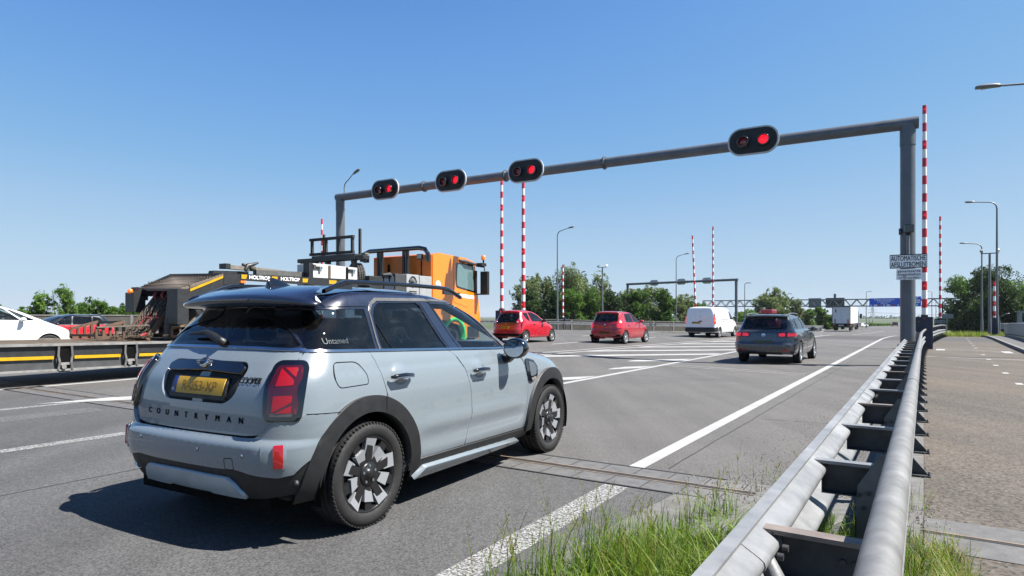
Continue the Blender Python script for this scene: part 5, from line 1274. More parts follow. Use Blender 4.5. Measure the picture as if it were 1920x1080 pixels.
for x in (-.44, -.03, .40):
    b.box((x * w_, -.075, -h_ * .36), (.16, .02, .34), WHT); b.add([(x * w_ - .25, -.085, -h_ * .34), (x * w_ + .25, -.085, -h_ * .34), (x * w_, -.085, -h_ * .22)], [(0, 1, 2)], WHT)
b.build('lettering', root)
b = MB()
for x, m_ in ((-.30, WHT), (-.18, None), (.10, WHT), (.23, None)): b.box((x * w_, -.08, -h_ * .33), (w_ * .11, .03, h_ * .16), m_ or mat('orange_patch', (.75, .28, .03), .5))
b.build('road_shield', root)
root, w_, h_ = panel(1692, 1727, 556, 574.5, 'motorway_sign', 'blue exit sign peeking out right of the gantry pillar')
b = MB()
for z in (.12, -.08): b.box((.28 * w_, -.08, z * h_), (w_ * .34, .03, h_ * .12), WHT)
for z in (.38, -.34): b.add([(w_ * .22, -.09, z * h_ - .2), (w_ * .22 + .15, -.09, z * h_ - .25), (w_ * .22 + .5, -.09, z * h_ + .15), (w_ * .22 + .3, -.09, z * h_ + .22)], [(0, 1, 2, 3)], WHT)
b.build('lettering', root)
panel(1516, 1540, 559, 577, 'rear_facing_sign', 'smaller pale sign seen from behind on the lattice gantry', False, mat('sign_back_pale', (.24, .27, .30), .6, metal=.2))
rt, w_, h_ = panel(1548, 1583.5, 558.5, 577, 'rear_facing_sign', 'dark sign seen from behind above the white lorry', False, mat('sign_back_dark', (.07, .085, .085), .6, metal=.2))
b = MB(); b.box((.0, 0, h_ * .68), (.5, .3, h_ * .45), SG); b.build('upper_post', rt)
# small signs behind the near boom
e = empty('route_sign', (36, 57.5, 0), 33, label='small blue sign behind the near boom cabinet', cat='sign'); b = MB(); b.box((0, 0, 1.25), (.05, .75, .55), MB_BLUE); b.build('panel', e); b = MB(); b.box((.05, .2, .5), (.06, .06, 1.5), POLE); b.build('post', e)
e = empty('rear_facing_sign', (53.5, 78, -.3), 33, label='grey sign seen from behind next to the dark trees, behind the second boom', cat='sign'); b = MB(); b.box((0, 0, 1.75), (.06, 1.25, .55), SG); b.build('panel', e); b = MB(); b.box((.06, 0, .85), (.1, .1, 1.7), POLE); b.build('post', e)
e = empty('traffic_light', (47.3, 70, -.3), 33, label='dark traffic light seen beside the second boom', cat='traffic light'); b = MB(); b.box((0, 0, 2.6), (.2, .42, 1.0), mat('dark_maroon', (.03, .006, .008), .5)); b.build('housing', e, bevel=.02); b = MB(); b.cyl((0, 0, 0), (0, 0, 2.2), .05, POLE, 8); b.build('post', e)
# pylon
e = empty('electricity_pylon', (852, 1500, -18), label='distant lattice electricity pylon under the blue sign', cat='pylon'); b = MB(); pm = mat('pylon_steel', (.22, .24, .26), .6, metal=.3)
H_ = 42
for sx, sy in ((1, 1), (1, -1), (-1, 1), (-1, -1)): b.beam((sx * 5, sy * 5, 0), (sx * 1.2, sy * 1.2, H_), .7, .7, pm)
for k in range(7):
    a = H_ * k / 7; c = H_ * (k + 1) / 7; ra = 5 - 3.8 * k / 7; rc_ = 5 - 3.8 * (k + 1) / 7; b.beam((-ra, -ra, a), (rc_, -rc_, c), .45, .45, pm); b.beam((ra, -ra, a), (-rc_, -rc_, c), .45, .45, pm)
b.build('tower', e)
for z in (H_ * .72, H_ * .86): b = MB(); b.beam((-11, 0, z), (11, 0, z), .6, .8, pm); b.build('cross_arm', e)
for s_ in (-1, 1):
    b = MB(); b.tube([(s_ * 10, 0, H_ * .7), (s_ * 10 - 90, -60, H_ * .56), (s_ * 10 - 200, -130, H_ * .68)], .22, pm, 4); b.tube([(s_ * 10, 0, H_ * .7), (s_ * 10 + 120, -60, H_ * .56), (s_ * 10 + 240, -120, H_ * .6)], .22, pm, 4); b.build('cable', e)
# ------------------------------------------------------------------ trees: leaf clumps through the crown volume on a trunk with limbs
def leafmat(name, c, tr_=.35):
    m, t, p = _nodes(name); p.inputs['Roughness'].default_value = .55; p.inputs['Specular IOR Level'].default_value = .25
    lk(t, mix(t, noise(t, .7, 4, .6), [x * .8 for x in c], [x * 1.45 for x in c]), p.inputs['Base Color'])
    tr = t.nodes.new('ShaderNodeBsdfTranslucent'); tr.inputs[0].default_value = (c[0] * 1.5, c[1] * 1.5, c[2] * .8, 1); mx = t.nodes.new('ShaderNodeMixShader'); mx.inputs[0].default_value = tr_
    lk(t, p.outputs[0], mx.inputs[1]); lk(t, tr.outputs[0], mx.inputs[2]); lk(t, mx.outputs[0], t.nodes['Material Output'].inputs[0]); return m
LM = {'dark': [leafmat('dark_leaves', (.017, .038, .009)), leafmat('dark_leaves', (.027, .056, .012))], 'mid': [leafmat('mid_leaves', (.045, .095, .012)), leafmat('mid_leaves', (.065, .13, .020))],
      'willow': [leafmat('willow_leaves', (.085, .115, .050)), leafmat('willow_leaves', (.12, .155, .070))], 'fresh': [leafmat('fresh_leaves', (.065, .13, .02)), leafmat('fresh_leaves', (.09, .165, .027))]}
BARK = mat('bark', (.09, .07, .05), .9, var=.3, bmp=.5, bscale=20)
def tree(x, y, z0, h, w_, kind, label, n=5200, leaf=.17, seed=1, group='trees beyond the road', name='tree', low=.12, tall=1.0, cat='tree'):
    rg = random.Random(seed); root = empty(name, (x, y, z0), label=label, cat=cat, group=group)
    lobes = []; k = max(14, int(w_ * 3.4))
    for i in range(k):
        a = rg.random() * 6.283; rr = w_ * .5 * math.sqrt(rg.random()) * .78; zz = h * (low + (1 - low - .10) * rg.random()); tp = 1 - .55 * max(0, (zz / h - .55) / .45)
        lobes.append((rr * math.cos(a) * tp, rr * math.sin(a) * tp, zz, w_ * rg.uniform(.15, .25), h * rg.uniform(.10, .17)))
    b = MB(); r0 = max(.08, h * .022); b.tube([(0, 0, 0), (.05, 0, h * .3), (0, .1, h * .6)], [r0, r0 * .8, r0 * .45], BARK, 8)
    for lx, ly, lz, lr, lh in lobes[:9]: b.tube([(0, 0, h * .22), (lx * .4, ly * .4, lz * .6), (lx, ly, lz)], [r0 * .55, r0 * .35, .02], BARK, 5)
    b.build('trunk', root)
    b = MB(); ms = LM[kind]; tot = sum(l[3] ** 2 for l in lobes); V = [[], []]
    for lx, ly, lz, lr, lh in lobes:
        cnt = int(n * lr ** 2 / tot); sub = [(rg.gauss(0, .55), rg.gauss(0, .55), rg.gauss(0, .55)) for _ in range(max(6, cnt // 34))]
        mi_ = rg.random() < .5
        for i in range(cnt):
            s_ = rg.choice(sub); q = [s_[j] + rg.gauss(0, .17) for j in range(3)]; L = math.sqrt(sum(a * a for a in q))
            if L > 1.35: q = [a * 1.35 / L for a in q]
            px, py, pz = lx + q[0] * lr, ly + q[1] * lr, lz + q[2] * lh
            if pz < h * .02: continue
            d = Vector((rg.gauss(0, 1), rg.gauss(0, 1), rg.gauss(0, 1) + .4)).normalized(); e1 = d.orthogonal().normalized(); e2 = d.cross(e1); e1, e2 = e1 * math.cos(1.1 * i) + e2 * math.sin(1.1 * i), e2 * math.cos(1.1 * i) - e1 * math.sin(1.1 * i)
            sz = leaf * rg.uniform(.55, 1.25); p = Vector((px, py, pz)); g = V[int(mi_ if rg.random() < .8 else not mi_)]; g += [p - e1 * sz, p - e2 * sz * .5, p + e1 * sz, p + e2 * sz * .5]
    for m_, vs in zip(ms, V):
        if vs: b.add(vs, [(4 * i, 4 * i + 1, 4 * i + 2, 4 * i + 3) for i in range(len(vs) // 4)], m_)
    b.build('crown', root); return root
def atp(px, Z): return ((px - 960) / 1190 * Z, Z)
# mid-left group
for i, (px, Z, yt, wpx, kind, lab) in enumerate((
    (985, 108, 528, 62, 'willow', 'loose grey-green tree at the left end of the row behind the booms'), (1018, 112, 516, 50, 'willow', 'feathery willow behind the right one of two close booms'), (1062, 104, 506, 70, 'willow', 'tallest grey-green willow behind the small boom'),
    (1088, 108, 503, 60, 'willow', 'tall willow right of the small boom'), (1110, 104, 515, 56, 'willow', 'willow left of the camera mast'), (1140, 106, 524, 56, 'willow', 'willow right of the camera mast'),
    (1170, 110, 532, 56, 'willow', 'willow left of the far gantry post'), (1000, 98, 556, 56, 'dark', 'dark round tree low behind the small red three-door car'), (1040, 94, 550, 56, 'dark', 'dark tree behind the lamp post in the row'), (1075, 92, 546, 66, 'mid', 'bright green tree right behind the small boom cabinet'),
    (1112, 94, 548, 54, 'mid', 'bright green tree behind the camera mast'), (1150, 96, 555, 52, 'dark', 'dark tree above the small red five-door car'), (1190, 100, 552, 54, 'mid', 'green tree behind the left post of the far gantry'), (1222, 106, 541, 58, 'willow', 'grey-green tree framed by the far gantry'),
    (1246, 98, 553, 52, 'mid', 'green bushy tree left of the white van'), (1282, 108, 556, 50, 'willow', 'small willow behind the lamp post beside the white van'), (1302, 112, 566, 46, 'mid', 'small tree just above the white van roof'),
    (1395, 120, 585, 44, 'fresh', 'low fresh green shrub between white van and grey estate'), (1420, 128, 580, 40, 'fresh', 'fresh green shrub behind the roof of the grey estate'), (1440, 135, 541, 62, 'willow', 'lone rounded willow above the grey estate'), (1462, 138, 556, 46, 'willow', 'willow right beside the lone rounded one'), (1492, 142, 560, 44, 'willow', 'thin tree under the left end of the lattice gantry'),
    (1516, 142, 584, 40, 'mid', 'small green tree right of the grey estate mirror'), (1543, 146, 577, 34, 'fresh', 'small fresh tree left of the white lorry'), (1556, 140, 594, 26, 'fresh', 'low shrub at the rear corner of the white lorry'))):
    yt = yt - (7 if px < 1290 else 2)
    s_ = 1190 / Z; x, y = atp(px, Z); z0 = zg(x, y) - .4; h = 1.38 + (594 - yt) / s_ - z0
    tree(x, y, z0, h, wpx / s_, kind, lab, n=13000, leaf=1.7 / s_, seed=50 + i)
for i, (px, Z, yt, wpx, lab) in enumerate(((1628, 250, 606, 26, 'low green bush right of the lorry'), (1646, 255, 607, 28, 'green bush below the pylon'), (1662, 262, 608, 26, 'green bush left of the distant dark car'))):
    s_ = 1190 / Z; x, y = atp(px, Z); z0 = zg(x, y) - .2; h = 1.38 + (594 - yt) / s_ - z0; tree(x, y, z0, max(h, 1.0), wpx / s_, 'mid', lab, n=1200, leaf=1.6 / s_, seed=90 + i)
# right group
for i, (px, Z, yt, wpx, kind, lab) in enumerate(((1800, 110, 520, 64, 'mid', 'lighter tree at the left edge of the dark right-hand group'), (1832, 92, 504, 80, 'dark', 'broad dark tree behind the second lamp post on the right'), (1862, 88, 498, 84, 'dark', 'tallest dark tree behind the lamp posts on the right'),
    (1900, 86, 497, 80, 'mid', 'leafy tree top right of the tall lamp post'), (1945, 86, 494, 90, 'dark', 'dark tree cut off by the right edge'), (1815, 90, 548, 70, 'dark', 'dark lower tree at the end of the cycle path'), (1850, 84, 545, 76, 'dark', 'dark lower tree behind the camera mast on the right'), (1890, 82, 540, 76, 'dark', 'dark lower tree behind the short boom'), (1930, 80, 545, 80, 'dark', 'dark lower tree behind the grey frame'))):
    s_ = 1190 / Z; x, y = atp(px, Z); z0 = zg(x, y) - .8; h = 1.38 + (594 - yt) / s_ - z0
    tree(x, y, z0, h, wpx / s_, kind, lab, n=15000, leaf=1.9 / s_, seed=120 + i, group='trees right of the cycle path', low=.04)
# shrubs behind the left wall
SHR = ((45, 52, 572, 56, 'mid', 'low green shrub behind the roof of the white car'), (85, 50, 548, 50, 'fresh', 'sprouting light green shrub with upright shoots'), (118, 50, 536, 46, 'fresh', 'tallest light green shrub with upright shoots behind the wall'), (150, 52, 566, 44, 'mid', 'green shrub right of the tallest shoots'),
       (180, 52, 563, 48, 'mid', 'rounded green shrub behind the red car'), (215, 52, 566, 50, 'mid', 'green shrub left of the loader ramp'), (245, 54, 570, 50, 'mid', 'green shrub meeting the loader ramp'), (15, 54, 575, 50, 'mid', 'low shrub above the white car windscreen'), (-30, 52, 570, 60, 'mid', 'shrub just outside the left edge'), (285, 56, 572, 50, 'mid', 'green shrub hidden mostly by the loader ramp'), (330, 60, 574, 60, 'mid', 'shrub behind the gooseneck of the loader'))
for i, (px, Z, yt, wpx, kind, lab) in enumerate(SHR):
    s_ = 1190 / Z; x, y = atp(px, Z); h = 1.38 + (594 - yt) / s_ + .3; tree(x, y, -.3, h, wpx / s_ * 1.1, kind, lab, n=7000, leaf=1.9 / s_, seed=200 + i, group='shrubs behind the left wall', name='shrub', low=.2, cat='shrub')
    if kind == 'fresh':
        rg = random.Random(i); b = MB(); root = [o for o in bpy.data.objects if o.get('label') == lab][0]
        for k in range(7):
            tx, ty = rg.uniform(-.8, .8), rg.uniform(-.3, .3); hh = h * rg.uniform(.9, 1.12)
            b.tube([(tx * .7, ty, h * .4), (tx, ty, hh)], [.012, .005], BARK, 4)
            for j in range(26): z = h * .5 + (hh - h * .5) * j / 26; a = rg.random() * 6; p = Vector((tx * (.7 + .3 * j / 26) + .10 * math.cos(a), ty + .08 * math.sin(a), z)); d = Vector((math.cos(a), math.sin(a), .6)).normalized() * .085; e1 = Vector((-d.y, d.x, 0)) * .5; b.add([p - d, p - e1, p + d, p + e1], [(0, 1, 2, 3)], LM['fresh'][j % 2])
        b.build('shoots', root)
# far-off wood
rg = random.Random(9); b = MB(); V = []
for i in range(9000):
    t = rg.random(); X = -1500 + 4500 * t; Y = 1500 + 300 * rg.random(); hh = 13 + 5 * math.sin(X * .021) + 3 * math.sin(X * .057 + 1) + 2 * math.sin(X * .13); z = -17 + hh * math.sqrt(rg.random()); p = Vector((X, Y, z))
    a = rg.random() * 6.28; e1 = Vector((math.cos(a), math.sin(a) * .3, .3)) * 5; e2 = Vector((0, -.4, 1)) * 2.6; V += [p - e1, p - e2, p + e1, p + e2]
b.add(V, [(4 * i, 4 * i + 1, 4 * i + 2, 4 * i + 3) for i in range(9000)], LM['dark'][1]); o = b.build('distant_wood'); tag(o, 'hazy line of distant woodland on the horizon', 'woodland', kind='stuff')
# ------------------------------------------------------------------ other cars: same body-surface method, each with its own outline
CGL = glass('car_glass', (.55, .66, .68), .75); DGL = glass('dark_car_glass', (.2, .25, .28), .5)
def car(s):
    root = empty(s['name'], s['loc'], s['yaw'], label=s['label'], cat=s.get('cat', 'car')); 
    if s.get('scale'): root.scale = (s['scale'],) * 3
    pm = s['paint']; wb = s['wb']; sh = Shell(w=s['w'], xr=s['xr'], xf=s['xf'], rc=s['rc'], fc=s['fc'], bow_r=s.get('bow_r', .05), bow_f=.14, kp=s.get('kp', .05), n=2.3)
    S, B, F = sh.S, sh.B, sh.F; zb = s['belt']; sz = s.get('sill', .26); AR = s['ar']; r = s['r']; g = s.get('grid', (.09, .07)); zt = s['ztop']
    aR = arc(0, r, AR, 178, 2, 20); aF = arc(wb, r, AR, 178, 2, 20); cm = lambda L: [(x, max(z, sz)) for x, z in L]
    low = [(0, s.get('zlow', .32))] + B([(-.02, s.get('zlow', .32)), (-s['bw'], s.get('zlow', .32))]) + S([(-AR - .12, sz + .03)]) + S(cm(aR)) + S([(AR + .01, sz), (wb - AR - .01, sz)]) + S(cm(aF)) + [(sh.c[3], sz), (sh.T, sz)]
    up = [(sh.T, zb(sh.xf(zb(2)))), (sh.c[3], zb(2.2))] + S([(x, zb(x)) for x in s['beltx'][::-1]]) + B([(-s['ghw'], zb(-1)), (-.02, zb(-1))]) + [(0, zb(-1))]
    doors = [S(d, closed=True) for d in s['doors']]; hat = s.get('hatch'); rh = []
    halfH = None
    if hat: halfH = [(0, hat[0][1])] + B(hat) + [(0, hat[-1][1])]
    rb = s['bump']; halfB = [(0, rb[-1][1])] + B(rb[::-1]) + S(s['bump_side']) + [(0, rb[0][1])] if False else None
    body = low + up
    patch(sh, 'body_side', body, pm, root, holes=doors + ([[(max(t, -.02) if t > 0 else -.02, v) for t, v in halfH]] if False else []), grid=g, both=True, gap=0, rim=.02)
    for d in doors: patch(sh, 'door', d, pm, root, off=.002, grid=g, both=True, gap=.004, rim=.02)
    if hat: patch(sh, 'tailgate', sym(halfH), pm, root, off=.006, grid=g, rim=.012)
    patch(sh, 'rear_bumper', sym([(0, rb[0])] + B([(-.02, rb[0]), (-s['bw'], rb[0])]) + S(s['bump_side']) + B([(-s['bw'], rb[1]), (-.02, rb[1])]) + [(0, rb[1])]), s.get('bumpm', pm), root, off=.022, rim=.03, grid=g)
    if s.get('diff'): d = s['diff']; patch(sh, 'rear_diffuser', sym([(0, d[0])] + B([(-.02, d[0]), (-d[2], d[0]), (-d[2] + .05, d[1]), (-.02, d[1])]) + [(0, d[1])]), BLACK, root, off=.028, rim=.03)
    # upper frame ring with holes
    W = [S(w_, closed=True) for w_ in s['wins']]; rg = [(0, s['rg'][0][1])] + B(s['rg']) + [(0, s['rg'][-1][1])]
    lw = s['wins'][-1]; xa = max(p[0] for p in lw) + .13; xb = max(p[0] for p in lw if p[1] > 1.24) + .16
    tA = min(sh.c[3] - .1, sh.inv(xa, s['wsz'][0], 0)[0]); tB = min(sh.c[3] - .08, sh.inv(xb, s['wsz'][1], 0)[0]); ws = [(tA, s['wsz'][0]), (sh.T + .001, s['wsz'][0])]; wst = [(sh.T + .001, s['wsz'][1]), (tB, s['wsz'][1])]
    ring = [(0, zb(-1))] + up[::-1][1:] ; 
    out = [(0, zb(-1))] + [q for q in up[::-1] if q[0] > .001] + [(sh.T, zt), (sh.c[3], zt), (sh.c[2], zt), (sh.c[1], zt), (sh.c[0], zt), (0, zt)]
    rgh = [q for q in rg]; rgi = [(max(.02, t), v) for t, v in rg]
    out2 = [(0, zb(-1)), (0, rg[0][1])] + rgi[1:-1] + [(0, rg[-1][1]), (0, zt), (sh.c[0], zt), (sh.c[1], zt), (sh.c[2], zt), (sh.c[3], zt), (sh.T, zt), (sh.T, s['wsz'][1])] + wst[1:] + ws[:1] + [(sh.T, s['wsz'][0]), (sh.T, zb(2) if True else 0)] + [q for q in up if .001 < q[0] < sh.T - .001]
    patch(sh, 'upper_body', out2, s.get('roofm', pm), root, holes=W, grid=g, both=True, gap=0, rim=.02)
    patch(sh, 'rear_window', sym(rg), s.get('rglass', CGL), root, off=-.005, rim=0, gap=-.008)
    if s.get('rgf'): patch(sh, 'window_surround', sym([(0, s['rgf'][0][1])] + B(s['rgf']) + [(0, s['rgf'][-1][1])]), GLOSSB, root, holes=[sym(rg)], off=.008, rim=.008, gap=0)
    for i, w_ in enumerate(W):
        patch(sh, 'side_window', w_, s['wg'][i], root, off=-.006, rim=0, gap=-.008, both=True)
        strip(sh, 'window_frame', w_ + w_[:1], .022, GLOSSB, root, off=.003, both=True, rim=.004)
    WS = symf(sh, ws[:1] + [(sh.T, s['wsz'][0])]) + [(2 * sh.T - t, v) for t, v in wst[::-1]] + wst
    patch(sh, 'windscreen', WS, CGL, root, off=-.004, rim=0, gap=-.006)
    roofcap(sh, 'roof', s.get('roofm', pm), root, zt - .0005, s['crown'], s['spine'])
    # cabin backing
    fl = [(x, z) for x, z in ((-.3, .45), (wb, .45), (wb - .2, zb(1.5) - .04), (-.3, zb(0) - .04))]
    b = MB(); hw = s['w'][2][1] - .08; b.box((wb * .42, 0, .38), (wb + .7, hw * 2, .10), DULL)
    for y in (-hw, hw): b.prism(fl, y - .01, y + .01, SEATM)
    b.box((wb - .45, 0, zb(2) - .1), (.4, hw * 1.7, .2), SEATM); b.build('cabin_floor', root)
    seats(root, (wb * .22, wb * .55), .5, hw * .48, .52)
    if s.get('shelf'): b = MB(); b.box((s['xr'][4][1] + .32, 0, zb(-1) - .06), (.45, hw * 1.7, .03), SEATM); b.build('parcel_shelf', root)
    for x in (0, wb):
        b = MB()
        for sg in (1, -1):
            pr = [(x + (AR - .005) * math.cos(R(a)), r + (AR - .005) * math.sin(R(a))) for a in range(-15, 200, 12)]; yo = -hw * sg * 1.04
            vs = [(q, y, z) for q, z in pr for y in (yo, .4 * -sg)]; b.add(vs, [(2 * i, 2 * i + 1, 2 * i + 3, 2 * i + 2) for i in range(len(pr) - 1)], DULL); b.add([(q, .4 * -sg, z) for q, z in pr], [list(range(len(pr)))], DULL)
        b.build('wheel_well', root)
        for y in (-s['tr'], s['tr']): wheel(root, x, y, r, r, s.get('tw', .2), s['rr'], s['spokes'], s.get('wstyle', 'steel'))
    for nm, pl, m_, off, spc in s['lights']:
        pts = (B(pl, closed=True) if spc == 'B' else [sh.inv(a, z, 1) if k == 'b' else sh.inv(a, z, 0) for k, a, z in pl])
        for sg in (1, -1): patch(sh, nm, pts if sg == 1 else [(-t, v) for t, v in pts], m_, root, off=off, rim=.012, gap=0)
    for nm, pl, m_, off in s.get('extra', []): patch(sh, nm, sym([(0, pl[0][1])] + B(pl) + [(0, pl[-1][1])]), m_, root, off=off, rim=.01, gap=0)
    py, pz, hw_, hh = s['plate']; pm2 = s.get('platem', PLATE)
    patch(sh, 'number_plate', B([(py - hw_, pz - hh), (py - hw_, pz + hh), (py + hw_, pz + hh), (py + hw_, pz - hh)], closed=True), pm2, root, off=.026, rim=.008, gap=0)
    if s.get('ptext'):
        patch(sh, 'plate_blue_band', B([(py + hw_ - .045, pz - hh), (py + hw_ - .045, pz + hh), (py + hw_, pz + hh), (py + hw_, pz - hh)], closed=True), EUB, root, off=.029, rim=.003, gap=0)
        b = MB(); text_on(sh, b, s['ptext'], hh * 1.5, py - .02, pz - hh * .55, SK if not s.get('pink') else s['pink'], off=.029); b.build('plate_letters', root)
    for y, z, rad, m_ in s.get('badge', []):
        p, n = sh.ev(*sh.inv(y, z, 1), .006); b = MB(); b.lathe([(rad, .004), (rad * .86, .008), (rad * .8, .004), (0, .004)], p, n, m_, 20); b.build('badge', root)
    for sg in (1, -1):
        mx, mz = s['mirror']; e = empty('door_mirror'); e.parent = root; yy = s['w'][3][1] * 1.0 + .09; b = MB()
        b.lathe([(.0, -.075), (.09, -.06), (.10, -.03), (.09, .03), (.05, .07), (0, .085)], (mx, -yy * sg, mz), (1, 0, 0), s.get('mirm', pm), 16); b.v = [(x, -yy * sg + (y + yy * sg) * 1.15, mz + (z - mz) * .72) for x, y, z in b.v]; b.build('mirror_shell', e)
        b = MB(); b.box((mx - .0, -(yy - .11) * sg, mz - .05), (.06, .14, .04), BLACK); b.build('mirror_arm', e, bevel=.01)
        for hx, hz in s.get('handles', []):
            p, n = sh.ev(*sh.inv(hx, hz, 0), .02); b = MB(); b.tube([(hx - .09, p.y * sg + .015 * sg, hz), (hx - .05, p.y * sg, hz), (hx + .05, p.y * sg, hz), (hx + .09, p.y * sg + .015 * sg, hz)], .013, s.get('hanm', pm), 8); b.build('door_handle', root)
    if s.get('wiper'): 
        a, c, d = s['wiper']; p1, _ = sh.ev(*sh.inv(*a, 1), .02); p2, _ = sh.ev(*sh.inv(*c, 1), .02); b = MB(); b.tube([p1, p1.lerp(p2, .5), p2], [.018, .014, .008], BLACK, 8); b.build('rear_wiper', root)
    if s.get('rails'):
        x0, x1, yy, z = s['rails']
        for sg in (1, -1): b = MB(); b.tube([(x0, yy * sg, z - .05), (x0 + .12, yy * sg, z), ((x0 + x1) / 2, yy * sg, z + .02), (x1 - .12, yy * sg, z), (x1, yy * sg, z - .05)], .018, STEEL, 8); b.build('roof_rail', root)
    if s.get('spoiler'):
        x0, x1, yy, z, k = s['spoiler']; b = MB(); vs = []; n = 12
        for i in range(n + 1): y = -yy + 2 * yy * i / n; q = (y / yy) ** 2; vs += [(x1, y * .95, z + .02 - k * q), (x0 + .05 * q, y, z - k * q), (x0 + .05 * q, y, z - .04 - k * q), (x1, y * .95, z - .07 - k * q)]
        b.add(vs, [(4 * i + j, 4 * i + (j + 1) % 4, 4 * i + 4 + (j + 1) % 4, 4 * i + 4 + j) for i in range(n) for j in range(4)], s.get('roofm', pm), True); b.add(vs, [[0, 1, 2, 3], [4 * n + 3, 4 * n + 2, 4 * n + 1, 4 * n]], pm); b.build('roof_spoiler', root, recalc=True)
        b = MB(); b.box((x0 - .004, 0, z - .02), (.01, .30, .016), DARKRED); b.build('high_brake_light', root)
    b = MB(); b.tube([(s['ant'][0], 0, s['ant'][1] - .03), (s['ant'][0] - .12, 0, s['ant'][1] + .12)] if s['ant'][2] else [(s['ant'][0], 0, s['ant'][1] - .02), (s['ant'][0] - .05, 0, s['ant'][1] + .05)], [.012, .004], BLACK, 6); b.build('antenna', root)
    return root, sh
def poly_side(x0, x1, x2, x3, z0, z1): return [(x0, z0), (x1, z1), (x2, z1), (x3, z0)]
# grey estate car
gp = paint('grey_estate_paint', (.095, .10, .11), metal=.4, flake=.1); blur = mat('dull_plate', (.2, .19, .12), .6)
zb = lambda x: .985 + .0 * x
gl, gs_ = car(dict(name='estate_car', label='grey estate car with lit brake lights driving in the right lane', loc=(8.62 - .90 * UY * .97, 18.9 + .90 * UX * .97, 0), yaw=33.6, scale=.98, paint=gp, wb=2.63, r=.325, rr=.22, ar=.385, tr=.79, tw=.21, spokes=10, wstyle='alloy', sill=.24, zlow=.30, bw=.62,
    w=[(.2, .80), (.3, .86), (.5, .895), (.7, .90), (.85, .892), (.95, .865), (1.0, .83), (1.05, .80), (1.3, .705), (1.4, .655), (1.44, .61), (1.455, .56)],
    xr=[(.2, -.88), (.3, -.96), (.45, -1.03), (.58, -1.04), (.66, -1.0), (.8, -.975), (.95, -.94), (1.02, -.88), (1.38, -.66), (1.455, -.60)],
    xf=[(.2, 3.3), (.35, 3.45), (.5, 3.48), (.65, 3.45), (.78, 3.3), (.88, 3.0), (.95, 2.6), (1.0, 2.3), (1.05, 2.15), (1.3, 1.6), (1.4, 1.3), (1.455, 1.05)],
    rc=[(.2, .3), (.6, .32), (1.0, .26), (1.455, .2)], fc=[(.2, .5), (.9, .6), (1.05, .4), (1.455, .3)], belt=zb, beltx=[-.55, 0, .6, 1.2, 1.8, 2.05], ghw=.62, ztop=1.455, crown=.035, spine=(-.3, .8),
    doors=[[(.42, .30), (.30, .60), (.22, .975), (1.02, .975), (1.08, .30)], [(1.10, .30), (1.04, .975), (2.0, .975), (2.10, .70), (2.12, .30)]],
    hatch=[(-.02, .60), (-.60, .60), (-.66, .75), (-.66, .975), (-.02, .975)], bump=(.32, .62), bump_side=[(-.62, .33), (-.50, .33), (-.40, .60), (-.55, .68)],
    wins=[rnd([(-.62, 1.03), (-.50, 1.33), (-.02, 1.36), (.05, 1.03)], .03), rnd([(.12, 1.03), (.06, 1.37), (.88, 1.395), (1.02, 1.03)], .03), rnd([(1.10, 1.03), (.97, 1.395), (1.22, 1.385), (1.78, 1.03)], .03)], wg=[DGL, DGL, CGL],
    rg=[(-.02, 1.05), (-.60, 1.05), (-.64, 1.10), (-.57, 1.35), (-.02, 1.38)], rglass=DGL, wsz=(1.06, 1.38), rgf=[(-.02, 1.02), (-.63, 1.02), (-.67, 1.08), (-.60, 1.385), (-.02, 1.41)],
    lights=[('brake_light', [('b', -.40, .80), ('b', -.38, .90), ('b', -.45, .945), ('s', -.62, .945), ('s', -.60, .85), ('b', -.66, .79)], DARKRED, .018, 'm'), ('brake_light_glow', rnd([(-.43, .825), (-.43, .91), (-.60, .925), (-.60, .825)], .02), mat('glowing_brake_lens', (.9, .03, .05), .2, emit=.16), .030, 'B'), ('brake_light_glow', [('b', -.66, .82), ('b', -.66, .92), ('s', -.70, .92), ('s', -.70, .83)], MATS['glowing_brake_lens'], .030, 'm'),
            ('rear_reflector', rnd([(-.50, .40), (-.50, .44), (-.70, .455), (-.70, .415)], .01), REDL, .034, 'B')],
    plate=(0, .655, .26, .055), platem=blur, badge=[(0, .865, .055, CHROME)], mirror=(1.72, 1.02), mirm=gp, handles=[(.40, .90), (1.22, .90)], wiper=((-.02, 1.055), (-.45, 1.085), 0), rails=(-.45, 1.15, .60, 1.50), spoiler=(-.72, -.40, .62, 1.455, .03), ant=(-.35, 1.49, 0), diff=(.30, .37, .55)))
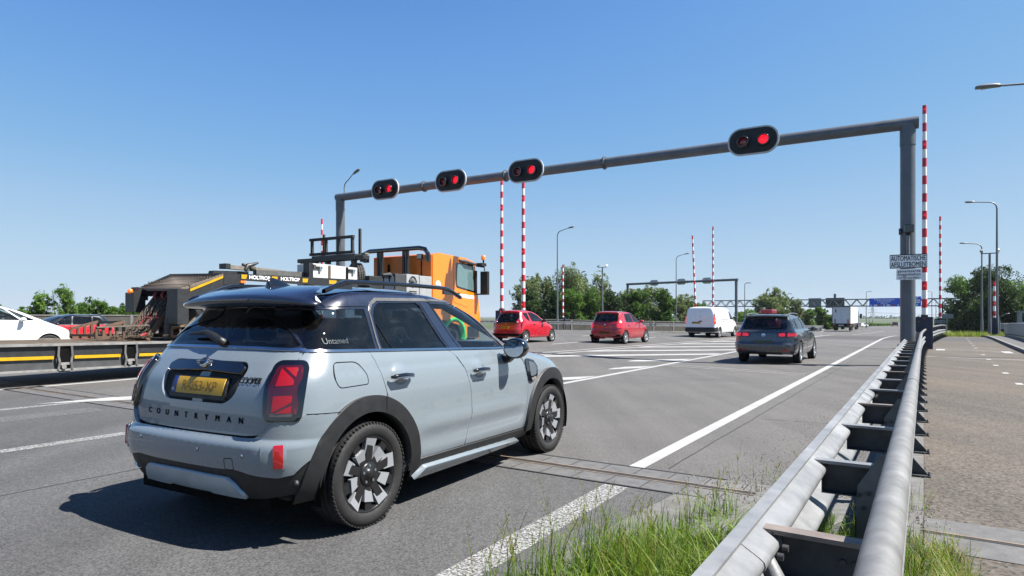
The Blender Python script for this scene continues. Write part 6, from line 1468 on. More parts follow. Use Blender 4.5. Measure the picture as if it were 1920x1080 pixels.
# small red three-door
rp = paint('bright_red_paint', (1.05, .016, .05)); zb = lambda x: .93 + .02 * (x - .8) * -1
car(dict(name='hatchback', label='small red three-door car with yellow plate passing behind the mirror of the grey-blue SUV', loc=(.64 - .80 * UY, 27.7 + .80 * UX, .215), yaw=32.6, paint=rp, wb=2.34, r=.285, rr=.185, ar=.335, tr=.70, tw=.165, spokes=7, sill=.24, zlow=.28, bw=.50, kp=.07,
    w=[(.2, .72), (.3, .78), (.5, .80), (.7, .805), (.85, .79), (.95, .76), (1.02, .72), (1.3, .60), (1.38, .56), (1.42, .50), (1.435, .45)],
    xr=[(.2, -.36), (.3, -.44), (.45, -.50), (.58, -.50), (.70, -.47), (.85, -.44), (.95, -.40), (1.05, -.34), (1.38, -.16), (1.435, -.12)],
    xf=[(.2, 2.7), (.35, 2.84), (.5, 2.86), (.65, 2.80), (.76, 2.66), (.86, 2.40), (.93, 2.15), (1.0, 1.98), (1.3, 1.40), (1.38, 1.15), (1.435, .85)],
    rc=[(.2, .3), (.6, .32), (1.0, .28), (1.435, .22)], fc=[(.2, .5), (.85, .55), (1.0, .4), (1.435, .3)], belt=lambda x: .93, beltx=[-.05, .4, .9, 1.4, 1.85], ghw=.50, ztop=1.435, crown=.035, spine=(.15, .6),
    doors=[[(.62, .32), (.52, .60), (.48, .92), (1.68, .92), (1.80, .70), (1.78, .32)]], hatch=[(-.02, .64), (-.48, .64), (-.56, .75), (-.55, .92), (-.02, .92)], bump=(.30, .60), bump_side=[(-.42, .32), (-.35, .32), (-.32, .50), (-.36, .62)],
    wins=[rnd([(.02, 1.28), (.22, 1.02), (.40, .985), (.36, 1.33), (.08, 1.34)], [.05, .08, .04, .03, .05]), rnd([(.56, .965), (.44, 1.345), (.72, 1.36), (1.10, 1.25), (1.56, .965)], [.04, .03, .06, .08, .04])], wg=[CGL, CGL],
    rg=[(-.02, .80), (-.40, .82), (-.52, .93), (-.555, 1.10), (-.50, 1.30), (-.02, 1.34)], rglass=DGL, wsz=(1.0, 1.35), 
    lights=[('tail_light', [('b', -.52, .86), ('b', -.50, 1.0), ('b', -.60, 1.03), ('s', -.10, 1.02), ('s', -.02, .97), ('s', -.12, .90)], REDL, .02, 'm'), ('indicator', [('b', -.535, .89), ('b', -.525, .96), ('b', -.58, .97), ('b', -.59, .90)], WHITEL, .026, 'm')],
    plate=(.05, .70, .25, .055), ptext='50-RT-KZ', badge=[(0, .86, .05, CHROME)], mirror=(1.42, 1.0), mirm=BLACK, handles=[(.66, .84)], hanm=BLACK, spoiler=(-.20, .02, .52, 1.425, .04), ant=(.7, 1.47, 1), extra=[('glass_hatch_lower', [(-.02, .79), (-.42, .80), (-.535, .93), (-.50, .93), (-.02, .92)], GLOSSB, .012)]))
# red five-door
rp2 = paint('deep_red_paint', (.80, .018, .042))
car(dict(name='hatchback', label='dark red five-door car with glowing brake light, right of the three-door one', loc=(5.24 - .84 * UY, 29.0 + .84 * UX, .135), yaw=34.2, paint=rp2, wb=2.38, r=.30, rr=.20, ar=.35, tr=.74, tw=.18, spokes=7, sill=.24, zlow=.28, bw=.55, kp=.06,
    w=[(.2, .76), (.3, .81), (.5, .84), (.7, .845), (.85, .835), (.95, .81), (1.0, .785), (1.05, .76), (1.3, .67), (1.40, .635), (1.45, .58), (1.47, .52)],
    xr=[(.2, -.44), (.3, -.50), (.45, -.56), (.60, -.56), (.70, -.53), (.85, -.51), (.97, -.47), (1.05, -.42), (1.40, -.30), (1.47, -.26)],
    xf=[(.2, 2.75), (.35, 2.96), (.5, 3.0), (.65, 2.96), (.78, 2.8), (.88, 2.5), (.95, 2.2), (1.02, 2.0), (1.3, 1.52), (1.40, 1.3), (1.47, 1.0)],
    rc=[(.2, .28), (.6, .30), (1.0, .24), (1.47, .2)], fc=[(.2, .5), (.88, .55), (1.02, .38), (1.47, .3)], belt=lambda x: .965, beltx=[-.10, .4, .9, 1.4, 1.9], ghw=.56, ztop=1.47, crown=.035, spine=(.0, .7),
    doors=[[(.36, .32), (.28, .60), (.22, .955), (.90, .955), (.98, .32)], [(1.0, .32), (.92, .955), (1.78, .955), (1.90, .70), (1.90, .32)]], hatch=[(-.02, .58), (-.55, .58), (-.60, .70), (-.60, .955), (-.02, .955)], bump=(.30, .56), bump_side=[(-.45, .32), (-.37, .32), (-.34, .50), (-.40, .60)],
    wins=[rnd([(.14, 1.0), (.16, 1.36), (.78, 1.40), (.88, 1.0)], .03), rnd([(.96, 1.0), (.86, 1.40), (1.14, 1.40), (1.66, 1.0)], .03)], wg=[CGL, CGL], rg=[(-.02, 1.02), (-.56, 1.02), (-.585, 1.10), (-.54, 1.36), (-.02, 1.40)], rglass=DGL, wsz=(1.05, 1.39),
    lights=[('tail_light', [('b', -.60, .74), ('b', -.57, .86), ('b', -.62, .955), ('s', -.22, .95), ('s', -.24, .80), ('s', -.32, .73)], mat('glowing_tail_lens', (.75, .03, .05), .15, emit=.2), .02, 'm')],
    plate=(0, .52, .26, .055), platem=mat('dim_plate', (.22, .12, .03), .6), ptext='32-TX-NF', pink=mat('faded_letters', (.10, .05, .02), .6), badge=[(0, .885, .045, CHROME)], mirror=(1.55, 1.03), mirm=rp2, handles=[(.34, .87), (1.05, .87)], spoiler=(-.38, -.12, .60, 1.465, .03), ant=(.75, 1.51, 1), wiper=((0, 1.03), (-.35, 1.05), 0)))
# white van
wp = paint('white_van_paint', (2.0, 2.05, 2.1))
vr, vs_ = car(dict(name='delivery_van', cat='van', label='white delivery van with dark lower bumper driving ahead left of the grey estate', loc=(12.63 - .93 * UY, 38.5 + .93 * UX, .085), yaw=35, paint=wp, wb=3.2, r=.33, rr=.21, ar=.38, tr=.82, tw=.2, spokes=5, sill=.32, zlow=.36, bw=.70, kp=.025, bow_r=.03,
    w=[(.25, .86), (.35, .92), (.55, .945), (.8, .95), (1.0, .945), (1.2, .925), (1.5, .86), (1.72, .795), (1.82, .74), (1.865, .66)],
    xr=[(.25, -.90), (.35, -.97), (.5, -.98), (.7, -.95), (1.0, -.93), (1.2, -.92), (1.6, -.89), (1.82, -.85), (1.865, -.82)],
    xf=[(.25, 3.85), (.45, 4.0), (.65, 4.0), (.85, 3.90), (1.0, 3.65), (1.1, 3.35), (1.18, 3.15), (1.5, 2.75), (1.72, 2.45), (1.865, 2.0)],
    rc=[(.25, .12), (1.865, .12)], fc=[(.25, .5), (1.0, .55), (1.2, .4), (1.865, .3)], belt=lambda x: 1.10, beltx=[-.78, 0, 1, 2, 2.7, 3.05], ghw=.78, ztop=1.865, crown=.05, spine=(-.5, 1.8),
    doors=[[(1.95, .42), (1.90, .75), (1.90, 1.09), (2.92, 1.09), (2.90, .70), (2.80, .42)]], hatch=None, bump=(.38, .66), bump_side=[(-.80, .40), (-.45, .40), (-.40, .62), (-.45, .68)], bumpm=BLACK,
    wins=[rnd([(2.02, 1.15), (2.0, 1.62), (2.38, 1.62), (2.85, 1.15)], .04)], wg=[CGL], rg=[(-.02, 1.28), (-.03, 1.28), (-.03, 1.33), (-.02, 1.33)], wsz=(1.2, 1.66),
    lights=[('tail_light', [('b', -.845, .86), ('b', -.845, 1.34), ('s', -.80, 1.34), ('s', -.80, .86)], mat('glowing_van_lens', (.85, .03, .03), .2, emit=.22), .02, 'm'), ('lamp_upper_trim', [('b', -.825, 1.34), ('b', -.815, 1.58), ('s', -.80, 1.60), ('s', -.80, 1.34)], BLACK, .018, 'm'), ('indicator', [('b', -.85, 1.02), ('b', -.85, 1.12), ('s', -.82, 1.12), ('s', -.82, 1.02)], mat('orange_lens', (.8, .25, .03), .2, emit=.2), .028, 'm')],
    plate=(.22, .94, .26, .06), ptext='V-193-GB', mirror=(2.75, 1.25), mirm=BLACK, handles=[(2.05, 1.0), (.6, 1.0)], hanm=BLACK, ant=(1.8, 1.93, 0)))
for sg in (1, -1):
    f = lambda L: L if sg == 1 else [(-t, v) for t, v in L]
    patch(vs_, 'rear_door', f([(.012, .70)] + vs_.B([(-.02, .70), (-.80, .70), (-.80, 1.80), (-.02, 1.80)])[1:] + [(.012, 1.80)]), wp, vr, off=.012, rim=.02, gap=.002, grid=(.12, .12))
patch(vs_, 'side_panel_pressing', vs_.S(rnd([(.35, 1.18), (.35, 1.62), (1.75, 1.64), (1.78, 1.18)], .06), closed=True), wp, vr, off=.008, rim=.008, gap=0, both=True, grid=(.12, .12))
strip(vs_, 'sliding_door_rail', vs_.S([(-.6, 1.12), (.5, 1.12), (1.8, 1.12)]), .02, BLACK, vr, off=.006, both=True); strip(vs_, 'door_seam', vs_.S([(.52, .45), (.52, 1.75)]), .010, DULL, vr, off=.003, both=True, rim=0)
b = MB(); b.box((-.975, -.06, 1.03), (.03, .20, .05), BLACK); b.build('rear_door_handle', vr, bevel=.008)
# white people carrier at the left, only its nose side in view
wp2 = paint('white_people_carrier_paint', (2.1, 2.12, 2.14))
car(dict(name='people_carrier', label='white people carrier cut off by the left edge, behind the low-loader deck', loc=(-17.5, 19.2, .13), yaw=35, paint=wp2, wb=2.70, r=.33, rr=.22, ar=.38, tr=.78, spokes=5, wstyle='alloy', sill=.26, zlow=.3, bw=.6, scale=1.0,
    w=[(.2, .82), (.3, .87), (.5, .90), (.75, .905), (.95, .895), (1.1, .87), (1.18, .83), (1.5, .70), (1.6, .64), (1.66, .56)], xr=[(.2, -.8), (.4, -.9), (.7, -.88), (1.1, -.82), (1.3, -.72), (1.66, -.5)],
    xf=[(.2, 3.3), (.4, 3.5), (.6, 3.52), (.8, 3.42), (.92, 3.2), (1.02, 2.95), (1.12, 2.72), (1.22, 2.50), (1.45, 2.0), (1.6, 1.5), (1.66, 1.2)], rc=[(.2, .3), (1.66, .25)], fc=[(.2, .5), (1.0, .6), (1.2, .4), (1.66, .3)],
    belt=lambda x: 1.09, beltx=[-.5, .5, 1.2, 1.9, 2.4], ghw=.6, ztop=1.66, crown=.03, spine=(-.1, .9), doors=[[(1.15, .34), (1.05, .7), (1.05, 1.08), (2.15, 1.08), (2.25, .8), (2.22, .34)]], hatch=None, bump=(.32, .6), bump_side=[(-.5, .33), (-.4, .33), (-.38, .6)],
    wins=[rnd([(.15, 1.14), (.2, 1.52), (.98, 1.56), (1.0, 1.14)], .03), rnd([(1.08, 1.14), (1.06, 1.56), (1.45, 1.53), (1.92, 1.14)], .03), rnd([(2.0, 1.14), (1.62, 1.46), (1.70, 1.46), (2.32, 1.14)], .02)], wg=[DGL, CGL, CGL],
    rg=[(-.02, 1.2), (-.55, 1.2), (-.5, 1.5), (-.02, 1.5)], wsz=(1.24, 1.58), lights=[('tail_light', rnd([(-.6, .9), (-.6, 1.3), (-.7, 1.3), (-.7, .9)], .02), REDL, .02, 'B')], plate=(0, .6, .26, .055), mirror=(1.95, 1.16), mirm=wp2, handles=[(1.2, 1.0)], ant=(1.2, 1.69, 0)))
# oncoming red car with black roof
rp3 = paint('scarlet_paint', (1.5, .012, .04)); bk = paint('black_roof_paint', (.012, .014, .02))
oc, osh = car(dict(name='hatchback', label='red car with dark roof and driver, facing left behind the low-loader', loc=(-20.1, 30.2, 0), yaw=213, paint=rp3, roofm=bk, wb=2.6, r=.33, rr=.22, ar=.38, tr=.78, spokes=5, wstyle='alloy', sill=.26, zlow=.3, bw=.6,
    w=[(.2, .80), (.3, .86), (.5, .895), (.7, .90), (.9, .885), (1.0, .86), (1.06, .83), (1.35, .72), (1.44, .66), (1.47, .60)], xr=[(.2, -.7), (.4, -.82), (.7, -.82), (.95, -.76), (1.1, -.66), (1.38, -.42), (1.47, -.34)],
    xf=[(.2, 3.2), (.4, 3.4), (.6, 3.42), (.78, 3.3), (.9, 3.0), (.98, 2.6), (1.04, 2.3), (1.1, 2.1), (1.35, 1.6), (1.44, 1.3), (1.47, 1.1)], rc=[(.2, .3), (1.47, .22)], fc=[(.2, .5), (.95, .6), (1.1, .4), (1.47, .3)],
    belt=lambda x: 1.0, beltx=[-.4, .5, 1.2, 1.9, 2.1], ghw=.6, ztop=1.47, crown=.03, spine=(-.1, .9), doors=[[(.4, .32), (.28, .7), (.25, .99), (1.05, .99), (1.1, .32)], [(1.12, .32), (1.07, .99), (1.95, .99), (2.1, .7), (2.1, .32)]], hatch=None, bump=(.32, .6), bump_side=[(-.5, .33), (-.4, .33), (-.38, .6)],
    wins=[rnd([(-.25, 1.10), (-.1, 1.34), (.16, 1.38), (.22, 1.05)], .03), rnd([(.28, 1.04), (.22, 1.385), (.98, 1.40), (1.04, 1.04)], .03), rnd([(1.12, 1.04), (1.06, 1.40), (1.26, 1.39), (1.82, 1.04)], .03)], wg=[DGL, DGL, CGL],
    rg=[(-.02, 1.1), (-.55, 1.1), (-.5, 1.36), (-.02, 1.38)], wsz=(1.1, 1.40), lights=[('tail_light', rnd([(-.5, .85), (-.5, .98), (-.7, .98), (-.7, .85)], .02), REDL, .02, 'B')], plate=(0, .6, .26, .055), mirror=(1.75, 1.06), mirm=bk, handles=[(.45, .92), (1.25, .92)], ant=(.2, 1.5, 0)))
# red car ahead of the grey estate, with a red roof box
rc_, _ = car(dict(name='hatchback', label='dark red car with red roof box, mostly hidden in front of the grey estate', loc=(15.5, 38.6, 0), yaw=33, paint=rp2, wb=2.6, r=.32, rr=.21, ar=.37, tr=.76, spokes=5, sill=.26, zlow=.3, bw=.6, scale=1.02,
    w=[(.2, .80), (.3, .86), (.5, .89), (.7, .89), (.9, .87), (1.0, .84), (1.06, .81), (1.35, .70), (1.42, .65), (1.46, .58)], xr=[(.2, -.7), (.4, -.82), (.7, -.82), (.95, -.76), (1.1, -.70), (1.38, -.50), (1.46, -.44)],
    xf=[(.2, 3.2), (.4, 3.4), (.6, 3.42), (.78, 3.3), (.9, 3.0), (.98, 2.6), (1.04, 2.3), (1.1, 2.1), (1.35, 1.6), (1.42, 1.3), (1.46, 1.1)], rc=[(.2, .3), (1.46, .22)], fc=[(.2, .5), (.95, .6), (1.1, .4), (1.46, .3)],
    belt=lambda x: 1.0, beltx=[-.4, .5, 1.2, 1.9, 2.1], ghw=.6, ztop=1.46, crown=.03, spine=(-.1, .9), doors=[[(.4, .32), (.28, .7), (.25, .99), (1.05, .99), (1.1, .32)]], hatch=None, bump=(.32, .6), bump_side=[(-.5, .33), (-.4, .33), (-.38, .6)],
    wins=[rnd([(.1, 1.04), (.14, 1.385), (.98, 1.39), (1.04, 1.04)], .03), rnd([(1.12, 1.04), (1.06, 1.39), (1.26, 1.38), (1.82, 1.04)], .03)], wg=[DGL, CGL],
    rg=[(-.02, 1.1), (-.55, 1.1), (-.5, 1.36), (-.02, 1.38)], wsz=(1.1, 1.40), lights=[('tail_light', rnd([(-.5, .85), (-.5, .98), (-.7, .98), (-.7, .85)], .02), REDL, .02, 'B')], plate=(0, .6, .26, .055), mirror=(1.75, 1.06), handles=[(1.25, .92)], ant=(.2, 1.49, 0)))
b = MB(); b.box((.5, .0, 1.66), (1.5, .7, .26), mat('red_roof_box', (.55, .03, .06), .3, coat=.5)); o = b.build('roof_box', None, bevel=.06); o.parent = rc_
b = MB()
for x in (0, .9, 1.3): b.box((x, 0, 1.54), (.04, 1.2, .03), BLACK)
b.build('roof_bar', rc_)
# distant light van and dark car
def far_car(loc, yaw, m_, label, h=1.9, name='delivery_van', cat='van', L=4.6):
    e = empty(name, loc, yaw, label=label, cat=cat); b = MB()
    body = rnd([(0, .35), (0, h * .62), (.15, h), (L * .62, h), (L * .78, h * .62), (L * .97, h * .50), (L, .35)], .12); b.prism(body, -.88, .88, m_); b.build('body', e, bevel=.08)
    b = MB(); b.box((-.01 + .10, 0, h * .78), (.1, 1.4, h * .26), GLOSSB); b.build('rear_window', e); b = MB(); b.prism([(L * .30, h * .62), (L * .30, h * .92), (L * .60, h * .92), (L * .72, h * .62)], -.892, .892, GLOSSB); b.build('side_window', e)
    for x in (.8, L - .9):
        for y in (-.78, .78): b = MB(); b.cyl((x, y - .1, .32), (x, y + .1, .32), .32, RUBBER, 16); b.build('wheel', e)
    b = MB(); b.box((-.02, .7, h * .5), (.05, .2, .2), REDLON); b.box((-.02, -.7, h * .5), (.05, .2, .2), REDLON); b.build('tail_light', e)
far_car((97.5, 200, zg(97, 200) + .25), 75, wp, 'distant white van driving beyond the guard rail, left of the lorry')
far_car((134, 222, zg(134, 222) + .1), 31, mat('distant_grey_car', (.10, .11, .12), .4), 'distant grey car on the road just left of the gantry pillar', 1.55, 'hatchback', 'car', 4.2)
far_car((112, 205, zg(112, 205)), 60, wp, 'tiny white car right of the lorry, mostly hidden by the road crest', 1.4, 'hatchback', 'car', 4)
# driver in the red car
e = empty('person', (0, 0, 0)); bpy.data.objects.remove(e)
# ------------------------------------------------------------------ low-loader trailer and its tractor unit
TM = Matrix.Identity(3); TRO = (-9.75, 12.1, 0); TYAW = 31
DG = mat('dark_grey_chassis_paint', (.045, .048, .052), .5, var=.3, fine=.3); MG = mat('mid_grey_web', (.13, .135, .14), .6, var=.3, vscale=5, fine=.4); WD = mat('worn_deck_planks', (.46, .36, .26), .85, var=.35, vscale=4, bmp=.4)
EDGE = mat('scuffed_pale_edge', (.50, .49, .47), .6, var=.3, vscale=8); WEDG = mat('dirty_bracket_steel', (.26, .255, .25), .6, var=.4, vscale=12); YEL = mat('yellow_reflective_tape', (1.25, .72, .01), .4, var=.15, fine=.2); RST = mat('rusty_brown_steel', (.24, .14, .085), .8, var=.4, vscale=9, bmp=.3); CHN = mat('chain_steel', (.065, .050, .036), .55, metal=.4, var=.5, vscale=30); REDP = mat('red_binder_paint', (.5, .03, .035), .5, var=.3)
GRT = mat('steel_grating', (.135, .11, .088), .75, metal=.2, var=.4, vscale=40, bmp=.8, bscale=120); AMB = mat('amber_beacon', (.85, .16, .01), .2, coat=1, emit=.1)
tr = empty('low_loader_trailer', TRO, TYAW, label='dark grey low-loader trailer with plank deck and yellow tape along its side', cat='trailer')
b = MB(); b.prism([(-5, .87), (-5, .34), (3.3, .25), (6, .25), (6, .70), (3.3, .755), (0, .80)], .05, .12, MG); b.prism([(-5, .87), (-5, .64), (3.3, .56), (6, .52), (6, .70), (3.3, .755), (0, .80)], .02, .05, DG); b.build('side_beam', tr)
b = MB(); b.prism([(-5, .34), (3.3, .25), (6, .25), (6, .285), (3.3, .29), (-5, .38)], -.03, .3, EDGE); b.build('lower_flange', tr)
b = MB(); b.prism([(-5, .87), (0, .80), (3.3, .755), (6, .70), (6, .76), (3.3, .805), (0, .845), (-5, .91)], -.04, .16, EDGE); b.build('deck_edge', tr)
b = MB(); n = 16
for i in range(n): y = .17 + i * .146; b.add([(-5, y, .90 + i * .004), (0, y, .84 + i * .004), (6, y, .76 + i * .004), (6, y + .138, .76 + i * .004), (0, y + .138, .84 + i * .004), (-5, y + .138, .90 + i * .004)], [(0, 1, 4, 5), (1, 2, 3, 4)][::1], WD)
b.add([(-5, .1, .86), (6, .1, .72), (6, 2.5, .76), (-5, 2.5, .92)], [(0, 1, 2, 3)], DG); b.prism([(-5, .92), (-5, .4), (6, .4), (6, .80)], 2.4, 2.5, DG); b.build('plank_deck', tr)
b = MB(); b.box((.5, 1.25, .42), (10.8, 1.0, .3), DULL); b.build('chassis', tr)
for x0, x1 in ((-4.6, -2.6), (-2.2, -.6), (-.2, .90), (1.28, 2.20), (2.60, 3.7)):
    f = lambda x: .60 - .018 * x; b = MB(); b.prism([(x0, f(x0)), (x1, f(x1)), (x1, f(x1) - .065), (x0, f(x0) - .065)], .008, .0185, YEL); b.build('reflective_tape', tr)
for x in (-2.4, -.4, 1.09, 2.40):
    e = empty('stake_bracket', (x, 0, 0)); e.parent = tr
    for dx in (-.13, .13): b = MB(); b.beam((dx, -.03, .30), (dx * .8, -.035, .45), .04, .03, WEDG, (0, 1, 0)); b.beam((dx * .8, -.035, .45), (dx, -.03, .60), .04, .03, WEDG, (0, 1, 0)); b.beam((dx, -.03, .60), (dx * .9, -.03, .78), .04, .03, WEDG, (0, 1, 0)); b.build('rib', e)
    b = MB(); b.box((0, -.0, .42), (.22, .06, .05), EDGE); b.cyl((-.03, -.02, .36), (-.03, -.06, .36), .045, EDGE, 12); b.box((0, .01, .5), (.2, .03, .5), DULL); b.build('cross_plate', e)
# neck: uprights, sloping ramp, text beam
b = MB(); b.prism([(3.72, 2.05), (3.72, 1.80), (4.3, 1.95), (4.75, 2.12), (5.3, 2.18), (5.3, 2.44), (4.72, 2.44)], 0, .12, DG); b.prism([(4.9, 2.2), (4.9, .75), (5.3, .75), (5.3, 2.2)], .0, .12, DG); b.tube([(3.8, .2, 1.1), (4.9, .2, 2.1)], .05, CHN, 8); b.tube([(3.9, .1, 1.75), (4.2, .05, 1.5), (4.6, .05, 1.62), (4.9, .1, 1.9)], .02, DULL, 6); b.prism([(3.47, 2.05), (3.47, 1.2), (3.75, 1.2), (3.75, 2.05)], -.03, .4, DG); b.prism([(3.6, 2.0), (3.6, 1.5), (3.9, 1.5), (3.9, 2.12)], 2.1, 2.5, DG)
b.box((4.7, 1.35, 1.35), (.7, 1.9, 1.0), DULL); b.box((4.2, 1.3, 2.0), (.8, 2.0, .16), DULL); b.box((4.3, .3, 1.2), (.5, .3, .7), DG); b.build('neck_frame', tr, bevel=.01)
b = MB(); b.add([(3.58, .0, 2.06), (4.70, 0, 2.47), (4.72, 2.4, 2.53), (3.86, 2.4, 2.13), (3.58, 0, 2.0), (4.70, 0, 2.40), (4.72, 2.4, 2.46), (3.86, 2.4, 2.06)], [(0, 1, 2, 3), (7, 6, 5, 4), (0, 4, 5, 1), (3, 2, 6, 7), (0, 3, 7, 4), (1, 5, 6, 2)], GRT)
for i in range(26): t = i / 25; p = Vector((3.78, 0, 2.14)).lerp(Vector((3.98, 2.3, 2.2)), t); b.lathe([(.03, 0), (.04, .01), (.03, .02)], p, (1, .2, 0), CHN, 8)
for i in range(22): t = i / 21; p = Vector((4.35, .05, 2.36)).lerp(Vector((4.1, 2.3, 2.28)), t); b.lathe([(.03, 0), (.04, .01), (.03, .02)], p, (1, .2, 0), CHN, 8)
for i in range(13):
    t = i / 12; b.beam((3.62 + 1.06 * t, .02, 2.075 + .40 * t), (3.88 + .82 * t, 2.38, 2.145 + .395 * t), .022, .022, RST if i % 4 == 1 else GRT)
b.build('loading_ramp', tr)
b = MB(); b.prism([(3.80, 2.055), (4.68, 2.425), (4.68, 2.365), (3.80, 1.995)], -.012, -.001, YEL); b.build('reflective_tape', tr)
b = MB(); b.prism([(5.18, 2.50), (9.4, 2.56), (9.4, 2.30), (5.18, 2.34)], -.02, .16, DG); b.prism([(4.7, 2.46), (5.2, 2.50), (5.2, 2.2), (4.7, 2.2)], -.01, .1, DG); b.build('neck_beam', tr, bevel=.008)
for x0, x1 in ((5.2, 5.37), (6.14, 6.34), (7.2, 7.4), (8.2, 8.5)): b = MB(); b.prism([(x0, 2.485), (x1, 2.485), (x1 - .03, 2.375), (x0, 2.375)], -.026, -.021, YEL); b.build('reflective_tape', tr)
b = MB(); text_flat(b, 'HOLTROP', .135, (5.755, -.024, 2.382), (1, 0, 0), (0, 0, 1), mat('white_letters', (2.2, 2.2, 2.2), .5), .92, .002, .004, 1.12); text_flat(b, 'HOLTROP', .135, (6.76, -.024, 2.392), (1, 0, 0), (0, 0, 1), MATS['white_letters'], .92, .002, .004, 1.12); b.build('side_lettering', tr)
b = MB(); b.box((5.25, -.02, 2.29), (.16, .05, .06), AMB); b.build('marker_lamp', tr, bevel=.01)
b = MB(); b.prism([(4.72, 2.46), (4.76, 2.58), (5.8, 2.62), (5.8, 2.46)], .5, .7, DG); b.prism([(5.9, 2.50), (5.9, 2.66), (7.5, 2.70), (7.5, 2.50)], .3, .45, mat('galvanised_beam', (.22, .22, .21), .6, var=.3, vscale=12)); b.prism([(5.12, 2.66), (5.12, 2.76), (5.9, 2.76), (7.1, 2.72), (7.1, 2.64)], .55, .75, mat('pale_timber', (.45, .40, .33), .8, var=.2)); b.box((5.15, .6, 2.72), (.14, .3, .14), DG); b.build('stowed_beam', tr, bevel=.01)
b = MB(); b.tube([(5.55, .3, 2.62), (5.62, .3, 2.75), (5.8, .3, 2.80), (5.95, .3, 2.86)], [.05, .07, .05, .025], DG, 8); b.tube([(5.5, .35, 2.78), (5.75, .35, 2.74)], .04, CHN, 8); b.lathe([(.02, -.06), (.08, -.05), (.09, 0), (.08, .06), (.02, .07)], (5.78, .3, 2.68), (0, 0, 1), mat('olive_strap', (.15, .14, .09), .9), 14); b.build('strap_winch', tr)
b = MB(); b.box((3.86, 2.3, 1.98), (.26, .34, .34), DG); b.build('lamp_box', tr, bevel=.01)
b = MB(); b.lathe([(0, .07), (.055, .06), (.065, 0), (.06, -.05), (0, -.05)], (3.62, 2.3, 2.03), (0, 0, 1), AMB, 16); b.tube([(3.62, 2.3, 1.97), (3.66, 2.25, 1.86), (3.74, 2.25, 1.84)], .012, BLACK, 6); b.build('beacon', tr)
for x in (-6.8, -8.1):
    for y in (.15, 2.35): w_ = MB(); w_.v = []; t_ = tyre_mesh(.42, .3, .26); t_.v = [(a + x, c + y, d + .42) for a, c, d in t_.v]; t_.build('tyre', tr)
b = MB(); b.prism([(-9, 1.0), (-9, .7), (-5, .5), (-5, .88)], .0, 2.5, DG); b.build('rear_bogie', tr)
# things lying on the deck
e = empty('leaning_ramp_plate', TRO, TYAW, label='dark dented steel ramp plate leaning against the neck, draped with chains', cat='ramp plate')
b = MB(); b.add([(3.12, .75, .86), (3.95, .75, 1.93), (3.95, 1.65, 1.93), (3.12, 1.65, .86)] + [(3.20, .75, .82), (4.03, .75, 1.88), (4.03, 1.65, 1.88), (3.20, 1.65, .82)], [(0, 3, 2, 1), (4, 5, 6, 7), (0, 1, 5, 4), (2, 3, 7, 6), (0, 4, 7, 3), (1, 2, 6, 5)], GRT)
b.build('plate', e)
b = MB(); 
for y in (.70, 1.70): b.beam((3.14, y, .83), (4.0, y, 1.95), .08, .12, RST)
b.build('side_frame', e, bevel=.008)
b = MB(); b.prism([(3.55, 1.95), (3.75, 1.95), (3.62, .85), (3.42, .85)], .42, .50, mat('grey_bracket_plate', (.12, .125, .13), .6, var=.3)); b.build('bracket_plate', e, bevel=.01)
def chain(b, pts, r=.035, th=.010, m=CHN):
    L = [Vector(p) for p in pts]; d = 0; k = 0
    for a, c in zip(L[:-1], L[1:]):
        n = max(1, int((c - a).length / (r * 1.5))); dr = (c - a).normalized()
        for i in range(n):
            p = a.lerp(c, (i + .5) / n); s_ = dr.orthogonal().normalized() if k % 2 else dr.cross(dr.orthogonal()).normalized(); q = [p + dr * r * math.cos(t) + s_ * r * .62 * math.sin(t) for t in [6.283 * j / 8 for j in range(9)]]; b.tube(q, th, m, 5, False); k += 1
rg = random.Random(4); root = empty('lashing_chains', TRO, TYAW, label='heap of rusty lashing chains with red tensioners hanging over the ramp plate', cat='chains')
for i, y in enumerate((.72, .86, 1.02, 1.18, 1.36, 1.52)):
    b = MB(); j = lambda s_: rg.gauss(0, s_); chain(b, [(3.88 + j(.03), y, 1.92), (3.62 + j(.04), y + j(.05), 1.62), (3.36 + j(.04), y + j(.06), 1.26), (3.10 + j(.04), y + j(.06), .96), (2.92 + j(.08), y + j(.12), .89)], .042, .012); b.build('chain', root)
b = MB()
for i in range(46): a = rg.uniform(0, 6.28); p = Vector((2.85 + rg.gauss(0, .18), 1.0 + rg.gauss(0, .35), .885 + abs(rg.gauss(0, .035)))); chain(b, [p, p + Vector((math.cos(a) * .16, math.sin(a) * .16, .01))], .042, .012)
b.build('chain_heap', root)
for y, dx in ((.88, 0), (1.25, -.02)): b = MB(); b.tube([(3.62 + dx, y, 1.52), (3.28 + dx, y + .02, 1.12)], .045, REDP, 12); b.tube([(3.72 + dx, y, 1.68), (3.62 + dx, y, 1.52)], .022, CHN, 8); b.tube([(3.28 + dx, y, 1.12), (3.16 + dx, y, .98)], .022, CHN, 8); b.tube([(3.42 + dx, y, 1.34), (3.40 + dx, y - .3, 1.36)], .022, REDP, 8); b.build('tensioner', root)
for y in (.80, 1.08, 1.42): b = MB(); b.tube([(3.80, y, 1.82), (3.74, y, 1.92), (3.80, y, 2.0), (3.90, y, 1.98), (3.93, y, 1.90)], [.03, .04, .045, .04, .025], REDP if y != .8 else RST, 10); b.build('hook', root)
b = MB(); b.tube([(2.95, .62, .92), (3.1, .66, .96), (3.18, .7, .93)], [.03, .05, .02], REDP, 8); b.build('hook', root)
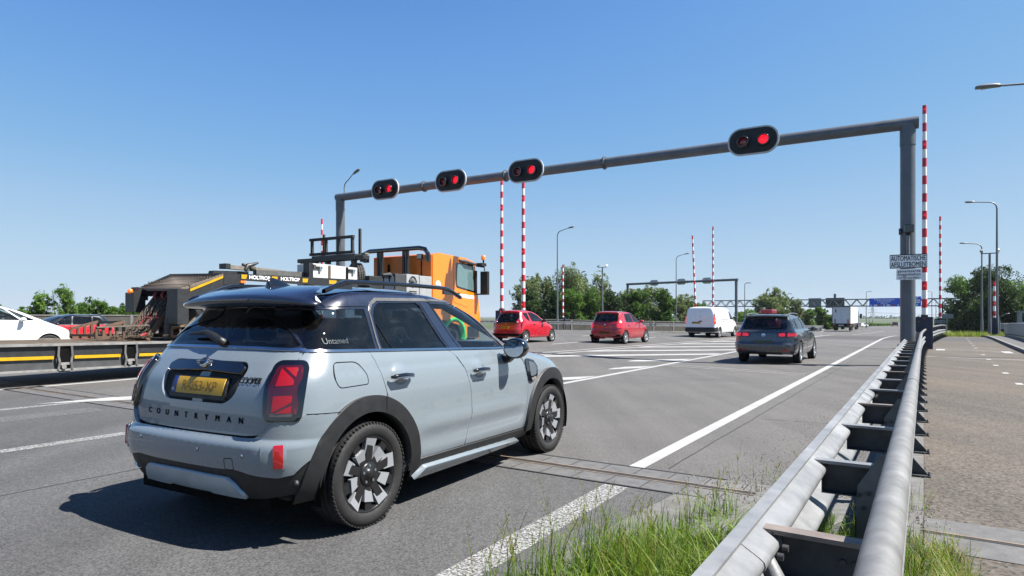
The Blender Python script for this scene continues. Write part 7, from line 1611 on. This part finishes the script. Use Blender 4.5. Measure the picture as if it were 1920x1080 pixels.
for x0, x1, y0, y1, lab in ((2.15, 2.75, .95, 2.1, 'rusty slatted steel cradle left of the chain heap'), (3.55, 4.4, .35, 1.2, 'rusty slatted steel cradle right of the ramp plate')):
    e = empty('cradle', TRO, TYAW, label=lab, cat='cradle'); b = MB()
    for y in (y0, y1):
        b.beam((x0, y, .90), (x1, y, .90), .06, .07, RST); b.beam((x0, y, 1.10), (x1, y, 1.26), .06, .06, RST)
        for k in range(5): x = x0 + (x1 - x0) * k / 4; b.beam((x, y, .88), (x, y, 1.10 + .16 * k / 4), .05, .05, RST, (1, 0, 0))
    for k in range(4): x = x0 + (x1 - x0) * k / 3; b.beam((x, y0, .95), (x, y1, .95), .05, .05, RST)
    b.build('frame', e); b = MB(); b.beam((x1, y0, 1.26), (x1 + .02, y1, 1.24), .06, .06, mat('grey_timber', (.30, .26, .21), .85, var=.3)); b.beam((x0, y0, 1.14), (x1 + .6, y0 - .1, 1.18), .09, .03, MATS['grey_timber']); b.build('loose_board', e)
# tractor
OR = paint('orange_cab_paint', (2.2, .52, .003), dust=.01); ORD = mat('orange_rear_wall', (1.5, .34, .006), .45, var=.12); WB_ = mat('white_toolbox', (1.3, 1.3, 1.26), .5, var=.12, vscale=5, fine=.1); GN_ = mat('green_fender', (.08, 1.3, .30), .35, coat=.5)
tk = empty('tow_truck', TRO, TYAW, label='orange tractor unit with green wheel fender and black pipe frame behind its cab', cat='truck')
cw = 2.95
b = MB(); prof = [(13.27, 3.70), (13.27, 1.25), (14.0, 1.25), (15.3, 1.0), (15.4, .55), (16.35, .50), (16.42, 1.2), (16.36, 1.85), (16.22, 2.30), (16.05, 3.40), (15.92, 3.62), (15.3, 3.72), (13.6, 3.78)]
b.prism(prof, .02, cw, OR); b.build('cab', tk, bevel=.07)
b = MB(); b.prism(rnd([(14.70, 3.50), (15.90, 3.50), (16.0, 2.35), (14.70, 2.52)], [.10, .06, .03, .12]), .004, .03, GLOSSB); b.build('window_surround', tk)
b = MB(); b.prism(rnd([(14.76, 3.44), (15.84, 3.44), (15.92, 2.42), (14.76, 2.58)], [.09, .05, .03, .10]), -.006, .003, mat('teal_side_glass', (.25, .42, .42), .06, coat=1, spec=.8)); b.build('side_window', tk)
b = MB(); b.prism(rnd([(14.58, 3.62), (16.0, 3.60), (16.1, 2.2), (15.5, 1.75), (14.58, 1.95)], .05), .008, .03, OR); b.build('door', tk, bevel=.006)
b = MB(); b.box((15.95, -.02, 2.75), (.03, .05, .5), BLACK); b.box((14.85, -.0, 2.30), (.20, .04, .05), BLACK); b.build('door_handle', tk, bevel=.008)
b = MB(); b.prism([(14.6, 2.30), (15.9, 2.24), (15.9, 2.10), (14.6, 2.16)], .000, .0075, mat('white_letters', (2.2, 2.2, 2.2), .5)); b.build('name_stripe', tk)
b = MB(); text_flat(b, 'HOLTROP', .15, (15.25, -.003, 2.145), (1, 0, 0), (0, 0, 1), mat('stripe_orange', (.75, .1, .02), .5), 1, .002, .0, 1.2); b.build('side_lettering', tk)
b = MB(); b.box((16.02, -.02, 2.8), (.10, .10, .9), BLACK); b.box((16.25, -.32, 2.75), (.16, .34, .95), BLACK); b.box((16.15, -.2, 3.5), (.35, .3, .12), BLACK); b.tube([(16.1, 0, 3.45), (16.25, -.3, 3.4), (16.25, -.3, 3.25)], .03, BLACK, 8); b.tube([(16.1, 0, 2.3), (16.25, -.3, 2.3)], .03, BLACK, 8); b.build('mirror', tk, bevel=.03)
b = MB(); b.tube([(14.9, -.0, 3.60), (15.3, -.10, 3.56), (15.9, -.10, 3.50)], [.05, .07, .05], mat('grey_wind_deflector', (.18, .19, .20), .3), 8); b.build('window_deflector', tk)
b = MB(); b.lathe([(0, .2), (.08, .18), (.10, .08), (.10, 0)], (16.4, -.15, 3.72), (0, 0, 1), AMB, 16); b.cyl((16.4, -.15, 3.45), (16.4, -.15, 3.72), .035, BLACK, 8); b.tube([(16.4, -.15, 3.5), (16.1, .1, 3.5)], .025, BLACK, 6); b.build('beacon', tk)
b = MB(); b.box((13.24, cw / 2, 2.6), (.06, cw - .1, 2.2), ORD); b.box((13.2, .5, 3.0), (.05, .04, 1.0), DULL); b.box((13.2, 1.75, 2.8), (.04, .08, .3), DULL); b.box((13.2, 2.1, 3.2), (.05, .1, .4), DULL); b.build('rear_wall', tk, bevel=.02)
b = MB(); b.tube([(12.95, -.02, 3.40), (12.95, .0, 3.70), (12.95, .12, 3.86), (12.95, .4, 3.92), (12.95, cw - .1, 3.92), (12.95, cw + .15, 3.84), (12.95, cw + .25, 3.70)], .085, GLOSSB, 14)
for y in (.98, 1.15, 2.25, 2.42): b.box((12.97, y, 3.1), (.10, .09, 1.6), DG)
b.build('pipe_frame', tk)
for y in (.28, cw + .0): b = MB(); b.box((12.85, y, 3.58), (.12, .22, .20), BLACK); b.box((12.78, y, 3.58), (.03, .16, .14), WHITEL); b.build('work_lamp', tk, bevel=.01)
b = MB(); b.box((10.9, 1.3, 1.0), (6.2, .9, .3), DULL); b.box((14.8, 1.4, .8), (3.0, 2.4, .7), DULL); b.build('chassis', tk)
for x0, x1, m_, z1, lab in ((9.95, 10.6, DG, 2.72, 'battery_box'), (10.65, 11.15, mat('blue_grey_tank', (.06, .08, .12), .4), 2.75, 'air_tank'), (11.2, 11.75, mat('mid_grey_box', (.12, .125, .13), .5), 2.86, 'tool_box'), (11.78, 12.47, mat('pale_grey_box', (.75, .77, .78), .45), 2.88, 'tool_box'), (12.50, 13.2, mat('pale_grey_box', (.75, .77, .78), .45), 2.86, 'tool_box')):
    b = MB(); b.box(((x0 + x1) / 2, .35, z1 - .65), (x1 - x0, .68, 1.3), m_); b.build(lab, tk, bevel=.015)
b = MB(); 
for dz in (0, .28): b.lathe([(.17, 0), (.20, .004), (.17, .008)], (12.12, .0, 2.62 - dz * 0), (0, -1, 0), DULL, 20)
for k in range(9): a = R(20 * k + 10); b.beam((12.12 + .06 * math.cos(a), .004, 2.52 + .06 * math.sin(a)), (12.12 + .27 * math.cos(a), .004, 2.52 + .26 * math.sin(a)), .012, .018, DULL, (0, 1, 0))
for z in (2.28, 2.22): b.box((12.12, .004, z), (.42, .01, .022), DULL)
b.build('emblem', tk)
b = MB(); b.tube([(10.55, -.02, 2.78), (10.9, -.02, 2.82), (11.0, -.02, 2.75)], [.03, .06, .03], mat('grey_wind_deflector', (.18, .19, .20), .3), 8); b.tube([(10.9, -.0, 2.8), (10.9, 0, 2.5)], .02, DULL, 6); b.build('hose_coupling', tk)
b = MB(); vs = []
for k in range(15):
    a = R(-12 + 14.5 * k * .96); 
    for r_ in (.62, .74): vs += [(14.64 + r_ * math.cos(a), -.02, .62 + r_ * math.sin(a)), (14.64 + r_ * math.cos(a), .5, .62 + r_ * math.sin(a))]
b.add(vs, [(4 * i + p, 4 * i + q, 4 * i + 4 + q, 4 * i + 4 + p) for i in range(14) for p, q in ((0, 2), (1, 0), (2, 3), (3, 1))], GN_, True); b.build('green_fender', tk, recalc=True)
for x in (10.3, 11.65, 14.64):
    for y in (.30, cw - .35):
        wheel(tk, x, y, .52, .52, .30, .29, 10, 'steel')
b = MB(); b.box((16.42, cw / 2, .75), (.08, cw - .1, .5), BLACK); b.prism([(15.5, 1.0), (15.5, .55), (16.3, .55), (16.3, 1.0)], -.005, .02, BLACK); b.build('front_bumper', tk, bevel=.02)
b = MB(); b.lathe([(.0, .03), (.16, .0), (.20, -.1)], (13.6, .0, 2.58), (0, -1, 0), WB_, 20); b.box((13.75, .3, 2.45), (.6, .5, .34), WB_); b.build('white_tank', tk, bevel=.05)
# load carried behind the cab
e = empty('tool_box', TRO, TYAW, label='long white locker with black straps under the black transverse beam', cat='locker'); b = MB(); b.prism([(7.66, 2.30), (7.66, 2.96), (9.45, 2.94), (9.45, 2.30)], .06, .75, WB_); b.build('body', e, bevel=.015)
for x in (8.28, 9.0): b = MB(); b.box((x, .045, 2.6), (.07, .03, .66), RST if x < 8.5 else DULL); b.build('strap', e)
for x in (7.85, 9.2): b = MB(); b.box((x, .04, 2.84), (.26, .04, .07), DG); b.box((x + .05, .03, 2.80), (.08, .05, .14), CHROME); b.build('latch', e)
b = MB(); b.box((7.58, .2, 2.60), (.12, .24, .74), DG); b.box((7.70, .04, 2.86), (.08, .04, .12), RST); b.build('end_post', e)
e = empty('transverse_beam', TRO, TYAW, label='black transverse steel beam with hanging lugs carrying the timber rack', cat='beam'); b = MB(); b.box((9.75, 1.30, 3.33), (.35, 2.0, .19), DG); b.box((9.75, 1.5, 3.30), (.28, 3.1, .13), DG); 
for y in (.1, .5, 1.7, 2.6, 2.9): b.box((9.75, y, 3.20), (.2, .10, .10), DG)
b.build('beam', e, bevel=.01); b = MB(); b.box((9.8, .55, 2.95), (.12, .14, .65), DG); b.box((9.8, 2.35, 2.85), (.14, .14, .85), RST); b.build('support', e)
TWD = mat('weathered_black_timber', (.07, .068, .065), .85, var=.45, vscale=14)
e = empty('timber_rack', TRO, TYAW, label='small dark timber rack standing on the black transverse beam', cat='rack')
for z in (3.50, 4.0): b = MB(); b.box((9.72, 1.5, z), (.10, 2.05, .09), TWD); b.build('rail', e, bevel=.006)
for y in (.56, 1.18, 1.78, 2.45): b = MB(); b.box((9.74, y, 3.75), (.08, .09, .46), TWD); b.build('upright', e, bevel=.006)
for y, z1 in ((.46, 4.28), (2.15, 4.2)): b = MB(); b.box((9.98, y, (3.4 + z1) / 2), (.07, .08, z1 - 3.4), TWD); b.build('stake', e, bevel=.006)
b = MB(); b.box((10.1, .4, 3.46), (.2, .3, .05), mat('pale_timber', (.45, .40, .33), .8)); b.build('wedge', e)
e = empty('spare_tyre', Vector(TRO) + Vector((0, 0, 0)), TYAW, label='upright spare tyre between the white locker and the orange wall', cat='tyre'); t_ = tyre_mesh(.54, .34, .30)
for k in range(60):
    a = 2 * math.pi * k / 60
    for y in (-.11, -.04, .04, .11): M = Matrix.Rotation(-a, 3, 'Y'); t_.box(M @ Vector((0, y, .545)), (.03, .05, .02), mat('dusty_tread', (.16, .155, .15), .8), M)
Mz = Matrix.Rotation(R(62), 3, 'Z'); t_.v = [tuple(Mz @ Vector(v) + Vector((10.1, .75, 2.62))) for v in t_.v]; t_.build('tyre', e)
# ------------------------------------------------------------------ white lorry ahead
lr = empty('articulated_lorry', (52.5 - .839 * 1.25, 98.5 + .545 * 1.25, -.80), 33, label='white box-trailer lorry driving away beyond the grey estate', cat='lorry')
LW = mat('lorry_white_side', (1.35, 1.36, 1.36), .5, var=.08); LB = mat('lorry_rear_doors', (1.5, 1.56, 1.65), .5, var=.06)
b = MB(); b.box((6.8, 0, 2.42), (13.6, 2.5, 2.66), LW); b.build('trailer_body', lr, bevel=.03)
for y in (.62, -.62): b = MB(); b.box((-.03, y, 2.42), (.05, 1.20, 2.56), LB); b.build('rear_door', lr, bevel=.01)
b = MB(); b.box((-.06, 0, 3.72), (.08, 2.54, .08), mat('maroon_frame', (.12, .04, .05), .5)); b.box((-.06, 1.26, 2.4), (.08, .06, 2.7), MATS['maroon_frame']); b.box((-.06, -1.26, 2.4), (.08, .06, 2.7), MATS['maroon_frame']); b.box((-.06, 0, 1.1), (.08, 2.54, .1), DG); b.build('rear_frame', lr)
for y in (.85, -.95): b = MB(); b.box((-.075, y, 1.5), (.03, .18, .6), mat('orange_marker', (.7, .3, .03), .4)); b.build('marker_board', lr)
b = MB(); b.box((-.08, .75, 3.1), (.02, .14, .5), DG); b.build('sticker', lr)
b = MB(); b.box((.1, 0, .62), (.25, 2.3, .22), DG); b.box((1.5, 0, .85), (2.6, 2.0, .25), DULL); b.box((0, 0, .86), (.05, .8, .14), LB); b.build('underrun_bar', lr, bevel=.02)
for y in (1.0, -1.0): b = MB(); b.box((-.05, y, .83), (.06, .35, .14), REDL); b.build('tail_light', lr)
b = MB(); b.box((7.5, -1.2, .8), (4.5, .05, .6), mat('maroon_frame', (.12, .04, .05), .5)); b.box((7, 0, .95), (13, 1.0, .25), DULL); b.build('side_skirt', lr)
for x in (2.0, 3.3, 4.6, 12.0, 14.6):
    for y in (-1.05, 1.05): t_ = tyre_mesh(.5, .3, .28); t_.lathe([(.28, -.05), (0, -.05)], (0, 0, 0), (0, 1, 0), SILVER, 16); t_.v = [(a + x, c + y, d + .5) for a, c, d in t_.v]; t_.build('wheel', lr)
b = MB(); b.prism([(13.9, 3.0), (13.9, .6), (15.9, .6), (15.9, 2.0), (15.5, 3.2)], -1.25, 1.25, mat('lorry_blue_cab', (.05, .12, .32), .3, coat=.6)); b.build('cab', lr, bevel=.05); b = MB(); b.box((15.6, -1.55, 2.3), (.2, .35, .8), BLACK); b.build('mirror', lr, bevel=.03)
# ------------------------------------------------------------------ air between here and the far woods
hz = MB(); hz.box((700, 1100, 4), (5200, 3600, 60), None); o = hz.build('haze'); o['kind'] = 'stuff'; o['label'] = 'thin pale summer haze between the bridge and the far woods'
o.data.materials.clear(); m = bpy.data.materials.new('haze'); m.use_nodes = True; t = m.node_tree; t.nodes.clear(); v = t.nodes.new('ShaderNodeVolumePrincipled'); v.inputs['Color'].default_value = (.86, .92, 1, 1); v.inputs['Density'].default_value = .00009; v.inputs['Anisotropy'].default_value = .2
oo = t.nodes.new('ShaderNodeOutputMaterial'); lk(t, v.outputs[0], oo.inputs['Volume']); o.data.materials.append(m)
